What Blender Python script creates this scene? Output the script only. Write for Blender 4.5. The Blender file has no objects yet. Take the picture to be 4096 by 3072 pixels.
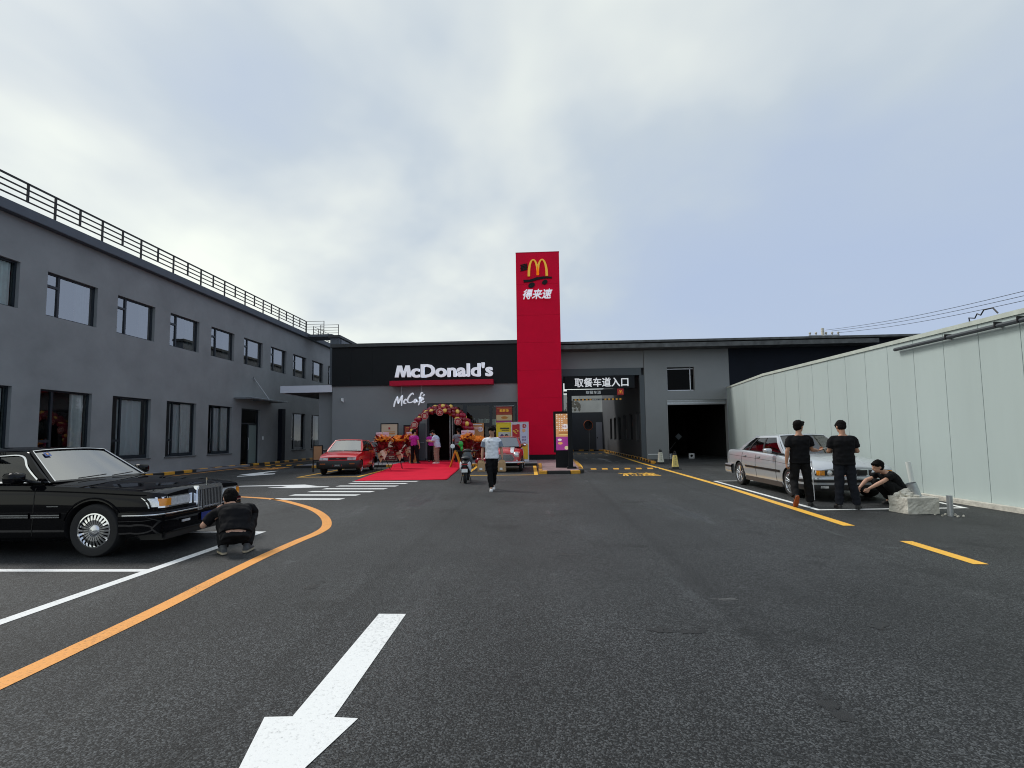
import bpy, bmesh, math, random
from mathutils import Vector, Matrix, noise
from mathutils.bvhtree import BVHTree
R = math.radians
random.seed(7)
sc = bpy.context.scene
COL = sc.collection

# ------------------------------------------------------------------ camera
cam_data = bpy.data.cameras.new('camera')
cam = bpy.data.objects.new('camera', cam_data)
COL.objects.link(cam)
sc.camera = cam
PITCH, YAW, ROLL = math.atan(145 / 2000), math.atan(102 / 2000), 0.0135
Fh = Vector((-math.sin(YAW), math.cos(YAW), 0))
Rv = Vector((math.cos(YAW), math.sin(YAW), 0))
Fv = Fh * math.cos(PITCH) + Vector((0, 0, math.sin(PITCH)))
Uv = -Fh * math.sin(PITCH) + Vector((0, 0, math.cos(PITCH)))
cx = Rv * math.cos(ROLL) - Uv * math.sin(ROLL)
cy = Rv * math.sin(ROLL) + Uv * math.cos(ROLL)
m = Matrix((cx, cy, -Fv)).transposed().to_4x4()
m.translation = Vector((0, 0, 1.5))
cam.matrix_world = m
cam_data.sensor_width = 36
cam_data.lens = 2000 / 4096 * 36
cam_data.shift_y = 65 / 4096
cam_data.clip_start = 0.05
cam_data.clip_end = 4000

# ------------------------------------------------------------------ sky, sun, exposure
SUN_EL, SUN_AZ = R(48), R(-62)          # azimuth measured from +Y towards +X
w = bpy.data.worlds.new('World')
sc.world = w
w.use_nodes = True
nt = w.node_tree
nt.nodes.clear()
N = nt.nodes.new
def L(a, b): nt.links.new(a, b)
out = N('ShaderNodeOutputWorld'); bg = N('ShaderNodeBackground'); bg.inputs[1].default_value = 0.1
sky = N('ShaderNodeTexSky'); sky.sky_type = 'NISHITA'; sky.sun_disc = False
sky.sun_elevation = SUN_EL; sky.sun_rotation = SUN_AZ; sky.air_density = 1.0; sky.dust_density = 1.5
tc = N('ShaderNodeTexCoord')
sep = N('ShaderNodeSeparateXYZ'); L(tc.outputs['Generated'], sep.inputs[0])
def mth(op, a, b=None, c=None, clamp=False):
    n = N('ShaderNodeMath'); n.operation = op; n.use_clamp = clamp
    for i, v in enumerate((a, b, c)):
        if v is None: continue
        if hasattr(v, 'links'): L(v, n.inputs[i])
        else: n.inputs[i].default_value = v
    return n.outputs[0]
zz = mth('ADD', mth('MAXIMUM', sep.outputs[2], 0.0), 0.22)
cmb = N('ShaderNodeCombineXYZ')
L(mth('DIVIDE', sep.outputs[0], zz), cmb.inputs[0]); L(mth('DIVIDE', sep.outputs[1], zz), cmb.inputs[1])
rot = N('ShaderNodeMapping'); L(cmb.outputs[0], rot.inputs[0])
rot.inputs['Rotation'].default_value = (0, 0, R(-38)); rot.inputs['Scale'].default_value = (1.0, 0.78, 1); rot.inputs['Location'].default_value = (1.3, 4.1, 0)
n1 = N('ShaderNodeTexNoise'); L(rot.outputs[0], n1.inputs[0]); n1.inputs['Scale'].default_value = 0.75; n1.inputs['Detail'].default_value = 5; n1.inputs['Roughness'].default_value = 0.47; n1.inputs['Distortion'].default_value = 0.4
n2 = N('ShaderNodeTexNoise'); L(rot.outputs[0], n2.inputs[0]); n2.inputs['Scale'].default_value = 2.1; n2.inputs['Detail'].default_value = 4; n2.inputs['Roughness'].default_value = 0.5
den = mth('ADD', mth('MULTIPLY', n1.outputs[0], 0.8), mth('MULTIPLY', n2.outputs[0], 0.2))
# cloud is thinner and bluer to the east (+x), thick and bright to the west where the sun stands behind it
den = mth('ADD', mth('MULTIPLY', mth('SUBTRACT', den, 0.5), 1.35), 0.552)
den = mth('SUBTRACT', den, mth('MULTIPLY', sep.outputs[0], 0.27))
den = mth('ADD', den, mth('MULTIPLY', mth('MAXIMUM', mth('SUBTRACT', 0.30, sep.outputs[2]), 0.0), 0.32))
cr = N('ShaderNodeValToRGB'); L(den, cr.inputs[0])
e = cr.color_ramp.elements
e[0].position = 0.28; e[0].color = (3.9, 4.7, 6.2, 1)
e[1].position = 0.80; e[1].color = (8.2, 8.6, 7.8, 1)
for p, c in ((0.44, (4.15, 4.9, 6.1, 1)), (0.56, (4.8, 5.45, 6.05, 1)), (0.67, (6.3, 6.75, 6.75, 1))):
    q = cr.color_ramp.elements.new(p); q.color = c
mx = N('ShaderNodeMix'); mx.data_type = 'RGBA'; mx.inputs[0].default_value = 0.93
L(sky.outputs[0], mx.inputs[6]); L(cr.outputs[0], mx.inputs[7])
L(mx.outputs[2], bg.inputs[0]); L(bg.outputs[0], out.inputs[0])
sun_d = bpy.data.lights.new('sun', 'SUN'); sun_d.energy = 1.7; sun_d.angle = R(16); sun_d.color = (1.0, 0.96, 0.9)
sun = bpy.data.objects.new('sun', sun_d); COL.objects.link(sun)
sd = Vector((math.sin(SUN_AZ) * math.cos(SUN_EL), math.cos(SUN_AZ) * math.cos(SUN_EL), math.sin(SUN_EL)))
sun.rotation_euler = sd.to_track_quat('Z', 'Y').to_euler()
sun.location = (-20, 5, 30)
sc.view_settings.view_transform = 'Standard'; sc.view_settings.look = 'None'
sc.view_settings.exposure = 0.28; sc.view_settings.gamma = 1.0; sc.view_settings.use_curve_mapping = False
try: sc.cycles.filter_width = 1.05; sc.cycles.max_bounces = 8; sc.cycles.transparent_max_bounces = 16
except Exception: pass

# ------------------------------------------------------------------ materials
MATS = {}
def mat(name, col=(0.5, 0.5, 0.5), rough=0.5, metal=0.0, var=0.0, vs=8.0, bump=0.0, bs=60.0, coat=0.0, spec=0.5, emit=0.0, streak=0.0):
    if name in MATS: return MATS[name]
    M = bpy.data.materials.new(name); M.use_nodes = True
    t = M.node_tree; b = t.nodes['Principled BSDF']; n = t.nodes.new
    b.inputs['Base Color'].default_value = (*col, 1); b.inputs['Roughness'].default_value = rough
    b.inputs['Metallic'].default_value = metal; b.inputs['Coat Weight'].default_value = coat
    b.inputs['Coat Roughness'].default_value = 0.03; b.inputs['Specular IOR Level'].default_value = spec
    if emit:
        b.inputs['Emission Color'].default_value = (*col, 1); b.inputs['Emission Strength'].default_value = emit
    co = n('ShaderNodeTexCoord')
    if var > 0:
        nz = n('ShaderNodeTexNoise'); nz.inputs['Scale'].default_value = vs; nz.inputs['Detail'].default_value = 6; nz.inputs['Roughness'].default_value = 0.62
        if streak:
            mp = n('ShaderNodeMapping'); mp.inputs['Scale'].default_value = (1, 1, streak); t.links.new(co.outputs['Object'], mp.inputs[0]); t.links.new(mp.outputs[0], nz.inputs[0])
        else: t.links.new(co.outputs['Object'], nz.inputs[0])
        rp = n('ShaderNodeMapRange'); rp.inputs[1].default_value = 0.3; rp.inputs[2].default_value = 0.7
        rp.inputs[3].default_value = 1 - var; rp.inputs[4].default_value = 1 + var
        t.links.new(nz.outputs[0], rp.inputs[0])
        vm = n('ShaderNodeVectorMath'); vm.operation = 'SCALE'; vm.inputs[0].default_value = col
        t.links.new(rp.outputs[0], vm.inputs[3]); t.links.new(vm.outputs[0], b.inputs['Base Color'])
        r2 = n('ShaderNodeMapRange'); r2.inputs[3].default_value = max(0, rough - var * 0.35); r2.inputs[4].default_value = min(1, rough + var * 0.35)
        t.links.new(nz.outputs[0], r2.inputs[0]); t.links.new(r2.outputs[0], b.inputs['Roughness'])
    if bump > 0:
        nb = n('ShaderNodeTexNoise'); nb.inputs['Scale'].default_value = bs; nb.inputs['Detail'].default_value = 4
        t.links.new(co.outputs['Object'], nb.inputs[0])
        bp = n('ShaderNodeBump'); bp.inputs['Strength'].default_value = bump; bp.inputs['Distance'].default_value = 0.02
        t.links.new(nb.outputs[0], bp.inputs['Height']); t.links.new(bp.outputs[0], b.inputs['Normal'])
    MATS[name] = M
    return M

def glass(name, tint=(0.75, 0.82, 0.82), ior=1.9, wavy=0.05):
    if name in MATS: return MATS[name]
    M = bpy.data.materials.new(name); M.use_nodes = True
    t = M.node_tree; t.nodes.clear(); n = t.nodes.new
    o = n('ShaderNodeOutputMaterial'); mx = n('ShaderNodeMixShader'); fr = n('ShaderNodeFresnel'); fr.inputs[0].default_value = ior
    tr = n('ShaderNodeBsdfTransparent'); tr.inputs[0].default_value = (*tint, 1)
    gl = n('ShaderNodeBsdfGlossy'); gl.inputs['Roughness'].default_value = 0.015
    nb = n('ShaderNodeTexNoise'); nb.inputs['Scale'].default_value = 1.7; nb.inputs['Detail'].default_value = 1
    co = n('ShaderNodeTexCoord'); t.links.new(co.outputs['Object'], nb.inputs[0])
    bp = n('ShaderNodeBump'); bp.inputs['Strength'].default_value = wavy; bp.inputs['Distance'].default_value = 0.02
    if wavy: t.links.new(nb.outputs[0], bp.inputs['Height']); t.links.new(bp.outputs[0], gl.inputs['Normal'])
    t.links.new(fr.outputs[0], mx.inputs[0]); t.links.new(tr.outputs[0], mx.inputs[1]); t.links.new(gl.outputs[0], mx.inputs[2])
    t.links.new(mx.outputs[0], o.inputs[0])
    MATS[name] = M
    return M

def asphalt_mat():
    M = bpy.data.materials.new('asphalt'); M.use_nodes = True
    t = M.node_tree; b = t.nodes['Principled BSDF']; n = t.nodes.new; k = t.links.new
    co = n('ShaderNodeTexCoord')
    vo = n('ShaderNodeTexVoronoi'); vo.inputs['Scale'].default_value = 118; k(co.outputs['Object'], vo.inputs[0])
    n1 = n('ShaderNodeTexNoise'); n1.inputs['Scale'].default_value = 75; n1.inputs['Detail'].default_value = 6; n1.inputs['Roughness'].default_value = 0.75; k(co.outputs['Object'], n1.inputs[0])
    n2 = n('ShaderNodeTexNoise'); n2.inputs['Scale'].default_value = 0.35; n2.inputs['Detail'].default_value = 6; n2.inputs['Roughness'].default_value = 0.6; k(co.outputs['Object'], n2.inputs[0])
    mp = n('ShaderNodeMapping'); mp.inputs['Scale'].default_value = (0.9, 0.16, 1); k(co.outputs['Object'], mp.inputs[0])
    n3 = n('ShaderNodeTexNoise'); n3.inputs['Scale'].default_value = 0.9; n3.inputs['Detail'].default_value = 5; k(mp.outputs[0], n3.inputs[0])
    sepc = n('ShaderNodeSeparateColor'); k(vo.outputs['Color'], sepc.inputs[0])
    def M1(op, a, b2, cl=False):
        q = n('ShaderNodeMath'); q.operation = op; q.use_clamp = cl
        for i, v in enumerate((a, b2)):
            if hasattr(v, 'links'): k(v, q.inputs[i])
            else: q.inputs[i].default_value = v
        return q.outputs[0]
    speck = M1('POWER', sepc.outputs[0], 2.6)
    grain = M1('SUBTRACT', M1('MULTIPLY', n1.outputs[0], 1.3), 0.25)
    v = M1('ADD', 0.006, M1('MULTIPLY', speck, 0.098))
    v = M1('MULTIPLY', v, M1('ADD', grain, 0.65))
    v = M1('MULTIPLY', v, M1('ADD', 0.16, M1('MULTIPLY', n2.outputs[0], 1.55)))
    v = M1('MULTIPLY', v, M1('ADD', 0.38, M1('MULTIPLY', n3.outputs[0], 1.28)))
    # paving joints running with the yard
    sx_ = n('ShaderNodeSeparateXYZ'); k(co.outputs['Object'], sx_.inputs[0])
    n5 = n('ShaderNodeTexNoise'); n5.inputs['Scale'].default_value = 1.3; n5.inputs['Detail'].default_value = 5; k(co.outputs['Object'], n5.inputs[0])
    for jx, jw in ((1.6, 0.10), (-1.75, 0.07), (4.3, 0.06)):
        dd = M1('ABSOLUTE', M1('SUBTRACT', M1('ADD', sx_.outputs[0], M1('MULTIPLY', n5.outputs[0], 0.16)), jx + 0.08), 0.0)
        q = n('ShaderNodeMapRange'); q.inputs[1].default_value = 0.0; q.inputs[2].default_value = jw * 1.6; q.inputs[3].default_value = 0.74; q.inputs[4].default_value = 1.0; q.interpolation_type = 'SMOOTHSTEP'; k(dd, q.inputs[0])
        v = M1('MULTIPLY', v, q.outputs[0])
    # scattered dust scuffs
    n4 = n('ShaderNodeTexNoise'); n4.inputs['Scale'].default_value = 1.4; n4.inputs['Detail'].default_value = 9; n4.inputs['Roughness'].default_value = 0.72; k(co.outputs['Object'], n4.inputs[0])
    sc4 = n('ShaderNodeMapRange'); sc4.inputs[1].default_value = 0.62; sc4.inputs[2].default_value = 0.78; k(n4.outputs[0], sc4.inputs[0])
    v = M1('ADD', v, M1('MULTIPLY', M1('MULTIPLY', sc4.outputs[0], sepc.outputs[1]), 0.16))
    # small dark oil and bitumen patches
    n6 = n('ShaderNodeTexNoise'); n6.inputs['Scale'].default_value = 0.8; n6.inputs['Detail'].default_value = 4; n6.inputs['Roughness'].default_value = 0.65; k(co.outputs['Object'], n6.inputs[0])
    q6 = n('ShaderNodeMapRange'); q6.inputs[1].default_value = 0.585; q6.inputs[2].default_value = 0.66; q6.inputs[3].default_value = 1.0; q6.inputs[4].default_value = 0.6; k(n6.outputs[0], q6.inputs[0])
    v = M1('MULTIPLY', v, q6.outputs[0])
    vm = n('ShaderNodeVectorMath'); vm.operation = 'SCALE'; vm.inputs[0].default_value = (0.94, 1.0, 1.04); k(v, vm.inputs[3]); k(vm.outputs[0], b.inputs['Base Color'])
    # damp streaks: smoother and darker, in the yard before the drive lane
    wet = n('ShaderNodeMapRange'); wet.inputs[1].default_value = 0.60; wet.inputs[2].default_value = 0.68; wet.inputs[3].default_value = 0.62; wet.inputs[4].default_value = 0.3; k(n3.outputs[0], wet.inputs[0])
    k(wet.outputs[0], b.inputs['Roughness']); b.inputs['Specular IOR Level'].default_value = 0.35
    h = M1('ADD', M1('MULTIPLY', vo.outputs['Distance'], -0.6), M1('MULTIPLY', n1.outputs[0], 0.9))
    bp = n('ShaderNodeBump'); bp.inputs['Strength'].default_value = 0.8; bp.inputs['Distance'].default_value = 0.008; k(h, bp.inputs['Height']); k(bp.outputs[0], b.inputs['Normal'])
    MATS['asphalt'] = M
    return M

def paint_line(name, col):
    """road paint, worn through on the high stones"""
    M = bpy.data.materials.new(name); M.use_nodes = True
    t = M.node_tree; b = t.nodes['Principled BSDF']; n = t.nodes.new; k = t.links.new
    co = n('ShaderNodeTexCoord')
    n1 = n('ShaderNodeTexNoise'); n1.inputs['Scale'].default_value = 40; n1.inputs['Detail'].default_value = 8; n1.inputs['Roughness'].default_value = 0.8; k(co.outputs['Object'], n1.inputs[0])
    n2 = n('ShaderNodeTexNoise'); n2.inputs['Scale'].default_value = 1.1; n2.inputs['Detail'].default_value = 5; k(co.outputs['Object'], n2.inputs[0])
    ad = n('ShaderNodeMath'); ad.operation = 'MULTIPLY_ADD'; k(n2.outputs[0], ad.inputs[0]); ad.inputs[1].default_value = 0.35; k(n1.outputs[0], ad.inputs[2])
    rp = n('ShaderNodeValToRGB'); k(ad.outputs[0], rp.inputs[0])
    rp.color_ramp.elements[0].position = 0.52; rp.color_ramp.elements[0].color = (*[c * 0.62 for c in col], 1)
    rp.color_ramp.elements[1].position = 0.66; rp.color_ramp.elements[1].color = (*col, 1)
    z = rp.color_ramp.elements.new(0.49); z.color = (0.05, 0.05, 0.05, 1)
    k(rp.outputs[0], b.inputs['Base Color']); b.inputs['Roughness'].default_value = 0.6
    bp = n('ShaderNodeBump'); bp.inputs['Strength'].default_value = 0.5; bp.inputs['Distance'].default_value = 0.006; k(n1.outputs[0], bp.inputs['Height']); k(bp.outputs[0], b.inputs['Normal'])
    MATS[name] = M
    return M

# ------------------------------------------------------------------ mesh building
class MB:
    def __init__(s): s.v = []; s.f = []; s.m = []
    def add(s, vs, fs, mi=0):
        o = len(s.v); s.v += [tuple(v) for v in vs]; s.f += [tuple(i + o for i in f) for f in fs]; s.m += [mi] * len(fs); return s
    def box(s, x0, x1, y0, y1, z0, z1, mi=0):
        return s.add([(x0, y0, z0), (x1, y0, z0), (x1, y1, z0), (x0, y1, z0), (x0, y0, z1), (x1, y0, z1), (x1, y1, z1), (x0, y1, z1)],
                     [(3, 2, 1, 0), (4, 5, 6, 7), (0, 1, 5, 4), (1, 2, 6, 5), (2, 3, 7, 6), (3, 0, 4, 7)], mi)
    def obox(s, c, size, rz=0, rx=0, ry=0, mi=0):
        M = Matrix.Rotation(rz, 3, 'Z') @ Matrix.Rotation(ry, 3, 'Y') @ Matrix.Rotation(rx, 3, 'X'); c = Vector(c)
        a, b, d = [k / 2 for k in size]
        P = [(-a, -b, -d), (a, -b, -d), (a, b, -d), (-a, b, -d), (-a, -b, d), (a, -b, d), (a, b, d), (-a, b, d)]
        return s.add([c + M @ Vector(p) for p in P], [(3, 2, 1, 0), (4, 5, 6, 7), (0, 1, 5, 4), (1, 2, 6, 5), (2, 3, 7, 6), (3, 0, 4, 7)], mi)
    def cone(s, p0, p1, r0, r1, n=12, mi=0, cap=True, el=1.0, up=None):
        p0, p1 = Vector(p0), Vector(p1); d = (p1 - p0)
        if d.length < 1e-6: d = Vector((0, 0, 1e-3)); p1 = p0 + d
        d.normalize(); u = Vector(up) if up else (Vector((0, 0, 1)) if abs(d.z) < 0.9 else Vector((1, 0, 0)))
        a = d.cross(u).normalized(); b = d.cross(a).normalized()
        vs = []
        for p, r in ((p0, r0), (p1, r1)):
            for i in range(n):
                t = 2 * math.pi * i / n; vs.append(p + a * math.cos(t) * r * el + b * math.sin(t) * r)
        fs = [(i, (i + 1) % n, n + (i + 1) % n, n + i) for i in range(n)]
        if cap: fs += [tuple(range(n - 1, -1, -1)), tuple(range(n, 2 * n))]
        return s.add(vs, fs, mi)
    def tube(s, pts, r, n=8, mi=0, closed=False, r2=None):
        pts = [Vector(p) for p in pts]; N_ = len(pts); vs = []; up = None
        for i, p in enumerate(pts):
            if closed: d = pts[(i + 1) % N_] - pts[i - 1]
            else: d = pts[min(i + 1, N_ - 1)] - pts[max(i - 1, 0)]
            if d.length < 1e-7: d = Vector((0, 0, 1))
            d.normalize()
            if up is None: up = Vector((0, 0, 1)) if abs(d.z) < 0.9 else Vector((0, 1, 0))
            a = d.cross(up)
            if a.length < 1e-4: a = d.cross(Vector((1, 0, 0)))
            a.normalize(); b = a.cross(d).normalized(); up = b
            rr = r if r2 is None else r + (r2 - r) * i / (N_ - 1)
            for j in range(n):
                t = 2 * math.pi * j / n; vs.append(p + a * math.cos(t) * rr + b * math.sin(t) * rr)
        fs = []
        for i in range(N_ if closed else N_ - 1):
            i2 = (i + 1) % N_
            for j in range(n): fs.append((i * n + j, i * n + (j + 1) % n, i2 * n + (j + 1) % n, i2 * n + j))
        if not closed: fs += [tuple(range(n - 1, -1, -1)), tuple(range((N_ - 1) * n, N_ * n))]
        return s.add(vs, fs, mi)
    def ball(s, c, r, nu=12, nv=8, sc_=(1, 1, 1), mi=0, rotm=None, jit=0):
        c = Vector(c); vs = []; fs = []
        for i in range(nv + 1):
            ph = math.pi * i / nv
            for j in range(nu):
                th = 2 * math.pi * j / nu
                p = Vector((math.sin(ph) * math.cos(th) * sc_[0], math.sin(ph) * math.sin(th) * sc_[1], math.cos(ph) * sc_[2])) * r
                if jit: p *= 1 + jit * noise.noise((c + p) * (1.2 / r))
                if rotm: p = rotm @ p
                vs.append(c + p)
        for i in range(nv):
            for j in range(nu): fs.append((i * nu + j, (i + 1) * nu + j, (i + 1) * nu + (j + 1) % nu, i * nu + (j + 1) % nu))
        return s.add(vs, fs, mi)
    def prism(s, poly, z0, z1, mi=0):
        n = len(poly); a = sum(poly[i][0] * poly[(i + 1) % n][1] - poly[(i + 1) % n][0] * poly[i][1] for i in range(n))
        if a < 0: poly = poly[::-1]
        return s.add([(x, y, z0) for x, y in poly] + [(x, y, z1) for x, y in poly],
                     [tuple(range(n - 1, -1, -1)), tuple(range(n, 2 * n))] + [(i, (i + 1) % n, n + (i + 1) % n, n + i) for i in range(n)], mi)
    def slab(s, poly, o, u, v, th, mi=0):
        """2d outline poly placed at o along u,v and given thickness th along u x v"""
        o, u, v = Vector(o), Vector(u).normalized(), Vector(v).normalized(); w_ = u.cross(v); n = len(poly)
        a = sum(poly[i][0] * poly[(i + 1) % n][1] - poly[(i + 1) % n][0] * poly[i][1] for i in range(n))
        if a < 0: poly = poly[::-1]
        P = [o + u * x + v * y for x, y in poly]
        return s.add(P + [p + w_ * th for p in P], [tuple(range(n - 1, -1, -1)), tuple(range(n, 2 * n))] + [(i, (i + 1) % n, n + (i + 1) % n, n + i) for i in range(n)], mi)
    def lathe(s, prof, o, ax, n=24, mi=0, closed=False):
        """prof: list (r, h) about axis ax from o"""
        o, ax = Vector(o), Vector(ax).normalized(); u = ax.orthogonal().normalized(); v = ax.cross(u); vs = []
        for r, h in prof:
            for j in range(n):
                t = 2 * math.pi * j / n; vs.append(o + ax * h + (u * math.cos(t) + v * math.sin(t)) * r)
        fs = []
        m_ = len(prof)
        for i in range(m_ if closed else m_ - 1):
            i2 = (i + 1) % m_
            for j in range(n): fs.append((i * n + j, i * n + (j + 1) % n, i2 * n + (j + 1) % n, i2 * n + j))
        return s.add(vs, fs, mi)
    def grid(s, rows, mi=0, flip=False):
        nv = len(rows); nu = len(rows[0]); vs = [p for r in rows for p in r]; fs = []
        for i in range(nv - 1):
            for j in range(nu - 1):
                f = (i * nu + j, i * nu + j + 1, (i + 1) * nu + j + 1, (i + 1) * nu + j)
                fs.append(f[::-1] if flip else f)
        return s.add(vs, fs, mi)
    def xf(s, M):
        s.v = [tuple(M @ Vector(v)) for v in s.v]; return s

def ob(name, mb, mats, parent=None, smooth=False, ang=35, bevel=0.0, solid=0.0, normals=True, world=None):
    me = bpy.data.meshes.new(name)
    me.from_pydata(mb.v, [], mb.f)
    if not isinstance(mats, (list, tuple)): mats = [mats]
    for q in mats: me.materials.append(q)
    if len(mats) > 1: me.polygons.foreach_set('material_index', mb.m)
    me.validate(verbose=False)
    if normals or bevel:
        bm = bmesh.new(); bm.from_mesh(me)
        if smooth: bmesh.ops.remove_doubles(bm, verts=bm.verts, dist=1e-5)
        bmesh.ops.recalc_face_normals(bm, faces=bm.faces)
        if bevel:
            es = [e_ for e_ in bm.edges if len(e_.link_faces) == 2 and e_.calc_face_angle(0) > R(35)]
            bmesh.ops.bevel(bm, geom=es, offset=bevel, segments=2, affect='EDGES', clamp_overlap=True)
        bm.to_mesh(me); bm.free()
    if smooth or bevel:
        me.polygons.foreach_set('use_smooth', [True] * len(me.polygons))
        try: me.set_sharp_from_angle(angle=R(ang))
        except Exception: pass
    o = bpy.data.objects.new(name, me); COL.objects.link(o)
    if parent is not None:
        o.parent = parent
        if parent.get('_wb'): o.location = -parent.location
    if solid:
        md = o.modifiers.new('solid', 'SOLIDIFY'); md.thickness = solid; md.offset = 0
    me.update()
    return o

def tag(o, label=None, cat=None, group=None, kind=None):
    if label: o['label'] = label
    if cat: o['category'] = cat
    if group: o['group'] = group
    if kind: o['kind'] = kind
    return o
def thing(name, label, cat, loc=(0, 0, 0), rz=0, group=None, wb=True):
    """an Empty at the thing's base; wb = its parts are modelled in world coordinates"""
    o = bpy.data.objects.new(name, None); COL.objects.link(o); o.location = loc; o.rotation_euler = (0, 0, rz); o.empty_display_size = 0.2
    if wb: o['_wb'] = 1
    return tag(o, label, cat, group)
def copy_tree(o, parent=None):
    c = o.copy(); COL.objects.link(c)
    if parent is not None: c.parent = parent
    for ch in list(o.children): copy_tree(ch, c)
    return c
def text_mb(body, size, offset=0.0, shear=0.0, extrude=0.01, spacing=1.0, res=3):
    """letters as mesh in the xy plane, centred, returned as (verts, faces, width, height) per call"""
    cu = bpy.data.curves.new('txt', 'FONT'); cu.body = body; cu.size = size; cu.offset = offset; cu.shear = shear
    cu.extrude = extrude; cu.resolution_u = res; cu.space_character = spacing; cu.align_x = 'LEFT'
    o = bpy.data.objects.new('txt', cu); COL.objects.link(o)
    bpy.context.view_layer.update()
    me = bpy.data.meshes.new_from_object(o.evaluated_get(bpy.context.evaluated_depsgraph_get()))
    v = [p.co.copy() for p in me.vertices]; f = [tuple(p.vertices) for p in me.polygons]
    bpy.data.objects.remove(o); bpy.data.curves.remove(cu); bpy.data.meshes.remove(me)
    return v, f
def text_on(mb, body, o, u, v, width=None, height=None, mi=0, **kw):
    """put text on mb: lower-left corner o, along u, up v, scaled to width / height"""
    vs, fs = text_mb(body, 1.0, **kw)
    if not vs: return mb
    x0 = min(p.x for p in vs); x1 = max(p.x for p in vs); y0 = min(p.y for p in vs); y1 = max(p.y for p in vs)
    sx = width / (x1 - x0) if width else None; sy = height / (y1 - y0) if height else None
    sx = sx or sy; sy = sy or sx
    o, u, v = Vector(o), Vector(u).normalized(), Vector(v).normalized(); w_ = u.cross(v)
    zs = kw.get('extrude', 0.01)
    mb.add([o + u * (p.x - x0) * sx + v * (p.y - y0) * sy + w_ * (p.z + zs) for p in vs], fs, mi)
    return mb
def lerp(a, b, t): return a + (b - a) * t
def spl(pts, n):
    """catmull-rom through pts -> n samples"""
    P = [Vector(p) for p in pts]; P = [P[0] * 2 - P[1]] + P + [P[-1] * 2 - P[-2]]; o = []
    m_ = len(P) - 3
    for i in range(n):
        t = i / (n - 1) * m_; k = min(int(t), m_ - 1); t -= k; a, b, c, d = P[k:k + 4]
        o.append(0.5 * ((2 * b) + (c - a) * t + (2 * a - 5 * b + 4 * c - d) * t * t + (3 * b - a - 3 * c + d) * t ** 3))
    return o
X3, Y3, Z3 = Vector((1, 0, 0)), Vector((0, 1, 0)), Vector((0, 0, 1))
# ================================================================== materials in use
asphalt = asphalt_mat()
wpaint = paint_line('white_road_paint', (0.84, 0.85, 0.84)); ypaint = paint_line('orange_road_paint', (0.86, 0.36, 0.07)); y2paint = paint_line('yellow_road_paint', (0.88, 0.48, 0.05))
grey_wall = mat('grey_render', (0.262, 0.270, 0.268), 0.85, spec=.25, var=0.12, vs=0.7, bump=0.6, bs=1.6)
grey_wall2 = mat('grey_render_front', (0.245, 0.258, 0.263), 0.85, spec=.25, var=0.06, vs=0.5, bump=0.12, bs=20)
slab_m = mat('dark_slab_render', (0.10, 0.115, 0.135), 0.8, var=0.12, vs=1.2, bump=0.1, bs=12)
black_m = mat('black_fascia', (0.009, 0.011, 0.013), 0.6, spec=.2, var=0.1, vs=1)
navy_wall = mat('near_black_wall', (0.008, 0.011, 0.018), 0.75, spec=.2, var=0.15, vs=0.8)
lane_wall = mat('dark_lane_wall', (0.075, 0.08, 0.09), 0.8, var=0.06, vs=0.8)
alu_dark = mat('dark_frame_metal', (0.02, 0.028, 0.036), 0.4, metal=0.2)
black_metal = mat('black_metal', (0.012, 0.012, 0.014), 0.45, metal=0.3)
black_plastic = mat('black_plastic', (0.016, 0.016, 0.018), 0.5, bump=0.1, bs=300)
red_clad = mat('red_cladding', (0.72, 0.0, 0.035), 0.6, spec=.15, var=0.05, vs=1.2, bump=0.08, bs=40)
red_bar = mat('red_canopy_metal', (0.50, 0.002, 0.035), 0.5, spec=.25)
white_sign = mat('white_sign_acrylic', (0.84, 0.88, 0.95), 0.35, emit=.22)  # faint glow added to brighten the white letters on the shaded front
gold = mat('gold_sign', (0.92, 0.52, 0.04), 0.4, emit=.12)  # weak emission added so the gold looks brighter, not a lamp
coping = mat('weathered_coping', (0.10, 0.105, 0.105), 0.8, var=0.5, vs=2.5)
coping_b = mat('black_coping', (0.035, 0.04, 0.043), 0.6, var=0.3, vs=2)
whitepaint = mat('white_painted_metal', (0.70, 0.72, 0.78), 0.5)
fence_m = mat('pale_green_panel', (0.465, 0.545, 0.54), 0.5, spec=.3, var=0.05, vs=1.0, streak=0.12)
fence_cap = mat('pale_cap', (0.52, 0.57, 0.52), 0.6, var=0.15, vs=3)
seam_m = mat('panel_joint', (0.36, 0.41, 0.41), 0.8)
win_glass = glass('window_glass', (0.95, 0.98, 0.98), 1.9)
sky_glass = glass('reflective_window_glass', (0.8, 0.86, 0.88), 5.0)
shop_glass = glass('shop_glass', (0.65, 0.68, 0.68), 1.6)
curtain_m = mat('white_curtain', (0.88, 0.92, 0.90), 0.9, var=0.08, vs=5)
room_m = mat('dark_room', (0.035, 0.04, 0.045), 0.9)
maroon_room = mat('maroon_room_wall', (0.05, 0.012, 0.012), 0.8)
pave_m = mat('grey_paving', (0.24, 0.235, 0.25), 0.8, var=0.15, vs=3, bump=0.1, bs=40)
pave_red = mat('pinkish_paving', (0.26, 0.17, 0.175), 0.8, var=0.3, vs=2.5, bump=0.1, bs=40)
kerb_y = mat('kerb_yellow', (0.70, 0.34, 0.03), 0.6, var=0.15, vs=9); kerb_k = mat('kerb_black', (0.015, 0.015, 0.015), 0.6, var=0.2, vs=9)
carpet_m = mat('red_carpet', (0.62, 0.012, 0.04), 0.95, var=0.10, vs=1.5, bump=0.25, bs=6, spec=0.1)
concrete_m = mat('rough_concrete', (0.56, 0.54, 0.48), 0.9, var=0.25, vs=6, bump=0.8, bs=16)
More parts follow.
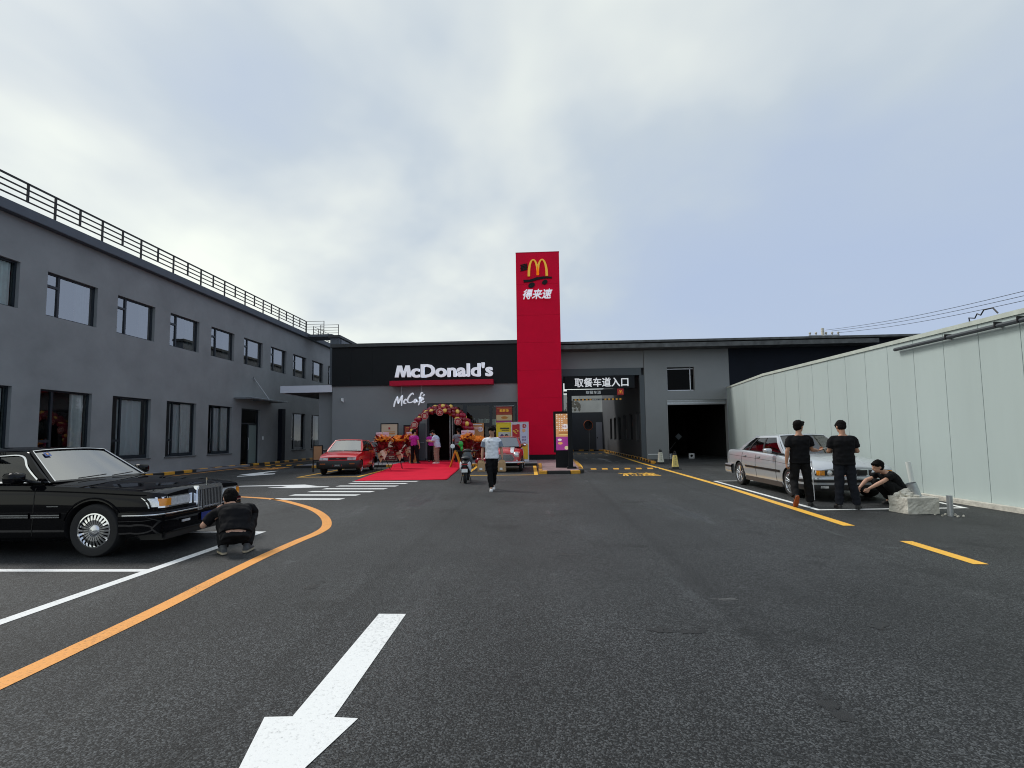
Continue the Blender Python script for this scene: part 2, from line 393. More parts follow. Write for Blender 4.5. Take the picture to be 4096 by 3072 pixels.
galv = mat('galvanised_steel', (0.50, 0.53, 0.56), 0.35, metal=0.85, var=0.15, vs=14)
steel_m = mat('grey_steel', (0.35, 0.36, 0.37), 0.45, metal=0.7)
white_plastic = mat('white_plastic', (0.75, 0.77, 0.76), 0.45)

# ================================================================== ground
g = MB(); g.add([(-400, -60, 0), (400, -60, 0), (400, 900, 0), (-400, 900, 0)], [(0, 1, 2, 3)])
ground = tag(ob('asphalt_ground', g, asphalt, normals=False), 'fresh dark asphalt yard', None, kind='structure')
def mark(name, poly, m, z=0.004, label=None):
    b = MB(); n = len(poly); a = sum(poly[i][0] * poly[(i + 1) % n][1] - poly[(i + 1) % n][0] * poly[i][1] for i in range(n))
    if a < 0: poly = poly[::-1]
    b.add([(x, y, z) for x, y in poly], [tuple(range(n))])
    o = ob(name, b, m, ground, normals=False)
    if label: o['label'] = label
    return o
def band(name, pts, wd, m, z=0.004, n=60, label=None, smoothp=True):
    P = spl([(x, y, 0) for x, y in pts], n) if smoothp else [Vector((x, y, 0)) for x, y in pts]
    b = MB(); Lf, Rt = [], []
    for i, p in enumerate(P):
        d = (P[min(i + 1, len(P) - 1)] - P[max(i - 1, 0)]).normalized(); q = Vector((-d.y, d.x, 0)) * wd / 2
        Lf.append((p + q + Z3 * z)); Rt.append((p - q + Z3 * z))
    b.grid([Rt, Lf])
    o = ob(name, b, m, ground, normals=False)
    if o.data.polygons[0].normal.z < 0: o.data.flip_normals()
    if label: o['label'] = label
    return o
# the big straight arrow in the foreground
mark('arrow_marking', [(-1.385, 4.33), (-1.15, 4.33), (-1.125, 2.76), (-0.99, 2.75), (-1.235, 1.75), (-1.505, 2.75), (-1.355, 2.76)], wpaint, label='long white straight arrow in the foreground')
band('yellow_line', [(-3.35, 0.5), (-3.38, 3.1), (-3.42, 4.4), (-3.50, 5.4), (-3.56, 6.4), (-3.57, 7.3), (-3.56, 8.0), (-3.68, 8.6), (-4.10, 9.5), (-4.76, 10.5), (-5.55, 11.4), (-6.5, 12.3), (-7.4, 12.8), (-8.3, 13.05), (-10.5, 13.1), (-13.5, 13.1)], 0.16, ypaint, n=140, label='orange line that bends round beside the black sedan')
LY = mark
mark('parking_line', [(-4.60, -1.0), (-4.47, -1.0), (-4.47, 8.10), (-4.60, 8.10)], wpaint)
for yy in (3.35, 5.66, 8.0, 10.35):
    mark('parking_line', [(-11.0, yy), (-4.60 if yy < 9 else -6.4, yy), (-4.60 if yy < 9 else -6.4, yy + 0.11), (-11.0, yy + 0.11)], wpaint, 0.0045)
# bitumen spots and worn smudges trodden into the lot
tar_m = mat('bitumen_spot', (0.012, 0.0125, 0.013), 0.5, var=.4, vs=25, bump=.8, bs=140); dust_m = mat('dusty_smudge', (0.075, 0.078, 0.08), 0.9, var=.5, vs=18, bump=.8, bs=140)
rs = random.Random(21)
for px_, py_, ra, rb, mm in ((.90, 4.0, .07, .05, tar_m), (1.18, 4.02, .10, .045, tar_m), (2.55, 4.1, .09, .05, tar_m), (.35, 6.5, .08, .05, tar_m), (-2.3, 5.2, .06, .09, tar_m), (1.55, 2.9, .05, .09, tar_m), (3.4, 6.4, .10, .05, tar_m), (-.6, 9.5, .12, .07, tar_m), (2.1, 11.5, .2, .1, tar_m), (8.6, 24.5, .9, .25, tar_m), (-11.8, 18.4, 1.3, .2, tar_m)):
    for q_ in range(5):
        ox_, oy_ = rs.uniform(-1.2, 1.2) * ra, rs.uniform(-1.2, 1.2) * rb; k_ = rs.uniform(.25, .9)
        mark('bitumen_spot', [(px_ + ox_ + k_ * ra * (1 + rs.uniform(-.35, .35)) * math.cos(6.283 * i / 14), py_ + oy_ + k_ * rb * (1 + rs.uniform(-.35, .35)) * math.sin(6.283 * i / 14)) for i in range(14)], mm, 0.0015 + .0003 * q_)
for q_ in range(7):
    a0 = 1.62 + rs.uniform(-.1, .1); b0 = 4.75 + rs.uniform(-.06, .06); th_ = rs.uniform(-.5, .5); l_ = rs.uniform(.04, .10)
    mark('chalk_scratch', [(a0, b0), (a0 + l_ * math.cos(th_), b0 + l_ * math.sin(th_)), (a0 + l_ * math.cos(th_) + .004, b0 + l_ * math.sin(th_) + .008), (a0, b0 + .005)], mat('chalk', (.22, .22, .22), .9, var=.5, vs=60), 0.002 + .0002 * q_)
# crossing stripes
for (xa, ya), (xb, yb), t in [((-6.52, 17.42), (-4.2, 17.22), .24), ((-6.36, 16.62), (-4.37, 16.44), .25), ((-6.42, 15.76), (-4.45, 15.58), .27), ((-6.5, 14.93), (-4.56, 14.76), .27), ((-6.6, 14.17), (-4.7, 14.0), .27), ((-6.7, 13.34), (-4.82, 13.2), .27), ((-6.76, 12.48), (-4.92, 12.35), .28)]:
    mark('crosswalk_stripe', [(xa, ya - t / 2), (xb, yb - t / 2), (xb + .05, yb + t / 2), (xa + .05, ya + t / 2)], wpaint)
# long arrow pointing right with its barb, and the left-turn arrow further back
mark('arrow_marking', [(-9.85, 15.86), (-9.75, 16.1), (-8.3, 16.28), (-7.75, 16.35), (-7.05, 15.78), (-6.6, 15.62), (-6.6, 15.45), (-7.2, 15.3), (-7.6, 15.2), (-8.5, 15.42), (-8.45, 15.52), (-7.95, 15.6), (-8.35, 15.95)], wpaint, label='white arrow pointing right before the crossing')
mark('arrow_marking', [(-12.95, 21.5), (-12.75, 23.4), (-12.42, 23.55), (-12.45, 22.35), (-12.2, 21.75), (-11.75, 21.95), (-11.5, 21.4), (-11.95, 20.65), (-12.35, 20.05), (-12.45, 20.2), (-12.3, 21.0), (-12.85, 20.95)], wpaint, label='white turn arrow near the left lane')
# right hand side: long yellow line, dash, bay
band('yellow_line', [(5.98, 46.0), (5.75, 36.0), (5.45, 27.0), (5.36, 20.0), (5.25, 14.5), (5.08, 11.0), (4.95, 8.40)], 0.18, y2paint, n=70, label='yellow line running into the drive lane')
band('yellow_line', [(4.99, 7.22), (4.93, 5.98)], 0.16, y2paint, n=2, smoothp=False, label='short yellow dash at lower right')
band('parking_line', [(5.58, 16.35), (5.40, 10.06)], 0.11, wpaint, n=2, smoothp=False)
band('parking_line', [(5.36, 10.10), (8.25, 10.26)], 0.10, wpaint, 0.0045, n=2, smoothp=False)
band('parking_line', [(5.56, 16.32), (8.5, 16.32)], 0.10, wpaint, 0.0045, n=2, smoothp=False)
band('parking_line', [(8.22, 10.2), (8.46, 11.6), (8.5, 16.3)], 0.10, wpaint, 0.005, n=3, smoothp=False)
# bays before the shop
for pts in ([(-9.55, 19.5), (-7.05, 19.5)], [(-7.1, 19.45), (-7.35, 25.6)], [(-9.5, 19.45), (-9.7, 25.6)], [(-3.0, 19.6), (-0.02, 19.6)], [(-0.1, 19.55), (-0.2, 25.6)], [(-2.9, 19.55), (-3.12, 25.6)]):
    band('parking_line', pts, 0.15, y2paint, 0.004 + 0.0005 * (pts[0][0] != pts[1][0] and abs(pts[0][1] - pts[1][1]) > 1), n=2, smoothp=False, label='yellow bay line')
band('yellow_line', [(1.9, 22.4), (2.1, 25.5), (2.2, 30)], 0.14, y2paint, n=12)
band('yellow_line', [(-15.6, 15.0), (-15.75, 22.0), (-16.0, 27.5), (-16.1, 34), (-16.1, 44)], 0.14, ypaint, n=40)
def ground_text(name, body, x0, y0, wd, ht, m, label):
    b = MB(); text_on(b, body, (x0, y0, 0.004), X3, Y3, width=wd, height=ht, extrude=0.0, offset=0.02)
    o = ob(name, b, m, ground, normals=False); o['label'] = label
ground_text('road_lettering', '减速', 3.1, 18.6, 1.4, 1.6, y2paint, 'yellow characters before the right speed bump')
ground_text('road_lettering', '减速', -15.4, 24.7, 2.1, 1.9, ypaint, 'orange characters before the left speed bump')

# speed bumps
def bump(loc, x0, x1, y, n, label):
    t = thing('speed_bump', label, 'speed bump', loc, group='speed bumps')
    wd = (x1 - x0) / n
    for i in range(n):
        b = MB(); xa = x0 + i * wd; prof = [(-.17, 0.0), (-.12, .03), (0, .048), (.12, .03), (.17, 0)]
        b.slab([(p[0], p[1]) for p in prof], (xa, y, 0.002), Y3, Z3, wd * (0.985))
        ob('bump_segment', b, kerb_y if i % 2 else kerb_k, t)
bump((3.6, 22.4, 0), 2.05, 5.25, 22.45, 13, 'black and yellow speed bump at the drive lane entrance')
bump((-14.3, 28.4, 0), -16.0, -12.6, 28.3, 11, 'black and yellow speed bump in the left lane by the grey building')
bump((4.2, 41, 0), 2.3, 6.0, 41, 13, 'distant black and yellow speed bump inside the drive lane')

# kerbs: each painted stone a piece
def kerb(parent, pts, wd=0.16, h=0.13, seg=0.6, first=0, mats=(kerb_y, kerb_k)):
    P = [Vector((x, y, 0)) for x, y in pts]; k = first
    for a, b in zip(P, P[1:]):
        Ld = (b - a).length; n = max(1, round(Ld / seg)); d = (b - a).normalized(); q = Vector((-d.y, d.x, 0)) * wd / 2
        for i in range(n):
            s0, s1 = a + d * (Ld * i / n + 0.004), a + d * (Ld * (i + 1) / n - 0.004)
            mb = MB(); mb.slab([(-wd / 2, 0), (wd / 2, 0), (wd / 2, h - .02), (wd / 2 - .02, h), (-wd / 2 + .02, h), (-wd / 2, h - .02)], s0, Vector((q.x, q.y, 0)), Z3, -(s1 - s0).length if (q.normalized().cross(Z3)).dot(d) < 0 else (s1 - s0).length)
            ob('kerb_stone', mb, mats[k % 2], parent); k += 1
side_walk = MB(); side_walk.box(-12.75, -0.08, 25.86, 29.6, 0.0, 0.12)
sidewalk = tag(ob('sidewalk', side_walk, pave_m), 'raised grey pavement along the shop front', None, kind='structure')
kerb(sidewalk, [(-12.8, 25.78), (-0.05, 25.78)], seg=0.95, first=1)
pl = MB(); arc = [(1.66 - .35 + .35 * math.sin(a), 20.35 + .35 - .35 * math.cos(a)) for a in [R(t) for t in range(0, 91, 15)]]
pl.prism([(0.16, 20.2)] + [(0.4, 20.12)] + [(1.2, 20.12)] + [(1.55, 20.3), (1.66, 20.6), (1.9, 25.6), (1.95, 29.6), (-0.078, 29.6), (-0.078, 25.6), (0.16, 25.6)], 0.0, 0.124)
platform = tag(ob('paved_island', pl, pave_red), 'paved island below the red tower with painted kerb', None, kind='structure')
kerb(platform, [(0.08, 25.6), (0.08, 20.2)], seg=0.45)
kerb(platform, [(0.02, 20.14), (0.35, 20.02), (1.25, 20.02), (1.62, 20.2), (1.76, 20.6)], seg=0.7)
kerb(platform, [(1.76, 20.7), (2.02, 29.5)], seg=0.45, first=1)
rk = thing('lane_kerb', 'black and yellow painted kerb on the right of the drive lane', 'kerb', (6.2, 35, 0))
kerb(rk, [(5.95, 26.3), (6.25, 31.0), (6.28, 48.8)], seg=0.5, wd=0.18)
lk = thing('building_kerb', 'black and orange painted kerb at the foot of the long grey building', 'kerb', (-16.6, 25, 0))
kerb(lk, [(-16.5, 20.0), (-16.55, 22.0), (-16.75, 28.0), (-16.8, 45)], seg=0.6, wd=0.2)
fk = thing('far_kerb', 'distant painted kerb across the end of the drive lane', 'kerb', (4, 48.9, 0))
kerb(fk, [(2.0, 48.9), (6.3, 48.9)], seg=0.5)
# patched kerb strip behind the black sedan's nose
st = MB(); st.box(-17.28, -16.5, 12, 28, 0, 0.11)
tag(ob('kerb_strip', st, pave_m), 'narrow concrete strip along the grey building', None, kind='structure')

# red carpet
cp = MB(); rows = []
A, B, C_, D = Vector((-6.47, 17.47, 0)), Vector((-3.25, 17.66, 0)), Vector((-7.55, 26.6, 0)), Vector((-3.95, 26.6, 0))
for j in range(0, 60):
    v = j / 59; rr = []
    for i in range(30):
        u = i / 29
        if v < 0.86:
            vv = v / 0.86; p = A.lerp(B, u).lerp(Vector((-7.52, 25.6, 0)).lerp(Vector((-3.9, 25.6, 0)), u), vv); z = 0.012 + .135 * max(0, min(1, (p.y - 25.3) / .28))
        else:
            vv = (v - 0.86) / 0.14; p = Vector((-7.52, 25.6, 0)).lerp(Vector((-3.9, 25.6, 0)), u).lerp(Vector((-7.4, 29.35, 0)).lerp(Vector((-4.2, 29.35, 0)), u), vv); z = 0.145
        z += 0.006 * noise.noise(p * 1.3) + 0.005
        rr.append((p.x + 0.02 * noise.noise(p * 0.9), p.y + (0.05 * noise.noise(Vector((u * 4, 3, 0))) if v == 0 else 0), z))
    rows.append(rr)
cp.grid(rows)
tag(ob('red_carpet', cp, carpet_m, smooth=True, solid=0.008), 'long red carpet leading up to the shop door', 'carpet')

# ================================================================== generic wall with openings
def wall_mb(mb, axis, plane, u0, u1, z0, z1, holes, depth, mi=0):
    """axis 'x': wall in plane x=plane running along y; axis 'y': plane y=plane running along x. depth: signed thickness away from viewer"""
    us = sorted({u0, u1, *[h[0] for h in holes], *[h[1] for h in holes]}); zs = sorted({z0, z1, *[h[2] for h in holes], *[h[3] for h in holes]})
    us = [u for u in us if u0 <= u <= u1]; zs = [z for z in zs if z0 <= z <= z1]
    def P(u, z, d): return (plane + d, u, z) if axis == 'x' else (u, plane + d, z)
    for a, b in zip(us, us[1:]):
        for c, d in zip(zs, zs[1:]):
            um, zm = (a + b) / 2, (c + d) / 2
            if any(h[0] < um < h[1] and h[2] < zm < h[3] for h in holes): continue
            for dd in (0, depth): mb.add([P(a, c, dd), P(b, c, dd), P(b, d, dd), P(a, d, dd)], [(0, 1, 2, 3)], mi)
    for a, b, c, d in list(holes) + [(u0, u1, z0, z1)]:
        for (p, q) in (((a, c), (b, c)), ((b, c), (b, d)), ((b, d), (a, d)), ((a, d), (a, c))):
            mb.add([P(*p, 0), P(*q, 0), P(*q, depth), P(*p, depth)], [(0, 1, 2, 3)], mi)
    return mb

# ================================================================== long grey two storey building (left)
WX = -17.3
sb = thing('grey_office_building', 'long two storey grey rendered building along the left edge', 'building', (WX - 4, 25, 0))
up = [(7.59 + 2.98 * k, 9.62 + 2.98 * k) for k in range(-1, 12)]
lo = [(16.49 + 2.98 * k, 18.52 + 2.98 * k) for k in range(-4, 4)] + [(34.38, 36.42), (37.4, 39.4)]
holes = [(a, b, 6.0, 7.58) for a, b in up] + [(a, b, 0.77, 3.38) for a, b in lo] + [(28.37, 30.35, 0.02, 3.36)]
b = MB(); wall_mb(b, 'x', WX, 2.0, 43.0, 0, 9.05, holes, -0.32)
ob('wall', b, grey_wall, sb, normals=False)
b = MB(); b.box(-26, WX - .33, 2, 2.3, 0, 9.05); b.box(-26, WX - .33, 42.7, 43, 0, 9.05); b.box(-26.3, -26, 2, 43, 0, 9.05)
ob('rear_wall', b, grey_wall, sb)
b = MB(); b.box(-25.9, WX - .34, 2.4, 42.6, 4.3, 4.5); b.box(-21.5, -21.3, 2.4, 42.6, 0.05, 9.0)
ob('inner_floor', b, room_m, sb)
b = MB(); b.box(-26.5, WX + .28, 1.8, 43.2, 9.05, 9.40); b.box(-26.4, WX + .22, 1.9, 43.1, 9.40, 9.43)
ob('roof_slab', b, slab_m, sb, bevel=0.02)
for k in range(len(up) + len(lo)):
    upw = k < len(up); a, c = (up + lo)[k - 0]; z0, z1 = (6.0, 7.58) if upw else (0.77, 3.38)
    fx = WX - 0.2; f = MB(); t_ = 0.055; ml = a + (c - a) * 0.27
    wg = sky_glass if upw and a > 16 else (win_glass if a > 16 else glass('plain_window_glass', (.7, .76, .76), 1.25)); f.box(fx, fx + .07, a, c, z1 - t_, z1); f.box(fx, fx + .07, a, c, z0, z0 + t_)
    f.box(fx, fx + .07, a, a + t_, z0 + t_, z1 - t_); f.box(fx, fx + .07, c - t_, c, z0 + t_, z1 - t_)
    f.box(fx, fx + .075, ml - .04, ml + .04, z0 + t_, z1 - t_)
    tz = z1 - (z1 - z0) * 0.30 if upw else z0 + (z1 - z0) * 0.30
    f.box(fx, fx + .08, a + t_, ml - .04, tz - .045, tz + .045)
    if not upw: f.box(fx, fx + .08, ml + .04, c - t_, z0 + t_, z0 + .16)
    wn = ob('window', f, alu_dark, sb)
    p = MB(); p.add([(fx + .03, a + .03, z0 + .03), (fx + .03, c - .03, z0 + .03), (fx + .03, c - .03, z1 - .03), (fx + .03, a + .03, z1 - .03)], [(0, 1, 2, 3)]); ob('pane', p, wg, wn, normals=False)
    # curtain bunched at the far end
    rows = []; cw = 0.55 if upw else 0.62; nn = 26
    if k % 5 != 3 or upw:
        for z in (z0 + .06, (z0 + z1) / 2, z1 - .06): rows.append([(fx - .09 + .035 * math.sin(i * 1.25 + k) + 0.01 * math.sin(i * 2.9), c - .06 - cw * (1 + 0.12 * math.sin(k * 2.1)) * i / (nn - 1), z) for i in range(nn)])
        cm = MB(); cm.grid(rows); ob('curtain', cm, curtain_m, wn, smooth=True, ang=80)
    if not upw and 0 < k - len(up):
        rows = [[(fx - .2 + .05 * math.sin(i * 0.9 + k), a + .7 + (c - a - .8) * i / 29, z) for i in range(30)] for z in (z0 + .1, z1 - .1)]
        if k - len(up) in (5, 6, 7, 8):
            cm = MB(); cm.grid(rows); ob('curtain', cm, mat('grey_curtain', (0.80, 0.86, 0.86), 0.9), wn, smooth=True, ang=80)
    if not upw:
        sl = MB(); sl.box(WX - .02, WX + .05, a - .05, c + .05, z0 - .05, z0 - .004); ob('sill', sl, coping, wn)
# entrance door
d = MB(); fx = WX - 0.2
d.box(fx, fx + .07, 28.37, 28.44, .02, 3.36); d.box(fx, fx + .07, 30.28, 30.35, .02, 3.36); d.box(fx, fx + .07, 28.44, 30.28, 3.3, 3.36); d.box(fx, fx + .07, 28.44, 30.28, 2.45, 2.52); d.box(fx, fx + .07, 29.3, 29.38, .02, 2.45)
dr = ob('door', d, alu_dark, sb)
p = MB(); p.add([(fx + .03, 28.44, .05), (fx + .03, 30.28, .05), (fx + .03, 30.28, 3.3), (fx + .03, 28.44, 3.3)], [(0, 1, 2, 3)]); ob('pane', p, win_glass, dr, normals=False)
p = MB(); p.tube([(fx + .1, 29.25, 0.9), (fx + .14, 29.25, .95), (fx + .14, 29.25, 1.6), (fx + .1, 29.25, 1.65)], .016); ob('handle', p, galv, dr)
p = MB(); p.box(fx + .04, fx + .046, 29.42, 30.2, .1, 2.4); ob('door_poster', p, mat('pale_green_film', (0.2, 0.25, 0.23), 0.6), dr)
p = MB(); p.box(WX, WX + .03, 30.62, 30.74, 1.5, 1.72); ob('intercom', p, white_plastic, sb)
p = MB(); p.box(WX + .003, WX + .28, 32.5, 32.95, 0.0, 3.55); ob('downpipe_box', p, navy_wall, sb, bevel=.01)
# glass awning over that door
aw = thing('door_awning', 'thin glass door awning held by a slanted steel rod on the grey building', 'awning', (WX, 29.3, 3.9))
b = MB(); b.box(WX + .01, WX + 1.1, 27.55, 31.6, 3.93, 3.955); ob('awning_sheet', b, mat('frosted_sheet', (.45, .5, .52), .25, coat=.5), aw)
b = MB()
for yy in (27.7, 29.5, 31.45): b.box(WX + .01, WX + 1.12, yy - .03, yy + .03, 3.86, 3.93)
b.box(WX + 1.06, WX + 1.12, 27.55, 31.6, 3.865, 3.925); ob('awning_frame', b, galv, aw)
b = MB(); b.tube([(WX + .02, 29.55, 5.25), (WX + .98, 29.55, 3.96)], .028); b.box(WX, WX + .05, 29.47, 29.63, 5.17, 5.35); ob('stay_rod', b, steel_m, aw)

# roof railing
rl = thing('roof_railing', 'black steel railing along the roof of the grey building', 'railing', (WX, 25, 9.4))
rx = WX + 0.1; y0 = 3.9
for k in range(34):
    yy = y0 + 0.975 * k; b = MB(); b.box(rx - .028, rx + .028, yy - .028, yy + .028, 9.43 if k % 2 else 9.66, 10.3)
    if k % 2 == 0 or True: ob('post', b, black_metal, rl)
for z in (9.68, 9.89, 10.09, 10.3):
    b = MB(); rr = .021 if z < 10.2 else .028; b.box(rx - rr, rx + rr, y0 - .02, y0 + .975 * 33, z - rr, z + rr); ob('rail', b, black_metal, rl)
ye = y0 + .975 * 33
r2 = thing('access_railing', 'small black railing cage round the roof ladder opening', 'railing', (WX, 37.5, 9.4))
def rail_run(par, pts, z0, hts=(.25, .46, .66, .88), post=.02):
    for a, b2 in zip(pts, pts[1:]):
        for h in hts:
            q = MB(); q.tube([(a[0], a[1], z0 + h), (b2[0], b2[1], z0 + h)], .016, 6); ob('rail', q, black_metal, par)
    for p_ in pts:
        q = MB(); q.box(p_[0] - post, p_[0] + post, p_[1] - post, p_[1] + post, z0, z0 + hts[-1] + .02); ob('post', q, black_metal, par)
rail_run(r2, [(rx + .02, ye + .05), (rx + 1.35, ye + .05)], 9.42)
rail_run(r2, [(rx + .55, ye + 1.3), (rx + 1.95, ye + 1.3)], 9.42)
rail_run(r2, [(rx + .03, ye + 1.2), (rx + .03, ye + 2.1), (rx + .03, ye + 3.0), (rx + .03, ye + 3.9), (rx + .03, ye + 5.0)], 9.3)
b = MB(); b.box(WX + .29, rx + 2.0, ye - .02, ye + 1.45, 9.12, 9.3); ob('landing', b, slab_m, r2)

# ================================================================== restaurant building
FY = 29.6
rb = thing('restaurant_building', 'single storey grey restaurant with black fascia and glazed entrance', 'building', (-7, FY, 0))
b = MB(); wall_mb(b, 'y', FY, -12.4, -1.15, 0.12, 4.69, [(-6.62, -1.2, 0.13, 3.55)], 0.3)
ob('wall', b, grey_wall2, rb, normals=False)
b = MB(); b.box(-12.35, -1.2, FY + 9, FY + 9.2, 0, 7); b.box(-12.35, -12.15, FY + .31, FY + 9, 0, 6.9); b.box(-12.34, -1.2, FY + .31, FY + 9, 3.7, 3.85)
ob('rear_wall', b, grey_wall2, rb)
b = MB(); b.box(-8.5, -8.35, FY + .31, FY + 6, .1, 3.7); b.box(-8.34, -1.2, FY + 6, FY + 6.1, .1, 3.7); b.box(-1.3, -1.16, FY + .31, FY + 6, .1, 3.7); b.box(-8.34, -1.3, FY + .31, FY + 6, 3.6, 3.69); b.box(-8.34, -1.31, FY + .31, FY + 5.99, .1, .115)
ob('interior_room', b, maroon_room, rb)
b = MB(); b.box(-12.42, -11.25, FY - .08, FY + .3, 4.67, 7.03); b.box(-11.242, -9.95, FY - .08, FY + .3, 4.67, 7.03); b.box(-9.942, -1.16, FY - .08, FY + .3, 4.67, 7.03)
ob('fascia', b, black_m, rb)
b = MB(); b.box(-12.5, -1.16, FY - .18, FY + .35, 7.03, 7.24); ob('coping', b, coping_b, rb)
b = MB(); b.box(-12.4, -6.65, FY - .02, FY, .12, .27); ob('skirting', b, black_m, rb)
b = MB(); b.box(-12.35, 20, FY + .36, FY + 9.3, 6.7, 6.95); ob('roof', b, coping, rb)
b = MB(); b.box(-8.68, -2.56, FY - .75, FY - .09, 4.57, 4.86); ob('red_canopy', b, red_bar, rb, bevel=.008)
b = MB(); b.box(-13.45, -12.42, FY + .5, FY + .8, 0, 4.33); b.box(-13.45, -13.25, FY + .8, FY + 9, 0, 4.33); ob('side_bay_wall', b, grey_wall2, rb)
cn = thing('white_canopy', 'flat white fronted canopy over the left drive lane', 'canopy', (-14, FY, 4.3))
b = MB(); b.box(-15.65, -13.42, FY + .0, FY + .04, 4.33, 4.76); b.box(-13.412, -12.43, FY + .0, FY + .04, 4.33, 4.76); b.box(-15.65, -15.61, FY + .04, FY + 5.5, 4.33, 4.76); ob('fascia_panel', b, whitepaint, cn)
b = MB(); b.box(-15.6, -12.44, FY + .05, FY + 5.5, 4.36, 4.7); ob('soffit', b, mat('canopy_soffit', (.12, .12, .13), .7), cn)
# raised block behind the left corner
b = MB(); b.box(-12.75, -12.2, FY + .4, FY + 20, 4.8, 7.75); ob('parapet_block', b, slab_m, rb)
b = MB(); b.box(-12.85, -12.1, FY + .3, FY + 20, 7.75, 7.9); ob('parapet_coping', b, coping_b, rb)
for i in range(8):
    b = MB(); b.box(-12.195, -12.17, FY + .7 + i * 2.2, FY + 2.6 + i * 2.2, 7.2, 7.68); ob('parapet_window', b, glass('roof_glass', (.3, .33, .35), 1.7), rb)

# glazed front
fr = MB(); z0, z1 = .13, 3.55; yf0, yf1 = FY + .06, FY + .16
for x0, x1_ in ((-6.62, -6.5), (-4.46, -4.22), (-2.87, -2.70), (-1.34, -1.2)): fr.box(x0, x1_, yf0, yf1, z0, z1)
fr.box(-6.5, -4.46, yf0, yf1, 3.44, z1); fr.box(-6.5, -4.46, yf0, yf1, 2.92, 3.0); fr.box(-4.22, -2.87, yf0, yf1, 3.38, z1); fr.box(-4.22, -2.87, yf0, yf1, 2.1, 2.34); fr.box(-2.7, -1.34, yf0, yf1, 3.38, z1)
fr.box(-4.22, -2.87, yf0, yf1, .13, .2); fr.box(-2.7, -1.34, yf0, yf1, .13, .25)
sf = ob('shopfront_frame', fr, alu_dark, rb, bevel=.004)
for x0, x1_, za, zb in ((-6.5, -4.46, 3.0, 3.44), (-4.22, -2.87, 2.34, 3.38), (-4.22, -2.87, .2, 2.1), (-2.7, -1.34, .25, 3.38)):
    p = MB(); p.add([(x0, yf0 + .04, za), (x1_, yf0 + .04, za), (x1_, yf0 + .04, zb), (x0, yf0 + .04, zb)], [(0, 1, 2, 3)]); ob('pane', p, shop_glass, sf, normals=False)
# doors folded open
b = MB(); b.box(-7.55, -6.7, FY - .12, FY - .07, .16, 2.35); dd = ob('open_door_leaf', b, mat('grey_door', (.10, .12, .13), .5), rb, bevel=.005)
p = MB(); p.tube([(-7.0, FY - .18, 1.2), (-6.75, FY - .18, 1.2)], .015, 6); ob('handle', p, galv, dd)
for xx in (-5.25, -5.1):
    b = MB(); b.box(xx - .02, xx + .02, FY + .1, FY + .9, .13, 2.9); ob('door_stile', b, galv if xx < -5.2 else steel_m, rb)
# menu boards and counter dimly seen inside
for i in range(4):
    b = MB(); b.box(-4.15 + i * .36, -3.85 + i * .36, FY + 5.7, FY + 5.75, 2.35, 2.75); ob('menu_board', b, mat('menu_screen', (.25, .33, .30), .5, emit=.25), rb)
b = MB(); b.box(-5.9, -2.0, FY + 4.6, FY + 5.2, .12, 1.15); ob('counter', b, mat('counter_wood', (.10, .04, .02), .5), rb)
b = MB()
for i in range(9): b.box(-4.1 + i * .13, -4.02 + i * .13, FY + .26, FY + .27, 2.36, 2.5 + .2 * random.random())
ob('shelf_items', b, mat('shelf_grey', (.25, .30, .29), .6), rb)
# window of the dark strip lamps above door
b = MB(); b.box(-6.45, -4.5, FY + 1.5, FY + 1.6, 3.02, 3.4); ob('ceiling_bulkhead', b, mat('brown_bulkhead', (.16, .09, .08), .6), rb)

def bold(mb, body, o, wd, ht, sh_, **kw):
    # heavier strokes: the same characters set a few millimetres apart
    for k, (dx_, dz_) in enumerate(((0, 0), (sh_, 0), (sh_ / 2, sh_ / 2), (sh_ / 2, -sh_ / 2), (sh_, sh_ / 2))): text_on(mb, body, (o[0] + dx_, o[1] - .0015 * k, o[2] + dz_), X3, Z3, width=wd, height=ht, **kw)
# lettering
def letters(par, body, x, z, wd, ht, y, m, th=0.06, off=0.035, sh=0.0, gap=1.0, bold_=0.0):
    vs, fs = text_mb(body, 1.0, offset=off, shear=sh, extrude=th / 2)
    x0 = min(p.x for p in vs); x1_ = max(p.x for p in vs); y0_ = min(p.y for p in vs); y1_ = max(p.y for p in vs)
    sx, sy = wd / (x1_ - x0), ht / (y1_ - y0_)
    # split into loose parts, one per letter, by connectivity
    par_ = list(range(len(vs)))
    def fi(a):
        while par_[a] != a: par_[a] = par_[par_[a]]; a = par_[a]
        return a
    for f_ in fs:
        for q in f_[1:]: par_[fi(f_[0])] = fi(q)
    grp = {}
    for i, f_ in enumerate(fs): grp.setdefault(fi(f_[0]), []).append(f_)
    for gk, gf in sorted(grp.items(), key=lambda t: min(vs[i].x for i in t[1][0])):
        idx = sorted({i for f_ in gf for i in f_}); mp = {i: j for j, i in enumerate(idx)}
        mb = MB()
        for kk, (dx_, dz_) in enumerate(((0, 0), (-bold_, -bold_ * .5), (bold_, bold_ * .5), (bold_, -bold_ * .5), (-bold_, bold_ * .5)) if bold_ else ((0, 0),)): mb.add([(x + (vs[i].x - x0) * sx + dx_, y - (vs[i].z) - .002 * kk, z + (vs[i].y - y0_) * sy + dz_) for i in idx], [tuple(mp[i] for i in f_) for f_ in gf])
        ob('letter', mb, m, par)
sg = thing('restaurant_name_sign', "white raised McDonald's lettering on the black fascia", 'sign', (-5.6, FY - .1, 5.1))
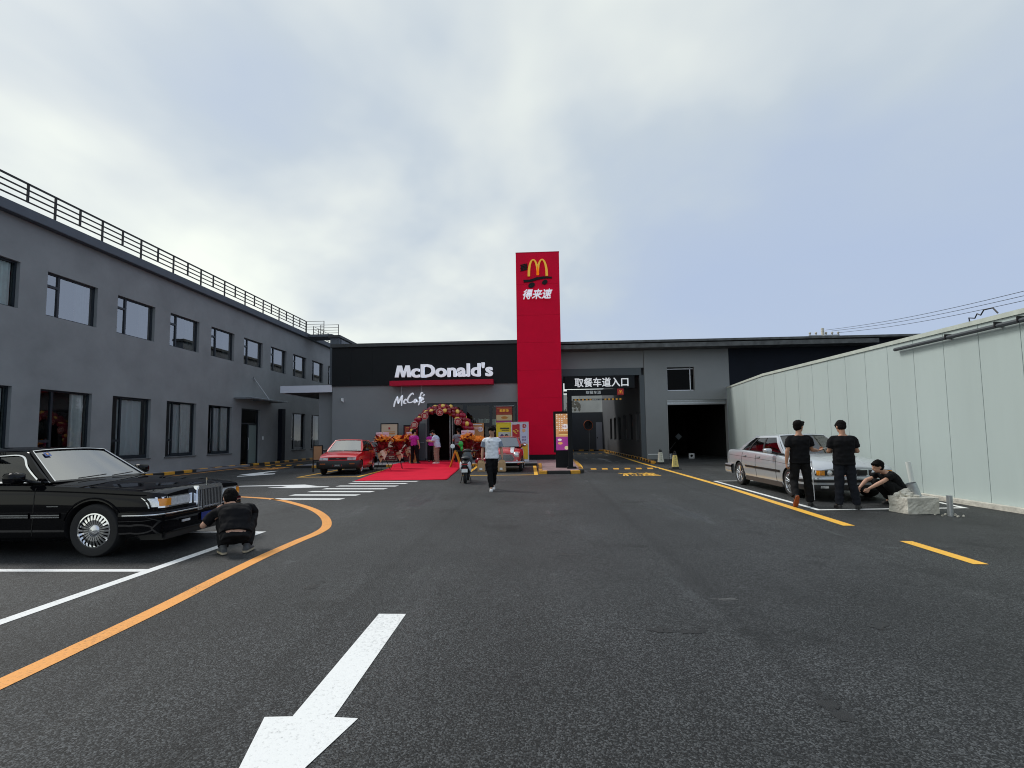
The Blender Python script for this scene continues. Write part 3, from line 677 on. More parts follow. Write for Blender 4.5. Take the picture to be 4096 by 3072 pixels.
mM = MB(); mM.slab([(px * .98, py * .70) for px, py in ((0, 0), (.15, 1), (.43, 1), (.53, .42), (.66, 1), (.91, 1), (1.0, 0), (.77, 0), (.71, .66), (.60, 0), (.43, 0), (.30, .66), (.22, 0))], (-8.49, FY - .2, 5.12), X3, Z3, .12); ob('letter', mM, white_sign, sg)
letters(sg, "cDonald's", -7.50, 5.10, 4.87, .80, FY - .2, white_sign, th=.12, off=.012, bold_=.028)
# script sign hung below the red canopy, drawn as brush strokes
cf = thing('cafe_sign', 'small white handwritten McCafé sign hanging below the red canopy', 'sign', (-7.6, FY - .5, 3.7))
def stroke(mb, pts, wd, n=18):
    P = spl([(-8.5 + px, FY - .45, 3.34 + pz) for px, pz in pts], n); Lf, Rt = [], []
    a = []
    for i, p in enumerate(P):
        d = (P[min(i + 1, n - 1)] - P[max(i - 1, 0)]).normalized(); q = Vector((-d.z, 0, d.x)) * wd * (0.55 + 0.45 * math.sin(math.pi * (i / (n - 1)) ** .7)); a.append((p + q / 2, p - q / 2))
    for dy in (0,):
        vs = []; fs = []
        for u_, v_ in a: vs += [u_, v_, v_ + Vector((0, .07, 0)), u_ + Vector((0, .07, 0))]
        for i in range(n - 1):
            o_ = i * 4
            for j in range(4): fs.append((o_ + j, o_ + (j + 1) % 4, o_ + 4 + (j + 1) % 4, o_ + 4 + j))
        fs += [(0, 1, 2, 3), (4 * n - 1, 4 * n - 2, 4 * n - 3, 4 * n - 4)]; mb.add(vs, fs)
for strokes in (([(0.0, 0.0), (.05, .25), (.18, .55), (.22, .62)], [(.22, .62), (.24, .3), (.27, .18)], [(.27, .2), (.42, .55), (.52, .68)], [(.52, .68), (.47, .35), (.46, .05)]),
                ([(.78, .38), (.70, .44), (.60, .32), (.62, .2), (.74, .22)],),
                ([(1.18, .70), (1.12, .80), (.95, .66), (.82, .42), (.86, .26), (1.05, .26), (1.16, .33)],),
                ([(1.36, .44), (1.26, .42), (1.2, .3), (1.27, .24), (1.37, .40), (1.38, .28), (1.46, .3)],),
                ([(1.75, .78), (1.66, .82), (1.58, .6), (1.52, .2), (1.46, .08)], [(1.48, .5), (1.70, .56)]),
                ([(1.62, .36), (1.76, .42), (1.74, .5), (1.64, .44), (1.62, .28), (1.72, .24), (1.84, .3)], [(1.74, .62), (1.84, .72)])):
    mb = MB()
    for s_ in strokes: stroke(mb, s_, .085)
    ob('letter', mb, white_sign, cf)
for xx in (-8.05, -6.85):
    b = MB(); b.box(xx - .012, xx + .012, FY - .44, FY - .40, 3.9, 4.57); ob('hanger', b, steel_m, cf)
# camera on the wall
sc_ = thing('security_camera', 'small white security camera on the grey front wall', 'camera', (-11.75, FY, 3.8))
b = MB(); b.box(-11.82, -11.7, FY - .12, FY, 3.76, 3.95); b.tube([(-11.74, FY - .1, 3.78), (-11.62, FY - .28, 3.72)], .045, 8); ob('housing', b, white_plastic, sc_)

# ================================================================== red tower
tw = thing('red_sign_tower', 'tall narrow red tower with the golden M and a skateboard drawing', 'sign tower', (0.14, FY, 0))
TY = FY - .18
b = MB(); zs = [.42, 2.1, 3.75, 5.4, 7.05, 8.7, 10.6, 12.52]
for a, c in zip(zs, zs[1:]):
    b = MB(); b.box(-1.16, 1.44, TY, TY + 1.5, a + .0025, c - .0025); ob('cladding_panel', b, red_clad, tw, bevel=.003)
b = MB(); b.box(-1.13, 1.41, TY + .02, TY + 1.48, .12, 12.50); ob('core', b, mat('tower_core', (.12, .0, .008), .7), tw)
b = MB(); b.box(-1.15, 1.43, TY - .01, TY + .02, .12, .41); ob('skirting', b, black_m, tw)
b = MB(); b.box(-1.17, 1.45, TY - .01, TY + 1.51, 12.52, 12.56); ob('cap', b, red_bar, tw)
def M_mb(cx_, zc, wd, ht, y, th):
    """two pointed-round arches"""
    mb = MB()
    for sgn in (-1, 1):
        outer, inner = [], []
        for i in range(25):
            t = i / 24; a = math.pi * (1 - t)
            xo = math.cos(a); zo = math.sin(a) ** .9 if 0 < t < 1 else 0
            outer.append((xo * .275, zo)); inner.append((xo * .158, zo * .93))
        ox = sgn * .212
        n = len(outer); cpts = []
        for i in range(n):
            t = i / (n - 1)
            # bring the inner leg of each arch onto the centre stroke
            bz = .075 if (sgn > 0 and t < .5) or (sgn < 0 and t > .5) else 0
            xo, zo = outer[i]; xi, zi = inner[i]
            cpts.append(((xo + ox, max(zo, bz)), (xi + ox, max(zi, bz))))
        for i in range(n - 1):
            (a1, a2), (b1, b2) = cpts[i], cpts[i + 1]
            q = [a1, b1, b2, a2]
            P = [(cx_ + px * wd, y, zc + pz * ht) for px, pz in q]; P2 = [(p[0], y + th, p[2]) for p in P]
            mb.add(P + P2, [(0, 1, 2, 3), (7, 6, 5, 4), (0, 4, 5, 1), (2, 6, 7, 3), (1, 5, 6, 2), (3, 7, 4, 0)])
    return mb
dx = lambda px: (px - 2150) / 67.8
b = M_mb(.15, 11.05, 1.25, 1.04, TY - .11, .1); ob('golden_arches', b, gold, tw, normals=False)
def slab_on(mb, pts, y, th=.05): return mb.slab([(p[0], p[1]) for p in pts], (0, y, 0), X3, Z3, th)
bk = MB()
slab_on(bk, [(-.72, 10.86), (-.70, 10.70), (-.3, 10.72), (.2, 10.86), (.7, 10.92), (.98, 10.90), (.99, 11.0), (.5, 11.04), (.1, 11.0), (-.35, 10.86)], TY)
for cx_, cz_, rr in ((-.23, 10.52, .2), (.56, 10.68, .17)):
    out_ = [(cx_ + rr * math.cos(t) * .95 + .25 * rr * math.sin(t), cz_ + rr * .85 * math.sin(t)) for t in [2 * math.pi * i / 16 for i in range(16)]]
    slab_on(bk, out_, TY, .045)
for i in range(5):
    zc_ = 11.78 - i * .085; slab_on(bk, [(-.9 + (i % 2) * .05, zc_ - .05), (-.5 + .03 * i * (i < 3), zc_ + .03), (-.48, zc_ + .085), (-.86, zc_ + .01)], TY, .045)
ob('skateboard_drawing', bk, black_m, tw)
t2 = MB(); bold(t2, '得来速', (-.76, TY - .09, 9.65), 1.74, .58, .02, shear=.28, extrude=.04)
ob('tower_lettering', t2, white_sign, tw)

# ================================================================== drive-through building (right)
GY = 31.0
db = thing('drive_through_building', 'grey flat roofed wing with drive lane opening and dark garage door', 'building', (9, GY, 0))
b = MB(); wall_mb(b, 'y', GY, 6.6, 11.72, 0, 7.12, [(7.98, 9.63, 4.16, 5.62), (7.94, 11.5, -0.01, 3.6)], .35)
ob('wall', b, grey_wall2, db, normals=False)
b = MB(); b.box(1.46, 6.58, GY + .04, GY + .35, 5.64, 7.12); ob('lintel_wall', b, grey_wall2, db)
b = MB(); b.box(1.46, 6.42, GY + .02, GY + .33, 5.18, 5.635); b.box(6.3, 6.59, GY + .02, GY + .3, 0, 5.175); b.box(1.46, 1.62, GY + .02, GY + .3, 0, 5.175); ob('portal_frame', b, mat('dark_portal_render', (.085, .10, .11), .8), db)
b = MB(); b.box(11.725, 34, GY - .0, GY + .3, 0, 7.12); ob('black_wall', b, navy_wall, db)
b = MB(); b.box(1.45, 34, GY - .5, GY + .6, 7.13, 7.26); ob('roof_edge', b, coping, db)
b = MB(); b.box(1.45, 6.7, GY + .36, 43, 6.0, 6.2); b.box(6.72, 34, GY + .36, 45, 6.9, 7.1); ob('roof', b, coping, db)
# garage interior
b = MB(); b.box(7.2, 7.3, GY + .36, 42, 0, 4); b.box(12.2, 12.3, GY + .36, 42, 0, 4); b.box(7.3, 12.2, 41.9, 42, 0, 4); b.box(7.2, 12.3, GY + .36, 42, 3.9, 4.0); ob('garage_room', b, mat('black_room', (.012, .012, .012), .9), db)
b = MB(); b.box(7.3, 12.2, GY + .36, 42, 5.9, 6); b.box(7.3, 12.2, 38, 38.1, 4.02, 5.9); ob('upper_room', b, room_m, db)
for i in range(4):
    b = MB(); b.box(7.96, 11.48, GY + .08 + .015 * (i % 2), GY + .15, 3.30 + i * .08, 3.375 + i * .08); ob('shutter_slat', b, galv if i % 2 else steel_m, db)
for xa_, xb_ in ((11.51, 11.68), (7.9, 7.935)):
    b = MB(); b.box(xa_, xb_, GY - .03, GY - .003, 0, 3.62); ob('shutter_rail', b, steel_m, db)
f = MB(); f.box(8.0, 9.61, GY + .2, GY + .25, 4.17, 4.22); f.box(8.0, 9.61, GY + .2, GY + .25, 5.5, 5.55); f.box(7.99, 8.04, GY + .2, GY + .25, 4.17, 5.6); f.box(9.4, 9.45, GY + .2, GY + .25, 4.17, 5.6)
wn = ob('window', f, whitepaint, db); p = MB(); p.add([(8.0, GY + .22, 4.2), (9.6, GY + .22, 4.2), (9.6, GY + .22, 5.55), (8.0, GY + .22, 5.55)], [(0, 1, 2, 3)]); ob('pane', p, glass('dark_glass', (.08, .08, .09), 1.2), wn)
b = MB(); b.box(6.68, 7.3, GY - .02, GY, .28, .33); ob('white_strip', b, white_plastic, db)
# passage
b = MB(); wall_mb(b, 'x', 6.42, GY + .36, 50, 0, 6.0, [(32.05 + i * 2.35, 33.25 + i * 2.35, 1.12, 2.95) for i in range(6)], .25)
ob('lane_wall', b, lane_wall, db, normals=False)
for i in range(6):
    ya = 32.05 + i * 2.35; f = MB(); f.box(6.5, 6.56, ya, ya + .06, 1.12, 2.95); f.box(6.5, 6.56, ya + 1.14, ya + 1.2, 1.12, 2.95); f.box(6.5, 6.56, ya, ya + 1.2, 1.12, 1.18); f.box(6.5, 6.56, ya, ya + 1.2, 2.89, 2.95)
    wn = ob('window', f, alu_dark, db); p = MB(); p.add([(6.52, ya + 1.2, 1.14), (6.52, ya, 1.14), (6.52, ya, 2.93), (6.52, ya + 1.2, 2.93)], [(0, 1, 2, 3)]); ob('pane', p, glass('grey_film_glass', (.25, .3, .3), 1.5), wn)
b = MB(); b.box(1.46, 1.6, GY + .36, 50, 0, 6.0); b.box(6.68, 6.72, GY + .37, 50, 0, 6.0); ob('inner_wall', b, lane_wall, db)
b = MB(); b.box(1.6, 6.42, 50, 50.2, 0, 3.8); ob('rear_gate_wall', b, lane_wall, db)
b = MB(); b.box(5.75, 6.35, 49.93, 49.98, .1, 2.8); dd = ob('side_door', b, mat('grey_lilac_door', (.33, .34, .40), .5), db); p = MB(); p.box(5.8, 5.88, 49.88, 49.93, 1.2, 1.35); ob('handle', p, black_metal, dd)
fb = thing('far_white_wall', 'pale stained wall seen through the end of the drive lane', 'wall', (4, 56, 0))
b = MB(); b.box(-3, 9.5, 56, 56.3, 0, 6.1); ob('wall', b, mat('stained_pale_wall', (.58, .57, .51), .85, var=.12, vs=.8), fb)
for i in range(26):
    x_ = 3.0 + random.random() * 1.7; z_ = 4.3 + random.random() * .9; b = MB(); n = 9
    b.slab([(math.cos(2 * math.pi * j / n) * (.06 + .2 * random.random()), math.sin(2 * math.pi * j / n) * (.08 + .22 * random.random())) for j in range(n)], (x_, 55.995, z_), X3, Z3, .004 + i * .0006)
    ob('flaked_patch', b, mat('flaked_dark', (.20, .18, .14), .9, var=.4, vs=6), fb)
# hanging board above the portal
hs = thing('lane_entrance_sign', 'wide black board reading 取餐车道入口 under the lintel', 'sign', (3.8, GY, 4.7))
b = MB(); b.box(1.68, 5.95, GY - .25, GY - .05, 4.37, 5.13); ob('board', b, black_m, hs, bevel=.01)
b = MB(); bold(b, '取餐车道入口', (2.3, GY - .26, 4.47), 3.25, .55, .022, extrude=.008); ob('lettering', b, mat('white_lit_acrylic', (.85, .87, .88), .4, emit=.25), hs)

# ================================================================== panel fence (right)
fe = thing('panel_fence', 'tall pale green metal panel fence along the right edge', 'fence', (8.75, 10, 0))
P0 = [(8.75, y) for y in [19.75 - .862 * i for i in range(28)]]
P1 = [(8.75 + (11.5 - 8.75) * i / 7, 19.75 + (30.9 - 19.75) * i / 7) for i in range(8)]
def ftop(y): return (3.78 - .012 * max(0, 19.8 - y)) if y < 19.8 else 3.78 + (y - 19.8) / 11.1 * .52
for (xa, ya), (xb, yb) in list(zip(P0, P0[1:])) + list(zip(P1, P1[1:])):
    d = Vector((xb - xa, yb - ya, 0)); L_ = d.length; d.normalize(); q = Vector((-d.y, d.x, 0)); q = q if q.x > 0 else -q
    tilt = random.uniform(-.004, .004); mb = MB(); a = Vector((xa, ya, 0)) + d * .006; c = Vector((xb, yb, 0)) - d * .006
    za, zb = ftop(ya), ftop(yb)
    mb.add([a, c, c + Z3 * zb, a + Z3 * za, a + q * .05, c + q * .05, c + q * .05 + Z3 * zb, a + q * .05 + Z3 * za], [(0, 1, 2, 3), (7, 6, 5, 4), (0, 4, 5, 1), (1, 5, 6, 2), (2, 6, 7, 3), (3, 7, 4, 0)])
    o = ob('fence_panel', mb, fence_m, fe)
b = MB()
for (x0_, y0_), (x1_, y1_) in ((P0[-1], P0[0]), (P1[0], P1[-1])):
    for zlo, off in ((0.0, .03),):
        b.add([(x0_ + .028, y0_, 0), (x1_ + .028, y1_, 0), (x1_ + .028, y1_, ftop(y1_) - .02), (x0_ + .028, y0_, ftop(y0_) - .02)], [(0, 1, 2, 3)])
ob('joint_backing', b, seam_m, fe)
b = MB()
for (x0_, y0_), (x1_, y1_) in ((P0[-1], P0[0]), (P1[0], P1[-1])):
    z0_, z1_ = ftop(y0_), ftop(y1_)
    b.add([(x0_ - .03, y0_, z0_ - .07), (x1_ - .03, y1_, z1_ - .07), (x1_ - .03, y1_, z1_ + .02), (x0_ - .03, y0_, z0_ + .02), (x0_ + .1, y0_, z0_ - .07), (x1_ + .1, y1_, z1_ - .07), (x1_ + .1, y1_, z1_ + .02), (x0_ + .1, y0_, z0_ + .02)],
          [(0, 1, 2, 3), (7, 6, 5, 4), (0, 4, 5, 1), (1, 5, 6, 2), (2, 6, 7, 3), (3, 7, 4, 0)])
ob('cap_strip', b, fence_cap, fe)
b = MB(); b.box(8.6, 8.745, -4, 19.7, 0, .09); ob('footing', b, concrete_m, fe)
pp = thing('wall_pipe', 'dark grey pipe strapped high along the pale panel fence', 'pipe', (8.65, 8, 3.45))
b = MB(); b.tube([(8.66, 12.45, 3.47), (8.66, 9.2, 3.45), (8.66, 5.0, 3.43), (8.66, -3, 3.4)], .042, 10); ob('pipe', b, mat('grey_pvc', (.045, .055, .065), .5), pp, smooth=True)
for yy in (10.9, 9.75, 9.3, 7.5):
    b = MB(); b.box(8.61, 8.748, yy - .012, yy + .012, 3.42, 3.53); ob('bracket', b, black_metal, pp)
# things behind the fence: tangle of bars, pole head and wires
hb = thing('bent_rebar', 'bent dark bars sticking up behind the fence top', 'bars', (9.0, 10.6, 3.9))
b = MB(); b.tube([(9.1, 10.85, 3.78), (9.1, 10.86, 3.86), (9.1, 10.72, 3.82), (9.1, 10.66, 3.90), (9.1, 10.58, 3.85), (9.1, 10.50, 3.94), (9.1, 10.30, 3.93), (9.1, 10.2, 3.8)], .014, 6); ob('bar', b, black_metal, hb)
up_ = thing('utility_pole', 'head of a utility pole with insulators above the black roof', 'utility pole', (29.2, 52, 0))
b = MB(); b.cone((29.2, 52, 0), (29.2, 52, 12.1), .2, .14, 12); ob('pole', b, concrete_m, up_)
b = MB(); b.box(27.8, 30.8, 51.9, 52.05, 11.25, 11.4); b.box(28.1, 30.5, 51.6, 51.7, 10.9, 11.0); ob('crossarm', b, steel_m, up_)
for xx in (27.9, 28.5, 29.5, 30.1, 30.7):
    b = MB(); b.cone((xx, 51.95, 11.4), (xx, 51.95, 11.6), .07, .05, 8); b.ball((xx, 51.95, 11.6), .12, 8, 6); ob('insulator', b, mat('porcelain', (.45, .43, .38), .4), up_)
for k_, (xo, zo, ze) in enumerate(((29.5, 11.9, 8.55), (30.1, 11.8, 8.3), (30.7, 11.6, 8.05))):
    wr = thing('power_line', ('topmost', 'middle', 'lowest')[k_] + ' of three power lines rising to the right', 'cable', (xo, 52, zo))
    pts = [];
    for i in range(24):
        t = i / 23; pts.append((lerp(xo, 25.6, t), lerp(52, 23, t), lerp(zo, ze, t) - .35 * math.sin(math.pi * t)))
    b = MB(); b.tube(pts, .016, 5); ob('wire', b, black_metal, wr)
# ================================================================== vehicles
def paint(name, col, metal=0.0, rough=0.3, spec=0.5, coat=1.0):
    return mat(name, col, rough, metal=metal, coat=coat, spec=spec)
rubber = mat('tyre_rubber', (0.014, 0.014, 0.015), 0.75, bump=0.15, bs=90)
chrome = mat('chrome', (0.82, 0.83, 0.85), 0.08, metal=1.0)
alloy = mat('alloy', (0.70, 0.71, 0.73), 0.22, metal=0.9)
lens_c = mat('clear_lens', (0.80, 0.83, 0.86), 0.12, metal=0.4, coat=1.0, var=0.25, vs=22)
amber = mat('amber_lens', (0.85, 0.30, 0.01), 0.2, coat=1.0)
car_black = mat('car_underbody', (0.006, 0.006, 0.007), 0.7)
gap_m = mat('panel_gap', (0.004, 0.004, 0.004), 0.6)
trim_k = mat('black_trim', (0.012, 0.012, 0.013), 0.45)
car_glass = glass('car_glass', (0.50, 0.55, 0.55), 1.7, 0)
shield_glass = glass('windscreen_glass', (0.55, 0.62, 0.62), 2.3, 0)
bright_glass = glass('coated_windscreen_glass', (0.55, 0.62, 0.62), 6.5, 0)
seat_k = mat('dark_seat', (0.03, 0.03, 0.03), 0.8); seat_r = mat('rust_leather', (0.11, 0.038, 0.022), 0.6); seat_g = mat('grey_seat', (0.2, 0.2, 0.2), 0.8)

def ev_mesh(o):
    dg = bpy.context.evaluated_depsgraph_get(); e = o.evaluated_get(dg); me = bpy.data.meshes.new_from_object(e); return me

class Car:
    def __init__(s, name, label, cat, P, body_m, loc, rz, scale=1.0):
        s.P = P; s.t = thing(name, label, cat, loc, rz, wb=False); s.t.scale = (scale,) * 3; s.bm = body_m
        s.build_body()
    def sec(s, x):
        st = s.P['st']; xs = [r[0] for r in st]
        for i in range(len(st) - 1):
            if xs[i] <= x <= xs[i + 1] + 1e-9:
                t = (x - xs[i]) / (xs[i + 1] - xs[i]); a, b = st[i], st[i + 1]
                pa = st[max(i - 1, 0)]; pb = st[min(i + 2, len(st) - 1)]; r = []
                for k in range(1, 5):
                    h = b[0] - a[0]
                    da = ((b[k] - a[k]) / h + (a[k] - pa[k]) / (a[0] - pa[0])) / 2 if i > 0 else (b[k] - a[k]) / h
                    db = ((b[k] - a[k]) / h + (pb[k] - b[k]) / (pb[0] - b[0])) / 2 if i < len(st) - 2 else (b[k] - a[k]) / h
                    if i > 0 and (b[k] - a[k]) * (a[k] - pa[k]) <= 0: da = 0
                    if i < len(st) - 2 and (b[k] - a[k]) * (pb[k] - b[k]) <= 0: db = 0
                    t2, t3 = t * t, t ** 3
                    r.append(a[k] * (2 * t3 - 3 * t2 + 1) + da * h * (t3 - 2 * t2 + t) + b[k] * (-2 * t3 + 3 * t2) + db * h * (t3 - t2))
                return r
        return list(st[-1][1:])
    def build_body(s):
        P = s.P; st = P['st']; xs = []
        for a, b in zip(st, st[1:]):
            n = max(2, int((b[0] - a[0]) / 0.07)); xs += [lerp(a[0], b[0], i / n) for i in range(n)]
        xs.append(st[-1][0]); rows = []
        prof = P.get('side', [(0, .90), (.08, .955), (.2, .975), (.42, .992), (.62, 1.0), (.80, .99), (.92, .972), (.98, .95)])
        edge = P.get('edge', .93); pw = P.get('pw', 3.0)
        for x in xs:
            w_, zs_, zc, zb = s.sec(x); half = []
            for t, k in prof: half.append((w_ * k, zb + (zs_ - zb) * t))
            for i in range(0, 10):
                u = 1 - i / 9; y = w_ * edge * u
                half.append((y, zs_ + 0.012 + (zc - zs_) * (1 - u ** pw)))
            full = [(y, z) for y, z in half] + [(-y, z) for y, z in half[-2::-1]]
            rows.append([(x, y, z) for y, z in full] + [(x, -w_ * .5, zb), (x, w_ * .5, zb)])
        mb = MB(); n = len(rows[0]); vs = [p for r in rows for p in r]; fs = []
        for i in range(len(rows) - 1):
            for j in range(n): fs.append((i * n + j, i * n + (j + 1) % n, (i + 1) * n + (j + 1) % n, (i + 1) * n + j))
        fs += [tuple(range(n)), tuple(range((len(rows) - 1) * n, len(rows) * n))[::-1]]
        mb.add(vs, fs)
        o = ob('body', mb, [s.bm, car_black], None)
        bpy.context.view_layer.update()
        s.bvh = BVHTree.FromObject(o, bpy.context.evaluated_depsgraph_get())
        cut = MB()
        for ax in P['ax']:
            for sg_ in (-1, 1): cut.cone((ax, sg_ * (P['w'] - .30), P['r'] - .005), (ax, sg_ * (P['w'] + .1), P['r'] - .005), P['r'] + P.get('gap', .05), P['r'] + P.get('gap', .05), 36, mi=1)
        co = ob('cut', cut, [s.bm, car_black], None)
        md = o.modifiers.new('b', 'BOOLEAN'); md.operation = 'DIFFERENCE'; md.object = co; md.solver = 'EXACT'
        bpy.context.view_layer.update(); me = ev_mesh(o); o.modifiers.clear(); o.data = me
        bpy.data.objects.remove(co)
        c0, c1 = P['cab'][0][0] - .03, P['cab'][3][0] + .03
        for p in me.polygons:
            c = p.center
            if c0 + .12 < c.x < c1 - .12 and p.normal.z > .8 and abs(c.y) < P['cw'][0] - .02: p.material_index = 1
            if p.normal.z < -.7 and c.z < .45: p.material_index = 1
        me.polygons.foreach_set('use_smooth', [True] * len(me.polygons))
        try: me.set_sharp_from_angle(angle=R(28))
        except Exception: pass
        o.parent = s.t; s.body = o
    # surface hits
    def sy(s, x, z, side, off=0.0):
        h = s.bvh.ray_cast(Vector((x, side * 3, z)), Vector((0, -side, 0)))
        return Vector((x, (h[0].y if h[0] else side * s.P['w']) + side * off, z))
    def sx(s, y, z, end, off=0.0):
        h = s.bvh.ray_cast(Vector((end * 5, y, z)), Vector((-end, 0, 0)))
        return Vector(((h[0].x if h[0] else s.P['st'][-1 if end > 0 else 0][0]) + end * off, y, z))
    def sz(s, x, y, off=0.0):
        h = s.bvh.ray_cast(Vector((x, y, 3)), Vector((0, 0, -1)))
        return Vector((x, y, (h[0].z if h[0] else .9) + off))
    def ribbon(s, name, pts, normals_, wd, m, th=.004, par=None):
        """pts on surface with normals: flat solid ribbon"""
        mb = MB(); n = len(pts); rows = [[], [], [], []]
        for i in range(n):
            d = (pts[min(i + 1, n - 1)] - pts[max(i - 1, 0)]).normalized(); q = d.cross(normals_[i]).normalized() * wd / 2; u = normals_[i] * th
            rows[0].append(pts[i] - q - u * .5); rows[1].append(pts[i] - q * .9 + u); rows[2].append(pts[i] + q * .9 + u); rows[3].append(pts[i] + q - u * .5)
        mb.grid(rows)
        return ob(name, mb, m, par or s.t, smooth=True, ang=50)
    def side_line(s, name, xz, wd, m, side, off=0.001, th=.003, n=24, par=None, smooth_=True):
        P_ = spl([(x, 0, z) for x, z in xz], n) if smooth_ and len(xz) > 2 else [Vector((lerp(xz[0][0], xz[1][0], i / (n - 1)), 0, lerp(xz[0][1], xz[1][1], i / (n - 1)))) for i in range(n)]
        pts = [s.sy(p.x, p.z, side, off) for p in P_]
        return s.ribbon(name, pts, [Vector((0, side, 0))] * len(pts), wd, m, th, par)
    def front_patch(s, name, y0, y1, z0, z1, m, end=1, off=.006, th=.02, par=None, ny=10, zt=0, rnd=False):
        mb = MB(); rows_o, rows_i = [], []
        for j in range(5):
            z = lerp(z0, z1, j / 4); ro, ri = [], []
            for i in range(ny + 1):
                y = lerp(y0, y1, i / ny); p = s.sx(y, z + zt * (i / ny), end, off); ro.append(p); ri.append(p - Vector((end * th, 0, 0)))
            rows_o.append(ro); rows_i.append(ri)
        mb.grid(rows_o); mb.grid(rows_i)
        for r in (0, 4): mb.grid([rows_o[r], rows_i[r]])
        for c in (0, ny): mb.grid([[r_[c] for r_ in rows_o], [r_[c] for r_ in rows_i]])
        return ob(name, mb, m, par or s.t, smooth=True, ang=40)
    def bumper(s, name, end, z0, z1, xback, off, m, th=.05, inset=.0, par=None, n=40, prof=None):
        """bar wrapped round the end of the body, from the sides"""
        w_ = s.P['w']; zc = (z0 + z1) / 2; pts = []
        xe = s.P['st'][-1 if end > 0 else 0][0]
        ws, _, _, _ = s.sec(xe)
        rad = s.P.get('brad', .32)
        path = [(xback, w_ - inset)]
        xt = xe - end * rad
        path += [(lerp(xback, xt, t), w_ - inset - .01 * t) for t in (.5, 1)]
        for i in range(1, 9):
            a = math.pi / 2 * i / 8; path.append((xt + end * rad * .86 * math.sin(a), (w_ - .01 - inset) - (w_ - ws + .02) * (1 - math.cos(a))))
        for i in range(1, 8): t = i / 8; path.append((xe - end * (rad * .14 * (1 - t ** .5)) , lerp(ws - .03 - inset, 0, t)))
        path.append((xe, 0)); path += [(x, -y) for x, y in path[-2::-1]]
        P_ = spl([(x, y, 0) for x, y in path], n * 2)
        prof = prof or [(0, 0), (.75, 0.02), (1, .18), (1, .82), (.8, .97), (0, 1)]
        rows = []
        for k, (o_, t) in enumerate(prof):
            r = []
            for i, p in enumerate(P_):
                d = (P_[min(i + 1, len(P_) - 1)] - P_[max(i - 1, 0)]).normalized(); nn = Vector((-d.y, d.x, 0)) if end < 0 else Vector((-d.y, d.x, 0))
                if nn.dot(Vector((p.x - (xe - end * 1.2), p.y, 0))) < 0: nn = -nn
                q = p + nn * (off + (o_ - 1) * th); r.append(Vector((q.x, q.y, lerp(z0, z1, t))))
            rows.append(r)
        rows.append(rows[0]); mb = MB(); mb.grid(rows)
        return ob(name, mb, m, par or s.t, smooth=True, ang=45)
    # glasshouse
    def F(s, side, u, v):
        c = s.P['cab']; wb, wr = s.P['cw']
        base = Vector((lerp(c[3][0], c[0][0], u), wb, lerp(c[3][1], c[0][1], u))); top = Vector((lerp(c[2][0], c[1][0], u), wr, lerp(c[2][1], c[1][1], u) - .015))
        top.y -= .03 * (2 * u - 1) ** 4; base.y -= s.P.get('btap', .02) * max(0, u) ** 3
        p = base.lerp(top, v); p.y += .035 * math.sin(math.pi * v) ; p.y *= side
        return p
    def strip(s, name, fn, A_, B_, th, m, n=14, par=None, nrm=Vector((0, 1, 0)), parent_off=0, smooth_=True):
        """solid between two uv polylines on surface fn"""
        a = spl([(p[0], p[1], 0) for p in A_], n) if smooth_ and len(A_) > 2 else [Vector((lerp(A_[0][0], A_[-1][0], i / (n - 1)), lerp(A_[0][1], A_[-1][1], i / (n - 1)), 0)) for i in range(n)]
        b = spl([(p[0], p[1], 0) for p in B_], n) if smooth_ and len(B_) > 2 else [Vector((lerp(B_[0][0], B_[-1][0], i / (n - 1)), lerp(B_[0][1], B_[-1][1], i / (n - 1)), 0)) for i in range(n)]
        out_, in_ = [], []
        for k in range(5):
            o_, i_ = [], []
            for p, q in zip(a, b):
                w_ = p.lerp(q, k / 4); P_ = fn(w_.x, w_.y); o_.append(P_ + nrm * parent_off); i_.append(P_ + nrm * (parent_off - th))
            out_.append(o_); in_.append(i_)
        mb = MB(); mb.grid(out_); mb.grid(in_)
        for r in (0, 4): mb.grid([out_[r], in_[r]])
        for c in (0, n - 1): mb.grid([[r_[c] for r_ in out_], [r_[c] for r_ in in_]])
        return ob(name, mb, m, par or s.t, smooth=True, ang=45)
    def cabin(s, splits, up=.09, pil=.05, glass_side=None, glass_front=None, chrome_frame=False, cpil=.86, seat=None, roof_m=None, frame_m=None):
        P = s.P; c = P['cab']; wb, wr = P['cw']; gs = glass_side or car_glass; gf = glass_front or shield_glass; rm = roof_m or s.bm; fm = frame_m or s.bm
        # roof skin with crown
        rows = []; nx, ny = 16, 14; cr = P.get('crown', .045)
        for i in range(nx + 1):
            u = i / nx; r = []
            for j in range(ny + 1):
                y = lerp(-1, 1, j / ny); x = lerp(c[2][0], c[1][0], u); z = lerp(c[2][1], c[1][1], u)
                yy = y * (wr - .03 * (2 * u - 1) ** 4)
                r.append(Vector((x + (.05 * (1 - y * y) * (1 if u < .5 else -1) * abs(2 * u - 1) ** 2), yy, z - .012 + cr * (1 - abs(y) ** 2.4) * (1 - .35 * (2 * u - 1) ** 2) + (.012 if abs(y) < 1 else 0))))
            rows.append(r)
        mb = MB(); mb.grid(rows); mb.grid([[p - Z3 * .03 for p in r] for r in rows])
        for r in (0, nx): mb.grid([rows[r], [p - Z3 * .03 for p in rows[r]]])
        for j in (0, ny): mb.grid([[r[j] for r in rows], [r[j] - Z3 * .03 for r in rows]])
        s.roof = ob('roof', mb, rm, s.t, smooth=True, ang=50); s.roofrows = rows
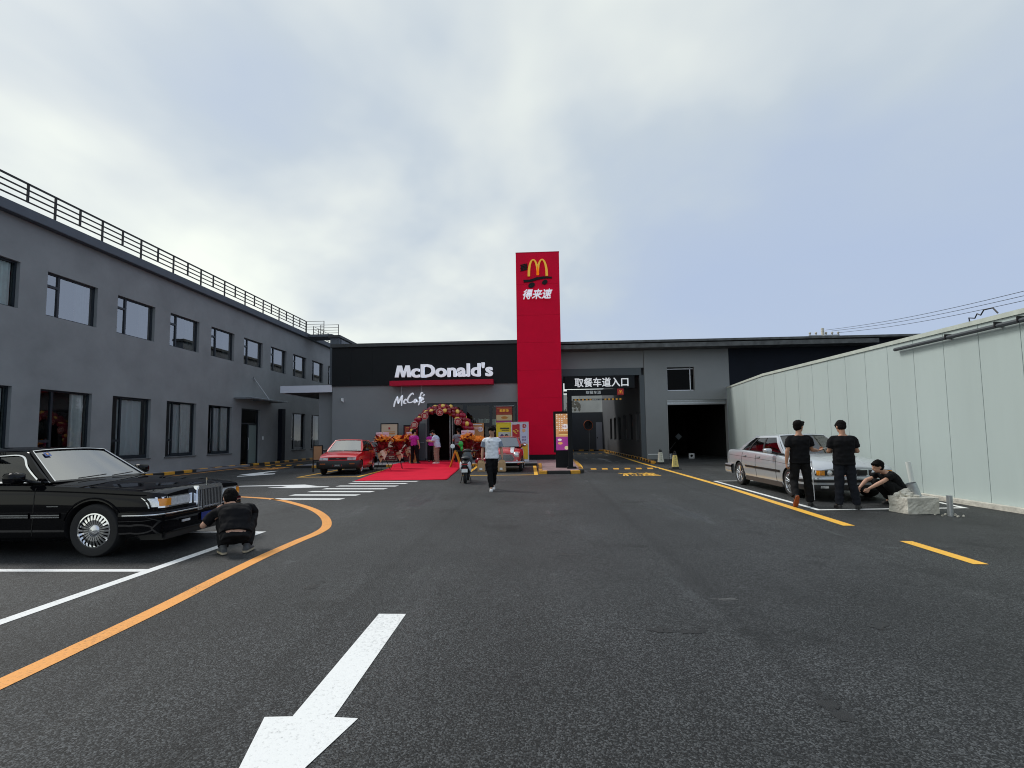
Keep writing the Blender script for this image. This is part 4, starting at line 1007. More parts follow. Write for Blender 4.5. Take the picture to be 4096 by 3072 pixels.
        def W(end):
            ct, cb = (c[2], c[3]) if end > 0 else (c[1], c[0])
            def fn(y, v):
                wv = lerp(wb - (.02 if end > 0 else P.get('btap', .02)), wr - .03, v); x = lerp(cb[0], ct[0], v); z = lerp(cb[1], ct[1] + cr * .55 * (1 - abs(y) ** 2.4), v)
                return Vector((x + end * (.10 * (1 - v) + .05 * v) * (1 - y * y), y * wv, z))
            return fn
        for end in (1, -1):
            fn = W(end); nrm = Vector((end * .6, 0, .8))
            mb = MB(); mb.grid([[fn(lerp(-.97, .97, i / 20), lerp(.0, .99, j / 8)) - nrm * .012 for i in range(21)] for j in range(9)])
            ob('windscreen' if end > 0 else 'rear_window', mb, gf, s.t, smooth=True, ang=80)
            fk = trim_k
            for side in (-1, 1): s.strip('pillar', fn, [(side * 1.0, 0), (side * 1.0, 1)], [(side * .945, 0), (side * .945, 1)], .03, fm if not chrome_frame else fm, nrm=nrm, parent_off=.004)
            s.strip('screen_surround', fn, [(-.96, .955), (.96, .955)], [(-.96, 1.0), (.96, 1.0)], .02, fm, nrm=nrm, parent_off=.002, n=20)
            s.strip('screen_surround', fn, [(-.96, .0), (.96, .0)], [(-.96, .045), (.96, .045)], .02, fk, nrm=nrm, parent_off=.002, n=20)
            if chrome_frame and end > 0:
                for side in (-1, 1): s.strip('chrome_trim', fn, [(side * .948, 0.02), (side * .948, .98)], [(side * .93, 0.02), (side * .93, .98)], .01, chrome, nrm=nrm, parent_off=.008)
                s.strip('chrome_trim', fn, [(-.94, .965), (.94, .965)], [(-.94, .98), (.94, .98)], .01, chrome, nrm=nrm, parent_off=.008, n=20)
        for side in (-1, 1):
            fn = lambda u, v, side=side: s.F(side, u, v); nr = Vector((0, side, 0))
            bounds = [0.0] + list(splits) + [cpil]
            for k in range(len(bounds) - 1):
                a, b = bounds[k], bounds[k + 1]; mb = MB()
                mb.grid([[fn(lerp(a, b, i / 10), lerp(.0, .95, j / 6)) - nr * .014 for i in range(11)] for j in range(7)]); ob('side_window', mb, gs, s.t, smooth=True, ang=80)
            s.strip('pillar', fn, [(-.0, 0), (-.0, 1)], [(.035, 0), (pil, 1)], .03, fm, nrm=nr)
            s.strip('roof_rail', fn, [(0, 1), (1, 1)], [(.02, 1 - up), (.98, 1 - up)], .03, fm, nrm=nr)
            s.strip('pillar', fn, [(cpil + P.get('cslant', 0.0), 0), (cpil, .5), (cpil - .02, 1)], [(1, 0), (1, .5), (1, 1)], .03, fm, nrm=nr)
            for u in splits: s.strip('pillar', fn, [(u - .02, 0), (u - .018, 1)], [(u + .02, 0), (u + .018, 1)], .02, trim_k, nrm=nr, parent_off=-.004)
            s.strip('window_sill_trim', fn, [(.0, 0), (cpil + .02, 0)], [(.0, .05), (cpil + .02, .05)], .02, chrome if chrome_frame else trim_k, nrm=nr, parent_off=.003)
            if chrome_frame or P.get('wtrim'): s.strip('window_trim', fn, [(.04, .02), (.05, .5), (pil + .01, 1 - up - .02), (.3, 1 - up - .02), (.6, 1 - up - .02), (cpil - .06, 1 - up - .02), (cpil - .01, .5), (cpil, .05)],
                                        [(.052, .02), (.064, .5), (pil + .026, 1 - up - .05), (.3, 1 - up - .05), (.6, 1 - up - .05), (cpil - .07, 1 - up - .05), (cpil - .025, .5), (cpil - .015, .05)], .008, chrome if chrome_frame else P['wtrim'], nrm=nr, parent_off=.004, n=40)
        # seats, dash, wheel
        sm = seat or seat_k; zb = c[3][1]
        for xx, dy in P['seats']:
            for sy_ in (-dy, dy):
                b = MB(); b.obox((xx, sy_, zb + .05), (.14, .44, .36), ry=R(-14)); b.obox((xx - .10, sy_, zb + .30), (.09, .24, .15), ry=R(-10)); ob('seat', b, sm, s.t, bevel=.03)
        b = MB(); b.box(c[3][0] - .42, c[3][0] - .12, -wb + .1, wb - .1, zb - .03, zb + .05); ob('dashboard', b, trim_k, s.t, bevel=.03)
        b = MB(); o_ = Vector((c[3][0] - .52, .38, zb + .06)); b.tube([o_ + Vector((.05 * math.sin(t), .18 * math.cos(t), .17 * math.sin(t))) for t in [2 * math.pi * i / 20 for i in range(20)]], .014, 6, closed=True); ob('steering_wheel', b, trim_k, s.t)
    def wheels(s, style, spokes=12, rimr=.2, tw=.19, track_in=.03):
        P = s.P
        for ax in P['ax']:
            for side in (-1, 1):
                r = P['r']; y = side * (P['w'] - track_in); o_ = Vector((ax, y, r)); a = Vector((0, side, 0))
                pr = [(rimr, -tw), (r * .9, -tw), (r * .98, -tw + .02), (r, -tw + .05), (r, -.05), (r * .98, -.018), (r * .93, -.002), (rimr + .02, .0), (rimr, -.012)]
                b = MB(); b.lathe(pr, o_, a, 40, closed=True); w_ = ob('wheel', b, rubber, s.t, smooth=True, ang=40)
                # tread grooves
                b = MB(); b.lathe([(rimr + .001, -.02), (rimr + .004, -.004), (rimr - .012, -.001), (rimr - .02, -.02), (rimr - .028, -tw + .02)], o_, a, 40); rm_ = ob('rim', b, chrome if style == 'fins' else alloy, w_, smooth=True, ang=50)
                b = MB(); b.lathe([(0.001, -.09), (rimr - .02, -.09)], o_, a, 32); ob('brake_disc', b, car_black, w_)
                b = MB()
                if style == 'fins':
                    for k in range(spokes):
                        t = 2 * math.pi * k / spokes; d = Vector((math.cos(t), 0, math.sin(t))); q = d.cross(a)
                        pts = [o_ + d * .07 + a * (-.012), o_ + d * (rimr * .62) + a * (-.008), o_ + d * (rimr - .018) + a * -.022]
                        for p0, p1, wa, wb_ in ((pts[0], pts[1], .008, .012), (pts[1], pts[2], .012, .013)):
                            b.add([p0 - q * wa, p0 + q * wa, p1 + q * wb_, p1 - q * wb_, p0 - q * wa - a * .03, p0 + q * wa - a * .03, p1 + q * wb_ - a * .03, p1 - q * wb_ - a * .03], [(0, 1, 2, 3), (0, 3, 7, 4), (1, 5, 6, 2), (4, 7, 6, 5)])
                    ob('spokes', b, chrome, w_); b = MB(); b.lathe([(.078, -.02), (.075, -.006), (.05, .006), (.001, .012)], o_, a, 24); ob('wheel_cap', b, alloy, w_, smooth=True, ang=60)
                elif style == 'double':
                    for k in range(5):
                        for sgn in (-1, 1):
                            t = 2 * math.pi * k / 5 + .3; t2 = t + sgn * .17; d0 = Vector((math.cos(t + sgn * .25), 0, math.sin(t + sgn * .25))); d1 = Vector((math.cos(t2), 0, math.sin(t2)))
                            b.tube([o_ + d0 * .05 + a * -.03, o_ + d1 * (rimr * .6) + a * -.02, o_ + d1 * (rimr - .012) + a * -.014], .014, 6)
                    ob('spokes', b, alloy, w_, smooth=True); b = MB(); b.lathe([(.07, -.05), (.07, -.022), (.03, -.012), (.001, -.012)], o_, a, 20); ob('wheel_cap', b, alloy, w_, smooth=True, ang=50)
                else:
                    b.lathe([(rimr - .015, -.02), (rimr * .8, -.02), (rimr * .7, -.008), (rimr * .4, -.006), (.05, -.012), (.001, -.004)], o_, a, 32); ob('wheel_cap', b, alloy, w_, smooth=True, ang=40)
                    b = MB()
                    for k in range(spokes):
                        t = 2 * math.pi * k / spokes; d = Vector((math.cos(t), 0, math.sin(t))); b.obox(o_ + d * rimr * .72 + a * (-.012), (.03, .012, .014), ry=-t)
                    ob('vent_holes', b, trim_k, w_)
    def mirror(s, x, z, m, side, size=(.14, .20, .13), out_=.14):
        p = s.sy(x, z - .09, side); b = MB(); yy = side * s.P['cw'][0]
        b.tube([Vector((x, yy - side * .02, z - .06)), Vector((x + .01, yy + side * out_, z - .02))], .025, 8); mi = ob('mirror', b, trim_k, s.t)
        b = MB(); rows = []
        for i in range(9):
            t = i / 8; k = math.sin(math.pi * min(1, t * 1.25 + .12)) ** .5 if t < .7 else 1.0; k = [.55, .8, .92, .98, 1, 1, 1, 1, .97][i]
            rows.append([Vector((x + .07 - t * size[0], yy + side * (out_ + size[1] / 2) + math.copysign(abs(math.cos(a)) ** .5, math.cos(a)) * size[1] / 2 * k, z + .01 + math.copysign(abs(math.sin(a)) ** .5, math.sin(a)) * size[2] / 2 * k)) for a in [2 * math.pi * j / 20 for j in range(21)]])
        b.grid(rows); b.add(rows[0][:-1], [tuple(range(20))]); b.add(rows[-1][:-1], [tuple(range(20))]); ob('mirror_shell', b, m, mi, smooth=True, ang=50)

# ---------- long black sedan
lin_p = paint('black_car_paint', (0.0035, 0.0035, 0.0045), rough=.5, spec=.0, coat=.5)
PL = dict(w=.965, r=.346, gap=.05, ax=(1.49, -1.49), edge=.945, pw=2.2, brad=.34,
          st=[(-2.98, .80, .78, .80, .42), (-2.93, .86, .85, .875, .36), (-2.75, .93, .90, .93, .32), (-2.2, .955, .93, .965, .27), (-1.4, .965, .93, .975, .22), (0, .965, .92, .95, .20), (.8, .965, .915, .965, .20), (1.2, .962, .895, .95, .21), (1.6, .955, .870, .928, .22), (1.95, .94, .842, .897, .25), (2.18, .91, .818, .868, .30), (2.30, .87, .80, .848, .32), (2.36, .82, .785, .83, .33)],
          cab=[(-2.05, .96), (-1.25, 1.38), (.20, 1.39), (.76, .965)], cw=(.84, .64), crown=.055, seats=[(-.15, .38), (-1.05, .38)], btap=.05)
c1 = Car('black_sedan', 'long glossy black luxury sedan with chrome upright grille, front left', 'car', PL, lin_p, (-7.305, 7.27, 0), 0)
c1.cabin([.42], chrome_frame=True, cpil=.78, seat=seat_k, glass_front=bright_glass)
c1.wheels('fins', 24, .222, .2, .03)
for side in (-1, 1):
    for nm, x0, x1 in (('side_moulding', .62, -.9), ('side_moulding', 1.05, .66), ('side_moulding', -.94, -1.1)):
        o = c1.side_line(nm, [(x0, .545), (x1, .545)], .075, lin_p, side, .002, .012); c1.side_line('chrome_strip', [(x0, .552), (x1, .552)], .018, chrome, side, .014, .003, par=o); c1.side_line('chrome_strip', [(x0, .525), (x1, .525)], .012, chrome, side, .014, .003, par=o)
    c1.side_line('door_gap', [(.66, .90), (.68, .6), (.64, .28)], .010, gap_m, side)
    c1.side_line('door_gap', [(-.42, .90), (-.42, .6), (-.42, .28)], .010, gap_m, side)
    c1.side_line('arch_lip', [(1.49 + .415 * math.cos(t), .352 + .415 * math.sin(t)) for t in [R(a) for a in range(12, 172, 10)]], .02, lin_p, side, .001, .010, n=40)
    o = c1.front_patch('headlamp', side * .31, side * .905, .625, .765, chrome, 1, .006, .03, ny=14)
    c1.front_patch('headlamp_lens', side * .33, side * .60, .642, .75, lens_c, 1, .012, .02, par=o); c1.front_patch('headlamp_lens', side * .61, side * .72, .642, .75, lens_c, 1, .012, .02, par=o)
    c1.front_patch('indicator', side * .725, side * .86, .648, .745, amber, 1, .013, .02, par=o); c1.front_patch('marker_lens', side * .868, side * .895, .64, .75, lens_c, 1, .012, .02, par=o)
    c1.side_line('side_crease', [(-1.2, .885), (.4, .872), (1.3, .842), (2.15, .79)], .016, lin_p, side, .001, .008, n=50)
    c1.mirror(.50, 1.03, lin_p, side, (.13, .22, .15), .10)
    c1.side_line('badge', [(1.02, .665), (.86, .665)], .012, chrome, side, .001, .002, n=4)
    pts = [c1.sz(lerp(.82, 2.29, i / 20), side * lerp(.46, .33, i / 20), .001) for i in range(21)]; c1.ribbon('hood_crease', pts, [Z3] * 21, .008, gap_m, .001)
    pts = [c1.sz(lerp(.80, 2.32, i / 24), side * lerp(.83, .80, i / 24), .001) for i in range(25)]; c1.ribbon('hood_gap', pts, [Z3] * 25, .008, gap_m, .001)
g_ = MB(); gx = 2.52
g_.slab([(-.285, .50), (.285, .50), (.295, .80), (.26, .855), (-.26, .855), (-.295, .80)], (2.34, 0, 0), Y3, Z3, .09); gr = ob('grille', g_, chrome, c1.t, bevel=.012)
g_ = MB(); g_.slab([(-.235, .525), (.235, .525), (.24, .80), (-.24, .80)], (2.43, 0, 0), Y3, Z3, .004); ob('grille_opening', g_, trim_k, gr)
for i in range(14):
    yy = -.221 + i * .034; g_ = MB(); g_.box(2.432, 2.45, yy - .0075, yy + .0075, .53, .795); ob('grille_bar', g_, chrome, gr)
g_ = MB(); g_.tube([(2.36, 0, .855), (2.36, 0, .93)], .004, 6); g_.slab([(-.012, .915), (.012, .915), (.012, .955), (-.012, .955)], (2.36, 0, 0), Y3, Z3, .005); ob('hood_ornament', g_, chrome, c1.t)
b_ = c1.bumper('front_bumper', 1, .30, .585, 1.90, .075, lin_p, th=.10, prof=[(0, 0), (.70, 0.0), (.86, .25), (.88, .55), (1.0, .60), (1.0, .92), (.9, 1.0), (0, 1.0)])
c1.bumper('chrome_strip', 1, .538, .556, 1.95, .080, chrome, th=.008, par=b_); c1.bumper('bumper_groove', 1, .468, .474, 1.95, .068, gap_m, th=.006, par=b_)
c1.bumper('rear_bumper', -1, .32, .60, -1.95, .075, lin_p, th=.10)
for yy in (-.5, .5): c1.front_patch('fog_lamp', yy - .07, yy + .07, .40, .43, lens_c, 1, .075, .02, par=b_)
c1.front_patch('number_plate', -.2, .2, .36, .47, mat('blue_plate', (.02, .04, .22), .4), 1, .082, .01)
b = MB(); b.box(1.95, 2.33, -.78, .78, .19, .31); ob('air_dam', b, trim_k, c1.t, bevel=.03)
for side in (-1, 1): c1.front_patch('tail_lamp', side * .4, side * .84, .62, .76, mat('red_lens', (.35, .005, .005), .2, coat=1), -1, .006, .02)
fw = lambda y, v: Vector((lerp(.76, .20, v) + (.10 * (1 - v) + .05 * v) * (1 - y * y), y * lerp(.82, .61, v), lerp(.965, 1.39 + .03 * (1 - y * y), v)))
b = MB(); b.grid([[fw(lerp(-.78, -.66, i / 3), lerp(.78, .9, j / 3)) + Vector((.003, 0, .004)) for i in range(4)] for j in range(4)]); ob('sticker', b, mat('blue_sticker', (.05, .10, .30), .4), c1.t)
b = MB(); b.grid([[fw(lerp(-.74, -.70, i / 3), lerp(.82, .87, j / 3)) + Vector((.006, 0, .008)) for i in range(4)] for j in range(4)]); ob('sticker_emblem', b, mat('sticker_orange', (.7, .4, .15), .4), c1.t)
for y0, y1 in ((-.6, -.05), (.05, .6)):
    b = MB(); b.tube([fw(lerp(y0, y1, i / 8), .03 + .05 * i / 8) + Vector((.02, 0, .02)) for i in range(9)], .008, 6); ob('wiper', b, trim_k, c1.t)
# ghost of lowered side glass reflection needs nothing; red tail reflector on the ground side
# ---------- silver sedan
sil = paint('silver_car_paint', (0.50, 0.53, 0.57), metal=.35, rough=.28)
PB = dict(w=.93, r=.325, gap=.04, ax=(1.42, -1.45), edge=.92, pw=2.4, brad=.36,
          st=[(-2.62, .76, .86, .88, .40), (-2.56, .82, .92, .95, .34), (-2.35, .885, .965, .995, .30), (-1.9, .915, .975, 1.02, .26), (-1.0, .93, .965, 1.0, .20), (0, .93, .935, .97, .19), (.95, .925, .89, .955, .19), (1.4, .92, .85, .925, .20), (1.85, .90, .79, .865, .22), (2.12, .87, .73, .80, .25), (2.27, .80, .675, .735, .27), (2.32, .74, .65, .70, .28)],
          cab=[(-1.80, .985), (-1.05, 1.38), (.22, 1.40), (.98, .945)], cw=(.80, .59), crown=.045, seats=[(-.25, .36), (-1.0, .36)], wtrim=None, btap=.04)
c2 = Car('silver_sedan', 'silver four door sedan parked against the pale panel fence', 'car', PB, sil, (6.84, 13.66, 0), R(-90), 1.03)
c2.cabin([.40, .74], cpil=.90, seat=seat_r, up=.10)
c2.wheels('double', 5, .235, .2, .02)
for side in (-1, 1):
    c2.side_line('side_moulding', [(1.0, .55), (-.98, .57)], .05, trim_k, side, .002, .012); c2.side_line('chrome_strip', [(1.0, .578), (-.98, .598)], .008, chrome, side, .012, .003)
    c2.side_line('side_crease', [(1.8, .70), (.9, .76), (-.5, .80), (-2.3, .84)], .007, gap_m, side, .001, .001, n=40)
    for xx, tp in ((.78, .86), (-.33, .90), (-1.2, .93)): c2.side_line('door_gap', [(xx, tp), (xx - .01, .6), (xx + (.0 if xx > -1 else .2), .26)], .010, gap_m, side)
    c2.side_line('sill_panel', [(1.02, .24), (-1.05, .25)], .13, mat('dark_sill', (.06, .05, .045), .4, coat=.6), side, .004, .014)
    for xx in (-.18, -1.02): c2.side_line('door_handle', [(xx + .09, .835), (xx - .09, .84)], .035, sil, side, .002, .022, n=6)
    o = c2.front_patch('headlamp', side * .27, side * .80, .545, .655, trim_k, 1, .004, .03, ny=14)
    for yy in (.37, .53, ):
        b = MB(); p = c2.sx(side * yy, .60, 1, .0); b.lathe([(.052, 0), (.055, .012), (.045, .018), (.02, .022), (.001, .022)], p, X3, 20); ob('headlamp_lens', b, lens_c, o, smooth=True)
    c2.front_patch('indicator', side * .63, side * .72, .55, .65, amber, 1, .012, .02, par=o); c2.front_patch('indicator', side * .725, side * .775, .55, .65, amber, 1, .012, .02, par=o)
    c2.front_patch('kidney_grille', side * .02, side * .25, .54, .668, chrome, 1, .012, .03, ny=5); c2.front_patch('kidney_opening', side * .036, side * .236, .553, .656, trim_k, 1, .02, .012, ny=5)
    c2.mirror(.62, 1.01, sil, side, (.14, .19, .12), .12)
    pts = [c2.sz(lerp(1.0, 2.2, i / 20), side * lerp(.50, .26, i / 20), .001) for i in range(21)]; c2.ribbon('hood_crease', pts, [Z3] * 21, .012, sil, .005)
    c2.front_patch('tail_lamp', side * .4, side * .8, .70, .84, mat('red_lens', (.35, .005, .005), .2, coat=1), -1, .006, .02)
b_ = c2.bumper('front_bumper', 1, .24, .515, 1.83, .06, sil, th=.09, prof=[(0, 0), (.7, 0), (.85, .2), (1.0, .45), (1, .9), (.85, 1.0), (0, 1)])
c2.bumper('bumper_strip', 1, .40, .46, 1.84, .068, trim_k, th=.01, par=b_); c2.bumper('chrome_strip', 1, .478, .486, 1.84, .066, chrome, th=.006, par=b_)
c2.bumper('bumper_valance', 1, .235, .355, 1.84, .064, trim_k, th=.02, par=b_)
for yy in (-.66, .66): c2.front_patch('fog_lamp', yy - .07, yy + .07, .27, .33, lens_c, 1, .06, .02, par=b_)
c2.bumper('rear_bumper', -1, .30, .58, -1.85, .06, sil, th=.09); c2.bumper('bumper_strip', -1, .48, .54, -1.85, .066, trim_k, th=.01)
b = MB(); b.grid([[Vector((lerp(-.25, -.85, i / 6), lerp(-.33, .33, j / 6), 1.40 + .045 * (1 - abs(lerp(-.33, .33, j / 6) / .59) ** 2.4) + .006)) for i in range(7)] for j in range(7)]); ob('sunroof', b, mat('dark_sunroof', (.02, .02, .025), .15, coat=1), c2.t, smooth=True)
# ---------- red hatchback
red_p = paint('red_car_paint', (0.62, 0.004, 0.012), rough=.3)
PC = dict(w=.80, r=.275, gap=.045, ax=(1.17, -1.17), edge=.94, pw=2.0, brad=.22,
          st=[(-1.80, .70, .84, .86, .42), (-1.76, .74, .88, .90, .36), (-1.5, .78, .90, .92, .30), (-.9, .80, .90, .93, .19), (0, .80, .885, .92, .18), (.7, .795, .865, .91, .18), (1.1, .79, .82, .865, .20), (1.45, .775, .76, .80, .22), (1.7, .745, .70, .735, .26), (1.78, .71, .675, .70, .28)],
          cab=[(-1.70, .93), (-1.32, 1.33), (.12, 1.36), (.80, .90)], cw=(.72, .57), crown=.045, seats=[(-.15, .33), (-.95, .33)], btap=.01)
c3 = Car('red_hatchback', 'small bright red hatchback with black bumper parked left of the red carpet', 'car', PC, red_p, (-8.55, 22.35, 0), R(-90 + 7), 1.06)
c3.cabin([.46], cpil=.86, seat=seat_k, up=.07, glass_front=bright_glass)
c3.wheels('cap', 10, .175, .16, .02)
for side in (-1, 1):
    for xx in (.62, -.45): c3.side_line('door_gap', [(xx, .86), (xx, .6), (xx, .26)], .010, gap_m, side)
    o = c3.front_patch('headlamp', side * .36, side * .70, .575, .685, trim_k, 1, .004, .03); c3.front_patch('headlamp_lens', side * .37, side * .58, .583, .68, lens_c, 1, .012, .02, par=o); c3.front_patch('marker_lens', side * .59, side * .695, .583, .68, mat('pale_lens', (.6, .6, .62), .2, coat=1), 1, .012, .02, par=o)
    c3.mirror(.50, .93, trim_k, side, (.10, .15, .10), .07)
    c3.front_patch('indicator', side * .46, side * .66, .42, .46, mat('dull_amber_lens', (.35, .08, .01), .3), 1, .085, .02)
c3.front_patch('grille', -.34, .34, .60, .675, trim_k, 1, .006, .02); c3.front_patch('grille_badge', -.06, .06, .632, .648, chrome, 1, .012, .012, ny=4)
b_ = c3.bumper('front_bumper', 1, .24, .565, 1.48, .08, trim_k, th=.12)
c3.bumper('rear_bumper', -1, .30, .60, -1.48, .07, trim_k, th=.1)
c3.front_patch('number_plate', -.22, .22, .33, .44, black_plastic, 1, .083, .01); pb = MB()
for tx, yy, wd_, mi in (('天兵天', .10, .2, 0),):
    text_on(pb, tx, (1.78 + .096, -.10, .352), Y3, Z3, width=.2, height=.06, extrude=.001)
ob('plate_lettering', pb, white_plastic, c3.t)
pb = MB(); text_on(pb, 'C', (1.876, -.19, .352), Y3, Z3, width=.05, height=.06, extrude=.001); text_on(pb, 'J', (1.876, .14, .352), Y3, Z3, width=.04, height=.06, extrude=.001); ob('plate_mark', pb, mat('plate_red', (.5, .03, .02), .4), c3.t)
fw3 = lambda y, v: Vector((lerp(.80, .12, v) + (.10 * (1 - v) + .05 * v) * (1 - y * y), y * lerp(.70, .54, v), lerp(.90, 1.36 + .02 * (1 - y * y), v)))
for y0, y1 in ((-.8, -.05), (.0, .75)):
    b = MB(); b.tube([fw3(lerp(y0, y1, i / 8), .03 + .03 * i / 8) + Vector((.02, 0, .02)) for i in range(9)], .009, 6); ob('wiper', b, trim_k, c3.t)
# ---------- small red and white classic car
mini_p = paint('red_classic_paint', (0.50, 0.02, 0.025), rough=.32)
PM = dict(w=.70, r=.25, gap=.04, ax=(1.0, -1.0), edge=.86, pw=2.4, brad=.2,
          st=[(-1.48, .52, .74, .78, .36), (-1.40, .60, .80, .84, .32), (-1.1, .67, .85, .88, .26), (-.5, .70, .86, .89, .18), (.2, .70, .86, .90, .17), (.6, .69, .84, .91, .18), (1.0, .67, .79, .885, .20), (1.3, .63, .72, .82, .25), (1.42, .58, .64, .75, .28), (1.46, .53, .58, .70, .30)],
          cab=[(-1.15, .90), (-.95, 1.28), (.28, 1.30), (.58, .92)], cw=(.62, .50), crown=.05, seats=[(-.1, .28), (-.75, .28)], btap=.03)
c4 = Car('classic_minicar', 'small classic red car with white roof and bonnet stripes by the red tower', 'car', PM, mini_p, (-1.47, 22.9, 0), R(-90), 1.13)
wh_p = paint('white_car_paint', (.75, .76, .78), rough=.3)
c4.cabin([.55], cpil=.88, seat=seat_k, up=.07, roof_m=wh_p, glass_front=glass('mini_screen', (.6, .7, .62), 4.0, 0))
c4.wheels('cap', 8, .15, .14, .0)
b = MB(); b.grid([[Vector((lerp(.30, -.9, i / 6), lerp(-.12, .12, j / 4), 1.355 - .02 * (abs(lerp(.30, -.9, i / 6) + .33) / .6) ** 2 )) for i in range(7)] for j in range(5)]); ob('roof_stripe', b, mini_p, c4.t, solid=.012)
for side in (-1, 1):
    pts = [c4.sz(lerp(.66, 1.44, i / 20), side * .27, .001) for i in range(21)]; c4.ribbon('bonnet_stripe', pts, [Z3] * 21, .22, wh_p, .003)
    p = c4.sx(side * .47, .63, 1, -.06); b = MB(); b.lathe([(.11, 0), (.115, .06), (.10, .075), (.092, .07)], p, X3, 28); o = ob('headlamp', b, chrome, c4.t, smooth=True, ang=50)
    b = MB(); b.lathe([(.095, .065), (.06, .085), (.001, .092)], p, X3, 24); ob('headlamp_lens', b, lens_c, o, smooth=True)
    b = MB(); q = c4.sx(side * .50, .43, 1, 0); b.lathe([(.03, 0), (.03, .02), (.001, .03)], q, X3, 12); ob('indicator', b, mat('pale_lens', (.6, .6, .62), .2, coat=1), c4.t)
    c4.mirror(.30, .98, chrome, side, (.05, .12, .09), .09)
g_ = MB(); g_.slab([(-.33, .42), (.33, .42), (.40, .50), (.32, .66), (-.32, .66), (-.40, .50)], (1.44, 0, 0), Y3, Z3, .05); gr = ob('grille', g_, chrome, c4.t, bevel=.01)
for i in range(7):
    g_ = MB(); zz_ = .45 + i * .03; hw = .35 if zz_ < .55 else .32; g_.box(1.492, 1.50, -hw, hw, zz_ - .006, zz_ + .004); ob('grille_bar', g_, trim_k, gr)
c4.bumper('front_bumper', 1, .33, .39, 1.25, .10, chrome, th=.03); c4.front_patch('skirt', -.5, .5, .30, .34, car_black, 1, .01, .02)
b = MB(); b.box(1.50, 1.51, -.42, -.34, .27, .34); ob('sticker', b, white_plastic, c4.t)
c4.front_patch('bonnet_badge', -.09, .09, .695, .705, chrome, 1, .01, .02, ny=4)
# ================================================================== people
skin_m = mat('skin', (0.42, 0.22, 0.14), 0.55, var=.06, vs=12); skin_l = mat('skin_light', (0.52, 0.30, 0.21), 0.55, var=.06, vs=12)
hair_m = mat('black_hair', (0.006, 0.005, 0.005), 0.75, bump=.8, bs=120, spec=.12)
tee_k = mat('black_tshirt', (0.007, 0.007, 0.0085), 0.9, bump=.7, bs=9, spec=.18); tee_w = mat('white_tshirt', (0.80, 0.84, 0.90), 0.9, bump=.2, bs=8)
tee_g = mat('grey_shirt', (0.17, 0.18, 0.22), 0.9, bump=.4, bs=14); tee_p = mat('magenta_shirt', (0.50, 0.02, 0.33), 0.85, bump=.4, bs=14); jack = mat('pale_blue_jacket', (0.52, 0.60, 0.76), 0.85, bump=.4, bs=14)
pant_k = mat('black_trousers', (0.008, 0.008, 0.009), 0.9, bump=.35, bs=12, spec=.2); pant_n = mat('dark_navy_trousers', (0.010, 0.012, 0.018), 0.9, bump=.35, bs=12, spec=.25); khaki = mat('khaki_trousers', (0.27, 0.20, 0.15), 0.9, bump=.4, bs=12)
sole_o = mat('orange_sole', (0.28, 0.07, 0.02), .7); shoe_k = mat('black_shoe', (0.012, 0.012, 0.013), .6); shoe_w = mat('white_shoe', (.7, .7, .7), .6); shoe_g = mat('grey_shoe', (.08, .085, .09), .7); sole_t = mat('tan_sole', (.42, .36, .26), .7)
paper = mat('brown_paper', (0.42, 0.27, 0.14), .9, var=.12, vs=20, bump=.4, bs=25)

def capm(mb, p0, p1, r0, r1):
    mb.cone(p0, p1, r0, r1, 12); mb.ball(p0, r0, 12, 8); mb.ball(p1, r1, 12, 8)
def loft(mb, rings, n=18):
    rows = []
    for c, a, b in rings:
        rows.append([Vector(c) + Vector(a) * math.copysign(abs(math.cos(t)) ** .85, math.cos(t)) + Vector(b) * math.sin(t) for t in [2 * math.pi * i / n for i in range(n)]])
    vs = [p for r in rows for p in r]; fs = []
    for i in range(len(rows) - 1):
        for j in range(n): fs.append((i * n + j, i * n + (j + 1) % n, (i + 1) * n + (j + 1) % n, (i + 1) * n + j))
    fs += [tuple(range(n - 1, -1, -1)), tuple(range((len(rows) - 1) * n, len(rows) * n))]; mb.add(vs, fs)
def fuse(name, mb, m, parent, vox=.01, it=4, wr=0.0, ws=7.0, fac=.6):
    o = ob(name, mb, m, None)
    md = o.modifiers.new('r', 'REMESH'); md.mode = 'VOXEL'; md.voxel_size = vox; md.use_smooth_shade = True
    sm = o.modifiers.new('s', 'SMOOTH'); sm.iterations = it; sm.factor = fac
    bpy.context.view_layer.update(); me = ev_mesh(o); o.modifiers.clear(); o.data = me
    if not me.materials: me.materials.append(m)
    if wr:
        ns = [v.normal.copy() for v in me.vertices]
        for v, nn in zip(me.vertices, ns):
            q = v.co; f = noise.noise(Vector((q.x * ws, q.y * ws, q.z * ws * 1.7))) + .5 * noise.noise(q * ws * 2.3); v.co = q + nn * wr * f
    me.polygons.foreach_set('use_smooth', [True] * len(me.polygons))
    o.parent = parent
    return o
